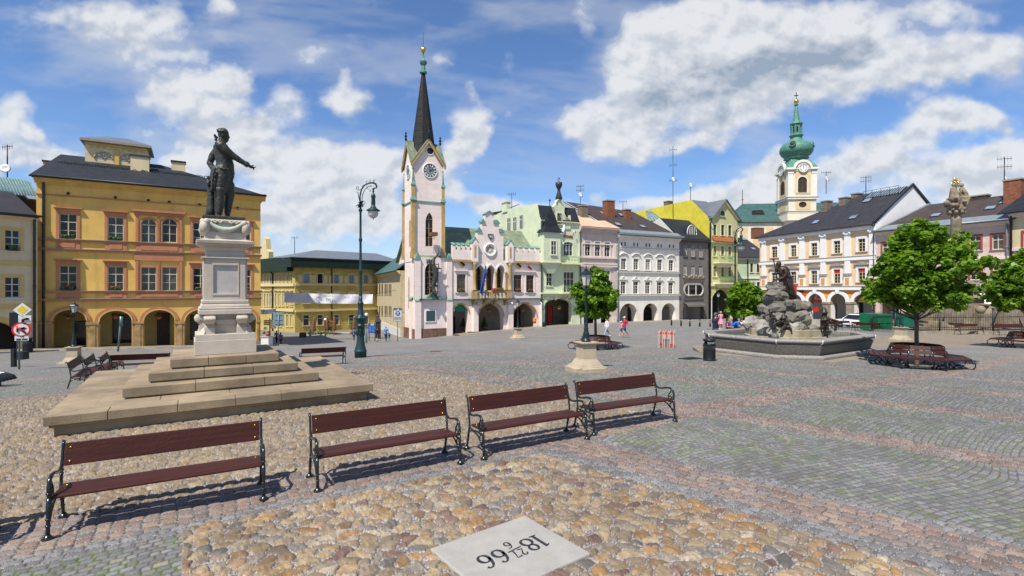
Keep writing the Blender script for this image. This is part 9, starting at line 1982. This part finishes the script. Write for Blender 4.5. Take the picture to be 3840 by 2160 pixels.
for i in range(nf):
 a0,a1=2*pi*(i-.5)/nf-pi/2,2*pi*(i+.5)/nf-pi/2;A,Bq=Vector((Rf*cos(a0),Rf*.82*sin(a0),0)),Vector((Rf*cos(a1),Rf*.82*sin(a1),0));d_=gz(cp.x+A.x,cp.y+A.y)-fz_
 mb=MB();mb.tube([A+Vector((0,0,d_+.2)),A+Vector((0,0,d_+hf+.25))],.07,'fence_iron',8);mb.ell(A+Vector((0,0,d_+hf+.35)),.1,'fence_iron',8,6);mb.build('fence_post',fn)
 mb=MB();n_=22;d1=gz(cp.x+Bq.x,cp.y+Bq.y)-fz_
 for j in range(1,n_): q=A.lerp(Bq,j/n_)+Vector((0,0,d_+(d1-d_)*j/n_));hh=hf-(0 if j % 2 else .12);mb.tube([q+Vector((0,0,.25)),q+Vector((0,0,hh)),q+Vector((0,0,hh+.14))],[.017,.017,.004],'fence_iron',4)
 for z in (.35,.5,hf-.35): mb.tube([A+Vector((0,0,d_+z)),Bq+Vector((0,0,d1+z))],.03,'fence_iron',4)
 mb.build('fence_panel',fn)
 mb=MB();o_=(A.normalized())*.2;o2=Bq.normalized()*.2;mb.add([A-o_+Vector((0,0,d_+.22)),A+o_+Vector((0,0,d_+.22)),Bq+o2+Vector((0,0,d1+.22)),Bq-o2+Vector((0,0,d1+.22)),A-o_+Vector((0,0,d_-.2)),A+o_+Vector((0,0,d_-.2)),Bq+o2+Vector((0,0,d1-.2)),Bq-o2+Vector((0,0,d1-.2))],[(0,1,2,3),(1,5,6,2),(0,3,7,4),(0,4,5,1),(2,6,7,3)],'stone_grey');mb.build('fence_plinth',fn)
mb=MB();A,Bq=Vector((Rf*cos(2*pi*-2.5/nf-pi/2)*.985,Rf*.82*sin(2*pi*-2.5/nf-pi/2)*.985,0)),Vector((Rf*cos(2*pi*-2.05/nf-pi/2)*.985,Rf*.82*sin(2*pi*-2.05/nf-pi/2)*.985,0));mb.quad(A+Vector((0,0,.4)),Bq+Vector((0,0,.4)),Bq+Vector((0,0,1.6)),A+Vector((0,0,1.6)),'tarp_green');o=mb.build('green_screen',None,loc=(cp.x,cp.y,fz_));tag(o,'green mesh screen tied inside the left part of the iron fence','screen')
# ------------------------------------------------------------------ dragon sculpture on the tower
dz=empty('dragon_sculpture',H.P(uT(512,760),0,wT(512,940)),H.rz,'dark bronze dragon climbing head down a ladder on the pink tower wall','sculpture')
def dzp(x,y,off): u,w=H.uv(*cT(x,y),off);u0_,w0_=uT(512,760),wT(512,940);return (u-u0_,off,w-w0_)
mb=MB();o=-.75
mb.tube([dzp(545,508,o-.3),dzp(548,545,o-.25),dzp(533,575,o-.15),dzp(505,605,o),dzp(498,650,o),dzp(515,700,o-.1),dzp(522,740,o-.15),dzp(510,790,o-.1),dzp(495,840,o-.1),dzp(505,870,o-.3)],[.03,.07,.11,.18,.30,.36,.38,.34,.27,.2],B,12)
mb.tube([dzp(505,868,o-.3),dzp(518,895,o-.4),dzp(528,925,o-.35),dzp(540,945,o-.3)],[.22,.22,.13,.05],B,10)
for pts in (((515,690),(545,680),(565,685)),((500,700),(490,720),(478,712)),((500,830),(470,835),(455,845)),((505,825),(530,830),(530,822)),((510,865),(480,905),(462,930))): mb.tube([dzp(*q,o-.1*i) for i,q in enumerate(pts)],[.18,.13,.07],B,8)
for x,y in ((565,685),(478,712),(455,845),(530,822)): mb.ell(dzp(x,y,o-.2),(.12,.08,.08),B,8,6)
sculpt(mb,'body','bronze',.05,dz,smooth=2,disp=[(.03,4)])
mb=MB()
for xa,xb in ((470,450),(545,535)): mb.tube([dzp(xa,640,-.3),dzp((xa+xb)/2,760,-.45),dzp(xb,900,-.6)],.05,'dark_wood',6)
for i in range(8): f=i/7;mb.tube([dzp(470-20*f,650+240*f,-.35-.2*f),dzp(548-12*f,650+240*f,-.35-.2*f)],.04,'dark_wood',6)
mb.build('ladder',dz);mb=MB();mb.tube([dzp(500,400,-.9),dzp(503,560,-.9)],.025,'wood_pale',5);mb.tube([dzp(512,395,-.9),dzp(513,560,-.9)],.025,'wood_pale',5);mb.box(*dzp(487,408,-1.1),*dzp(514,388,-.0),'brown_frame');mb.build('rope_hoist',dz);mb=MB();mb.prism([(a,b_) for a,_,b_ in (dzp(430,942,-.5),dzp(585,942,-.5),dzp(540,915,-.5),dzp(500,900,-.5),dzp(450,915,-.5))],-.6,-.05,'copper_green');mb.build('rock_foot',dz)
# antennas over the far row
for px,y0,y1,D,lab,dish,arms in ((2176,695,762,90,'aerial mast with two dishes above the mauve house',.45,2),(1919,724,800,84,'thin aerial above the mint house side wall',None,1),(2336,755,785,92,'low aerial on the white house ridge',None,1)):
 p=Pd(px,y1,D);antenna(p,(y1-y0)/F*D,lab,dish,arms)
p=Pd(1105,945,88);antenna(p,2.6,'aerial mast on the ochre corner house roof',None,1)
p=Pd(3098,715,80);antenna(p,3,'aerial with white dish beside the chimneys of the peach building',.6,1)
p=G(2725,1236+10);
# pigeon on the ground
p=G(2655,1237);t=MB();t.ell((0,0,.11),(.13,.07,.07),'sign_grey',10,7);t.ell((-.12,0,.2),(.045,.04,.045),'sign_grey',8,6);t.tube([(-.08,0,.13),(-.12,0,.19)],.035,'sign_grey',6);t.tube([(.1,0,.11),(.24,0,.08)],[.05,.03],'bin_black',6);t.tube([(0,.02,.06),(0,.02,0)],.008,'flower_red',4);t.tube([(0,-.02,.06),(0,-.02,0)],.008,'flower_red',4);o=sculpt(t,'pigeon','sign_grey',.012,None,p,.3,1);tag(o,'grey pigeon on the paving beside the fountain rim','bird')
for px,py,lab in ((2620,1341,'iron drain cover left of the litter bin'),):
 p=G(2590,1346);mb=MB();mb.box(-.45,-.3,0,.45,.3,.03,'bin_black');o=mb.build('drain_cover',None,.01,p,.5);tag(o,'flat dark iron drain cover in the paving left of the round litter bin','drain cover');mb=MB()
 for i in range(6): mb.box(-.38+.14*i,-.24,.031,-.32+.14*i,.24,.04,'rubber')
 mb.build('grate',o)
# ------------------------------------------------------------------ people
mat('skin',(.50,.29,.20),.6,.08,4)
def cloth(n,c): return mat(n,c,.85,.15,6)
for n_,c_ in (('navy_cloth',(.012,.016,.05)),('black_cloth',(.012,.012,.014)),('denim',(.03,.055,.12)),('pale_denim',(.30,.36,.46)),('blue_shirt',(.06,.22,.55)),('red_shirt',(.50,.02,.06)),('white_shirt',(.75,.74,.74)),('pink_cloth',(.68,.26,.36)),('plum_cloth',(.16,.045,.09)),('royal_cloth',(.02,.12,.60)),('teal_cloth',(.02,.33,.33)),('steel_cloth',(.07,.16,.24)),('patterned_cloth',(.06,.05,.10)),('purple_cloth',(.10,.05,.30)),('dark_hair',(.03,.018,.012)),('blond_hair',(.42,.25,.10)),('grey_cloth',(.10,.10,.12)),('pink_shoe',(.6,.08,.2)),('light_blue',(.25,.55,.75)),('rose_top',(.30,.12,.16))): cloth(n_,c_)
def person(px,py,D,h,face,label,shirt,lower,kind='long',hair='dark_hair',hairlen=0,hat=None,pose='walk',sleeve='short',shoe='black_cloth',extra=None,dz=0,p=None):
 if p is None: p=Vector(((px-CX)/F*D,D,HC-(py-CY)/F*D)) if py else GX(px,D)
 t=empty('person',p,face,label,'person');s=h/1.75;V=lambda x,y,z: (x*s,y*s,z*s)
 hs=1.0 if h>1.4 else 1.28
 lean={'lean': 1.05,'walk': .05,'stand': 0,'sit': .05}[pose]
 hip=Vector((0,0,.92));cl_,sl=cos(lean),sin(lean)
 def tor(x,y,z): return Vector((x,y*cl_-z*sl,.92+z*cl_+y*sl))    
 if pose=='walk': legs=[[(.09,0,.92),(.095,-.20,.52),(.095,-.30,.09)],[(-.09,0,.92),(-.095,.06,.50),(-.095,.36,.16)]];feet=[(-.30,.04,0),(.36,.10,-.5)]
 elif pose=='sit': legs=[[(.09,0,.92),(.10,-.42,.90),(.10,-.44,.50)],[(-.09,0,.92),(-.10,-.42,.90),(-.10,-.40,.50)]];feet=[(-.44,.45,0),(-.40,.45,0)]
 else: legs=[[(.10,0,.92),(.11,-.02,.50),(.11,.01,.09)],[(-.10,0,.92),(-.11,-.01,.50),(-.11,.03,.09)]];feet=[(.0,.04,0),(.02,.04,0)]
 if pose=='walk': arms=[[(.20,0,.51),(.24,.10,.24),(.22,.04,.0)],[(-.20,0,.51),(-.24,-.06,.24),(-.22,-.20,.06)]]
 elif pose=='lean': arms=[[(.20,0,.50),(.22,-.22,.55),(.16,-.42,.62)],[(-.20,0,.50),(-.22,-.24,.52),(-.14,-.46,.58)]]
 else: arms=[[(.20,0,.51),(.25,-.02,.24),(.20,-.24,.20)],[(-.20,0,.51),(-.25,-.02,.24),(-.18,-.25,.24)]]
 arms=[[tor(*q) for q in a] for a in arms]
 mb=MB();k='skin'
 hc=tor(0,-.02,.72 if hs==1 else .70);nk=tor(0,0,.58)
 if pose=='lean': hc=hc+Vector((0,-.02,.06))
 mb.ell(V(*hc),(.076*s*hs,.095*s*hs,.115*s*hs),k,14,10);mb.tube([V(*tor(0,.01,.50)),V(*hc)],.055*s,k,8)
 fx=Vector((0,-cl_,-sl)) if pose!='lean' else Vector((0,-.8,-.6));q=hc+fx*.095*hs;mb.ell(V(*q),.018*s,k,6,5);mb.ell(V(*(hc+fx*.075*hs+Vector((0,0,-.07)))),(.03*s,.03*s,.025*s),k,6,5)
 for sx in (-1,1): mb.ell(V(*(hc+Vector((sx*.078*hs,0,0)))),(.014*s,.026*s,.034*s),k,6,5);mb.ell(V(*(hc+fx*.085*hs+Vector((sx*.03,0,.018)))),.012*s,k,5,4)
 mb.tube([V(*tor(0,0,-.02)),V(*tor(0,0,.2)),V(*tor(0,0,.42)),V(*tor(0,0,.53))],[.135*s,.125*s,.15*s,.10*s],k,12,flat=.75)
 for l in legs: mb.tube([V(*q) for q in l],[.085*s,.062*s,.042*s],k,8)
 for l,f in zip(legs,feet): x,y,z=l[2];mb.tube([V(x,y+.04,z-.03),V(x,y-.16,z-.05+f[2]*.1)],[.045*s,.03*s],k,8)
 for a in arms:
  mb.tube([V(*q) for q in a],[.048*s,.040*s,.028*s],k,8);d_=(a[2]-a[1]).normalized();mb.ell(V(*(a[2]+d_*.05)),(.035*s,.035*s,.05*s),k,8,6)
 bd=sculpt(mb,'body','skin',.017*max(s,.7),t,smooth=2)
 mb=MB()
 for a in arms:
  d_=(a[2]-a[1]).normalized();sd_=d_.orthogonal().normalized()
  for i in range(4): q=a[2]+d_*.07+sd_*(.018*(i-1.5));mb.tube([V(*q),V(*(q+d_*.045)),V(*(q+d_*.07+sd_.cross(d_)*.02))],[.010*s,.009*s,.006*s],k,5)
  q=a[2]+d_*.02+sd_*.03;mb.tube([V(*q),V(*(q+d_*.03+sd_*.025)),V(*(q+d_*.055+sd_*.02))],[.011*s,.010*s,.007*s],k,5)
 mb.build('fingers',bd)
 mb=MB();b_=.022 if kind!='dress' else .03
 mb.tube([V(*tor(0,0,-.08)),V(*tor(0,0,.1)),V(*tor(0,0,.25)),V(*tor(0,0,.44)),V(*tor(0,0,.56))],[(.155+b_)*s,(.145+b_)*s,(.14+b_)*s,(.165+b_)*s,.09*s],shirt,14,flat=.78)
 n_={'short': 1,'long': 2,'none': 0}[sleeve]
 for a in arms:
  mb.ell(V(*a[0]),.075*s,shirt,8,6)
  if n_==1: mb.tube([V(*a[0]),V(*(a[0].lerp(a[1],.75)))],[.075*s,.065*s],shirt,8)
  if n_==2: mb.tube([V(*q) for q in (a[0],a[1],a[1].lerp(a[2],.9))],[.075*s,.060*s,.048*s],shirt,8)
 sculpt(mb,'shirt',shirt,.018*max(s,.7),t,smooth=2,disp=[(.008,9)])
 mb=MB()
 if kind in ('dress','skirt'): mb.tube([V(0,0,.98),V(0,0,.8),V(0,0,.52)],[.17*s,.24*s,.33*s],lower,14,flat=.8)
 else:
  mb.tube([V(0,0,1.0),V(0,0,.86)],[.165*s,.18*s],lower,12,flat=.78)
  for l in legs:
   e_=Vector(l[0]),Vector(l[1]),Vector(l[2])
   if kind=='shorts': mb.tube([V(*e_[0]),V(*e_[0].lerp(e_[1],.95))],[.115*s,.095*s],lower,8)
   else: mb.tube([V(*q) for q in (e_[0],e_[1],e_[1].lerp(e_[2],.95))],[.112*s,.082*s,.066*s],lower,8)
 sculpt(mb,{'dress': 'skirt','skirt': 'skirt','shorts': 'shorts'}.get(kind,'trousers'),lower,.018*max(s,.7),t,smooth=2,disp=[(.008,9)])
 for l,f in zip(legs,feet): mb=MB();x,y,z=l[2];z2=.45 if pose=='sit' else (0.045 if z<.12 else z-.05);mb.ell(V(x,y-.05,z2),(.05*s,.13*s,.05*s),shoe,10,6);mb.build('shoe',t)
 mb=MB();c=hc+Vector((0,.018,.035));mb.ell(V(*c),(.088*s*hs,.10*s*hs,.105*s*hs),hair,14,9)
 if hairlen: mb.tube([V(*(c+Vector((0,.05,.0)))),V(*(c+Vector((0,.09,-.12)))),V(*(c+Vector((0,.08,-.12-hairlen))))],[.085*s*hs,.075*s*hs,.03*s],hair,8)
 hr_=sculpt(mb,'hair',hair,.016*max(s,.7),t,smooth=1)
 hv=hr_.data;kill=[v.index for v in hv.vertices if (Vector(v.co)/s-hc).dot(fx)>.045*hs and v.co.z/s<hc.z+.055]
 bm=bmesh.new();bm.from_mesh(hv);bm.verts.ensure_lookup_table();bmesh.ops.delete(bm,geom=[bm.verts[i] for i in kill],context='VERTS');bm.to_mesh(hv);bm.free()
 if hat:
  mb=MB();c=hc+Vector((0,.0,.06));mb.lathe([(.10*hs*s,0),(.104*hs*s,.03*s),(.09*hs*s,.075*s),(.04*hs*s,.10*s),(.002,.105*s)],hat,V(*c),14);mb.ell(V(*(c+Vector((0,-.12*hs,.01)))),(.075*s*hs,.08*s*hs,.012*s),hat,10,5);mb.build('cap',t)
 if extra: extra(t,V,tor,arms,s)
 return t
def bag(colr):
 def f(t,V,tor,arms,s):
  mb=MB();mb.box(-.05*s,-.1*s,.86*s,.05*s,.12*s,1.02*s,colr);o=mb.build('shoulder_bag',None,.015);o.parent=t;o.location=(-.24*s,.02*s,0)
 return f
def pack(colr):
 def f(t,V,tor,arms,s):
  mb=MB();mb.ell(V(*tor(0,.2,.3)),(.15*s,.09*s,.22*s),colr,12,8);mb.build('backpack',t)
 return f
# towards the camera is face 0 (local -y); right in the picture is +pi/2
person(1052,1300,58,1.62,pi-.2,'person with long dark hair and rose top walking away behind the monument, right one','rose_top','denim','long',hairlen=.28,hat=None,extra=bag('plum_cloth'))
person(1037,1290,61,1.6,pi+.1,'person in dark clothes walking just left of the person in rose top','plum_cloth','black_cloth','long',hairlen=.2)
person(1327,1281,60,1.62,pi-.1,'person in blue denim jacket and patterned trousers beside the tall lamp post','steel_cloth','patterned_cloth','long',sleeve='long',shoe='white_shirt')
person(1414,1283,58.5,1.70,pi-.25,'person in black jacket and blue denim shorts walking away','black_cloth','denim','shorts',sleeve='long',shoe='black_cloth')
person(1447,1281.5,58.5,1.76,pi-.1,'person in bright blue shirt and dark trousers walking with a small child','blue_shirt','navy_cloth','long',hair='blond_hair')
person(1460,1280.5,58.2,.98,pi-.2,'small child in teal clothes beside the person in blue shirt','navy_cloth','teal_cloth','long',pose='stand',shoe='teal_cloth')
person(2277,1263,45.5,1.66,-pi/2+.1,'person in white top and pale jeans with yellow bag crossing the square','white_shirt','pale_denim','long',hair='blond_hair',hairlen=.12,sleeve='long',shoe='white_shirt',extra=bag('sign_yellow'))
person(2344,1260.5,45.5,1.72,-pi/2+.25,'person in red shirt, blue shorts and white cap walking','red_shirt','denim','shorts',hat='white_shirt',shoe='pink_shoe',extra=pack('grey_cloth'))
person(2331,1258,46,1.28,-pi/2+.3,'child in pink shirt and cap walking beside the person in red','pink_cloth','denim','shorts',hat='white_shirt',shoe='white_shirt')
# family at the fountain: back rim line
def rimp(px,D): x=(px-CX)/F*D;return Vector((x,D,fz))
person(0,0,0,1.80,pi/2+.25,'person in navy shirt and grey cap behind the fountain rim, holding the girl in pink','navy_cloth','denim','long',hair='grey_cloth',hat='grey_cloth',pose='stand',p=rimp(2683,28.5))
person(0,0,0,.98,-1.2+pi*.5+pi,'small blond girl in a pink dress standing on the fountain rim','pink_cloth','pink_cloth','dress',hair='blond_hair',pose='stand',shoe='white_shirt',p=rimp(2703,27.8)+Vector((0,0,.96)))
person(0,0,0,1.55,.9,'person with brown hair in a patterned plum top bending at the fountain rim','plum_cloth','navy_cloth','long',hairlen=.12,pose='stand',sleeve='none',p=rimp(2731,28.9))
person(0,0,0,1.45,.9,'child in royal blue shirt leaning over the fountain rim into the water','royal_cloth','denim','long',pose='lean',p=rimp(2742,28.85)+Vector((0,0,.30)))
person(0,0,0,1.45,.8,'child in white shirt and light blue cap leaning over the fountain rim','white_shirt','denim','shorts',hat='light_blue',pose='lean',p=rimp(2772,29.75)+Vector((0,0,.28)))
q=GX(3238,51.9);person(0,0,0,1.6,.1,'person in purple jacket seated on a bench near the white car','purple_cloth','black_cloth','long',pose='sit',sleeve='long',p=Vector((q.x,q.y+.22,q.z-.40)))
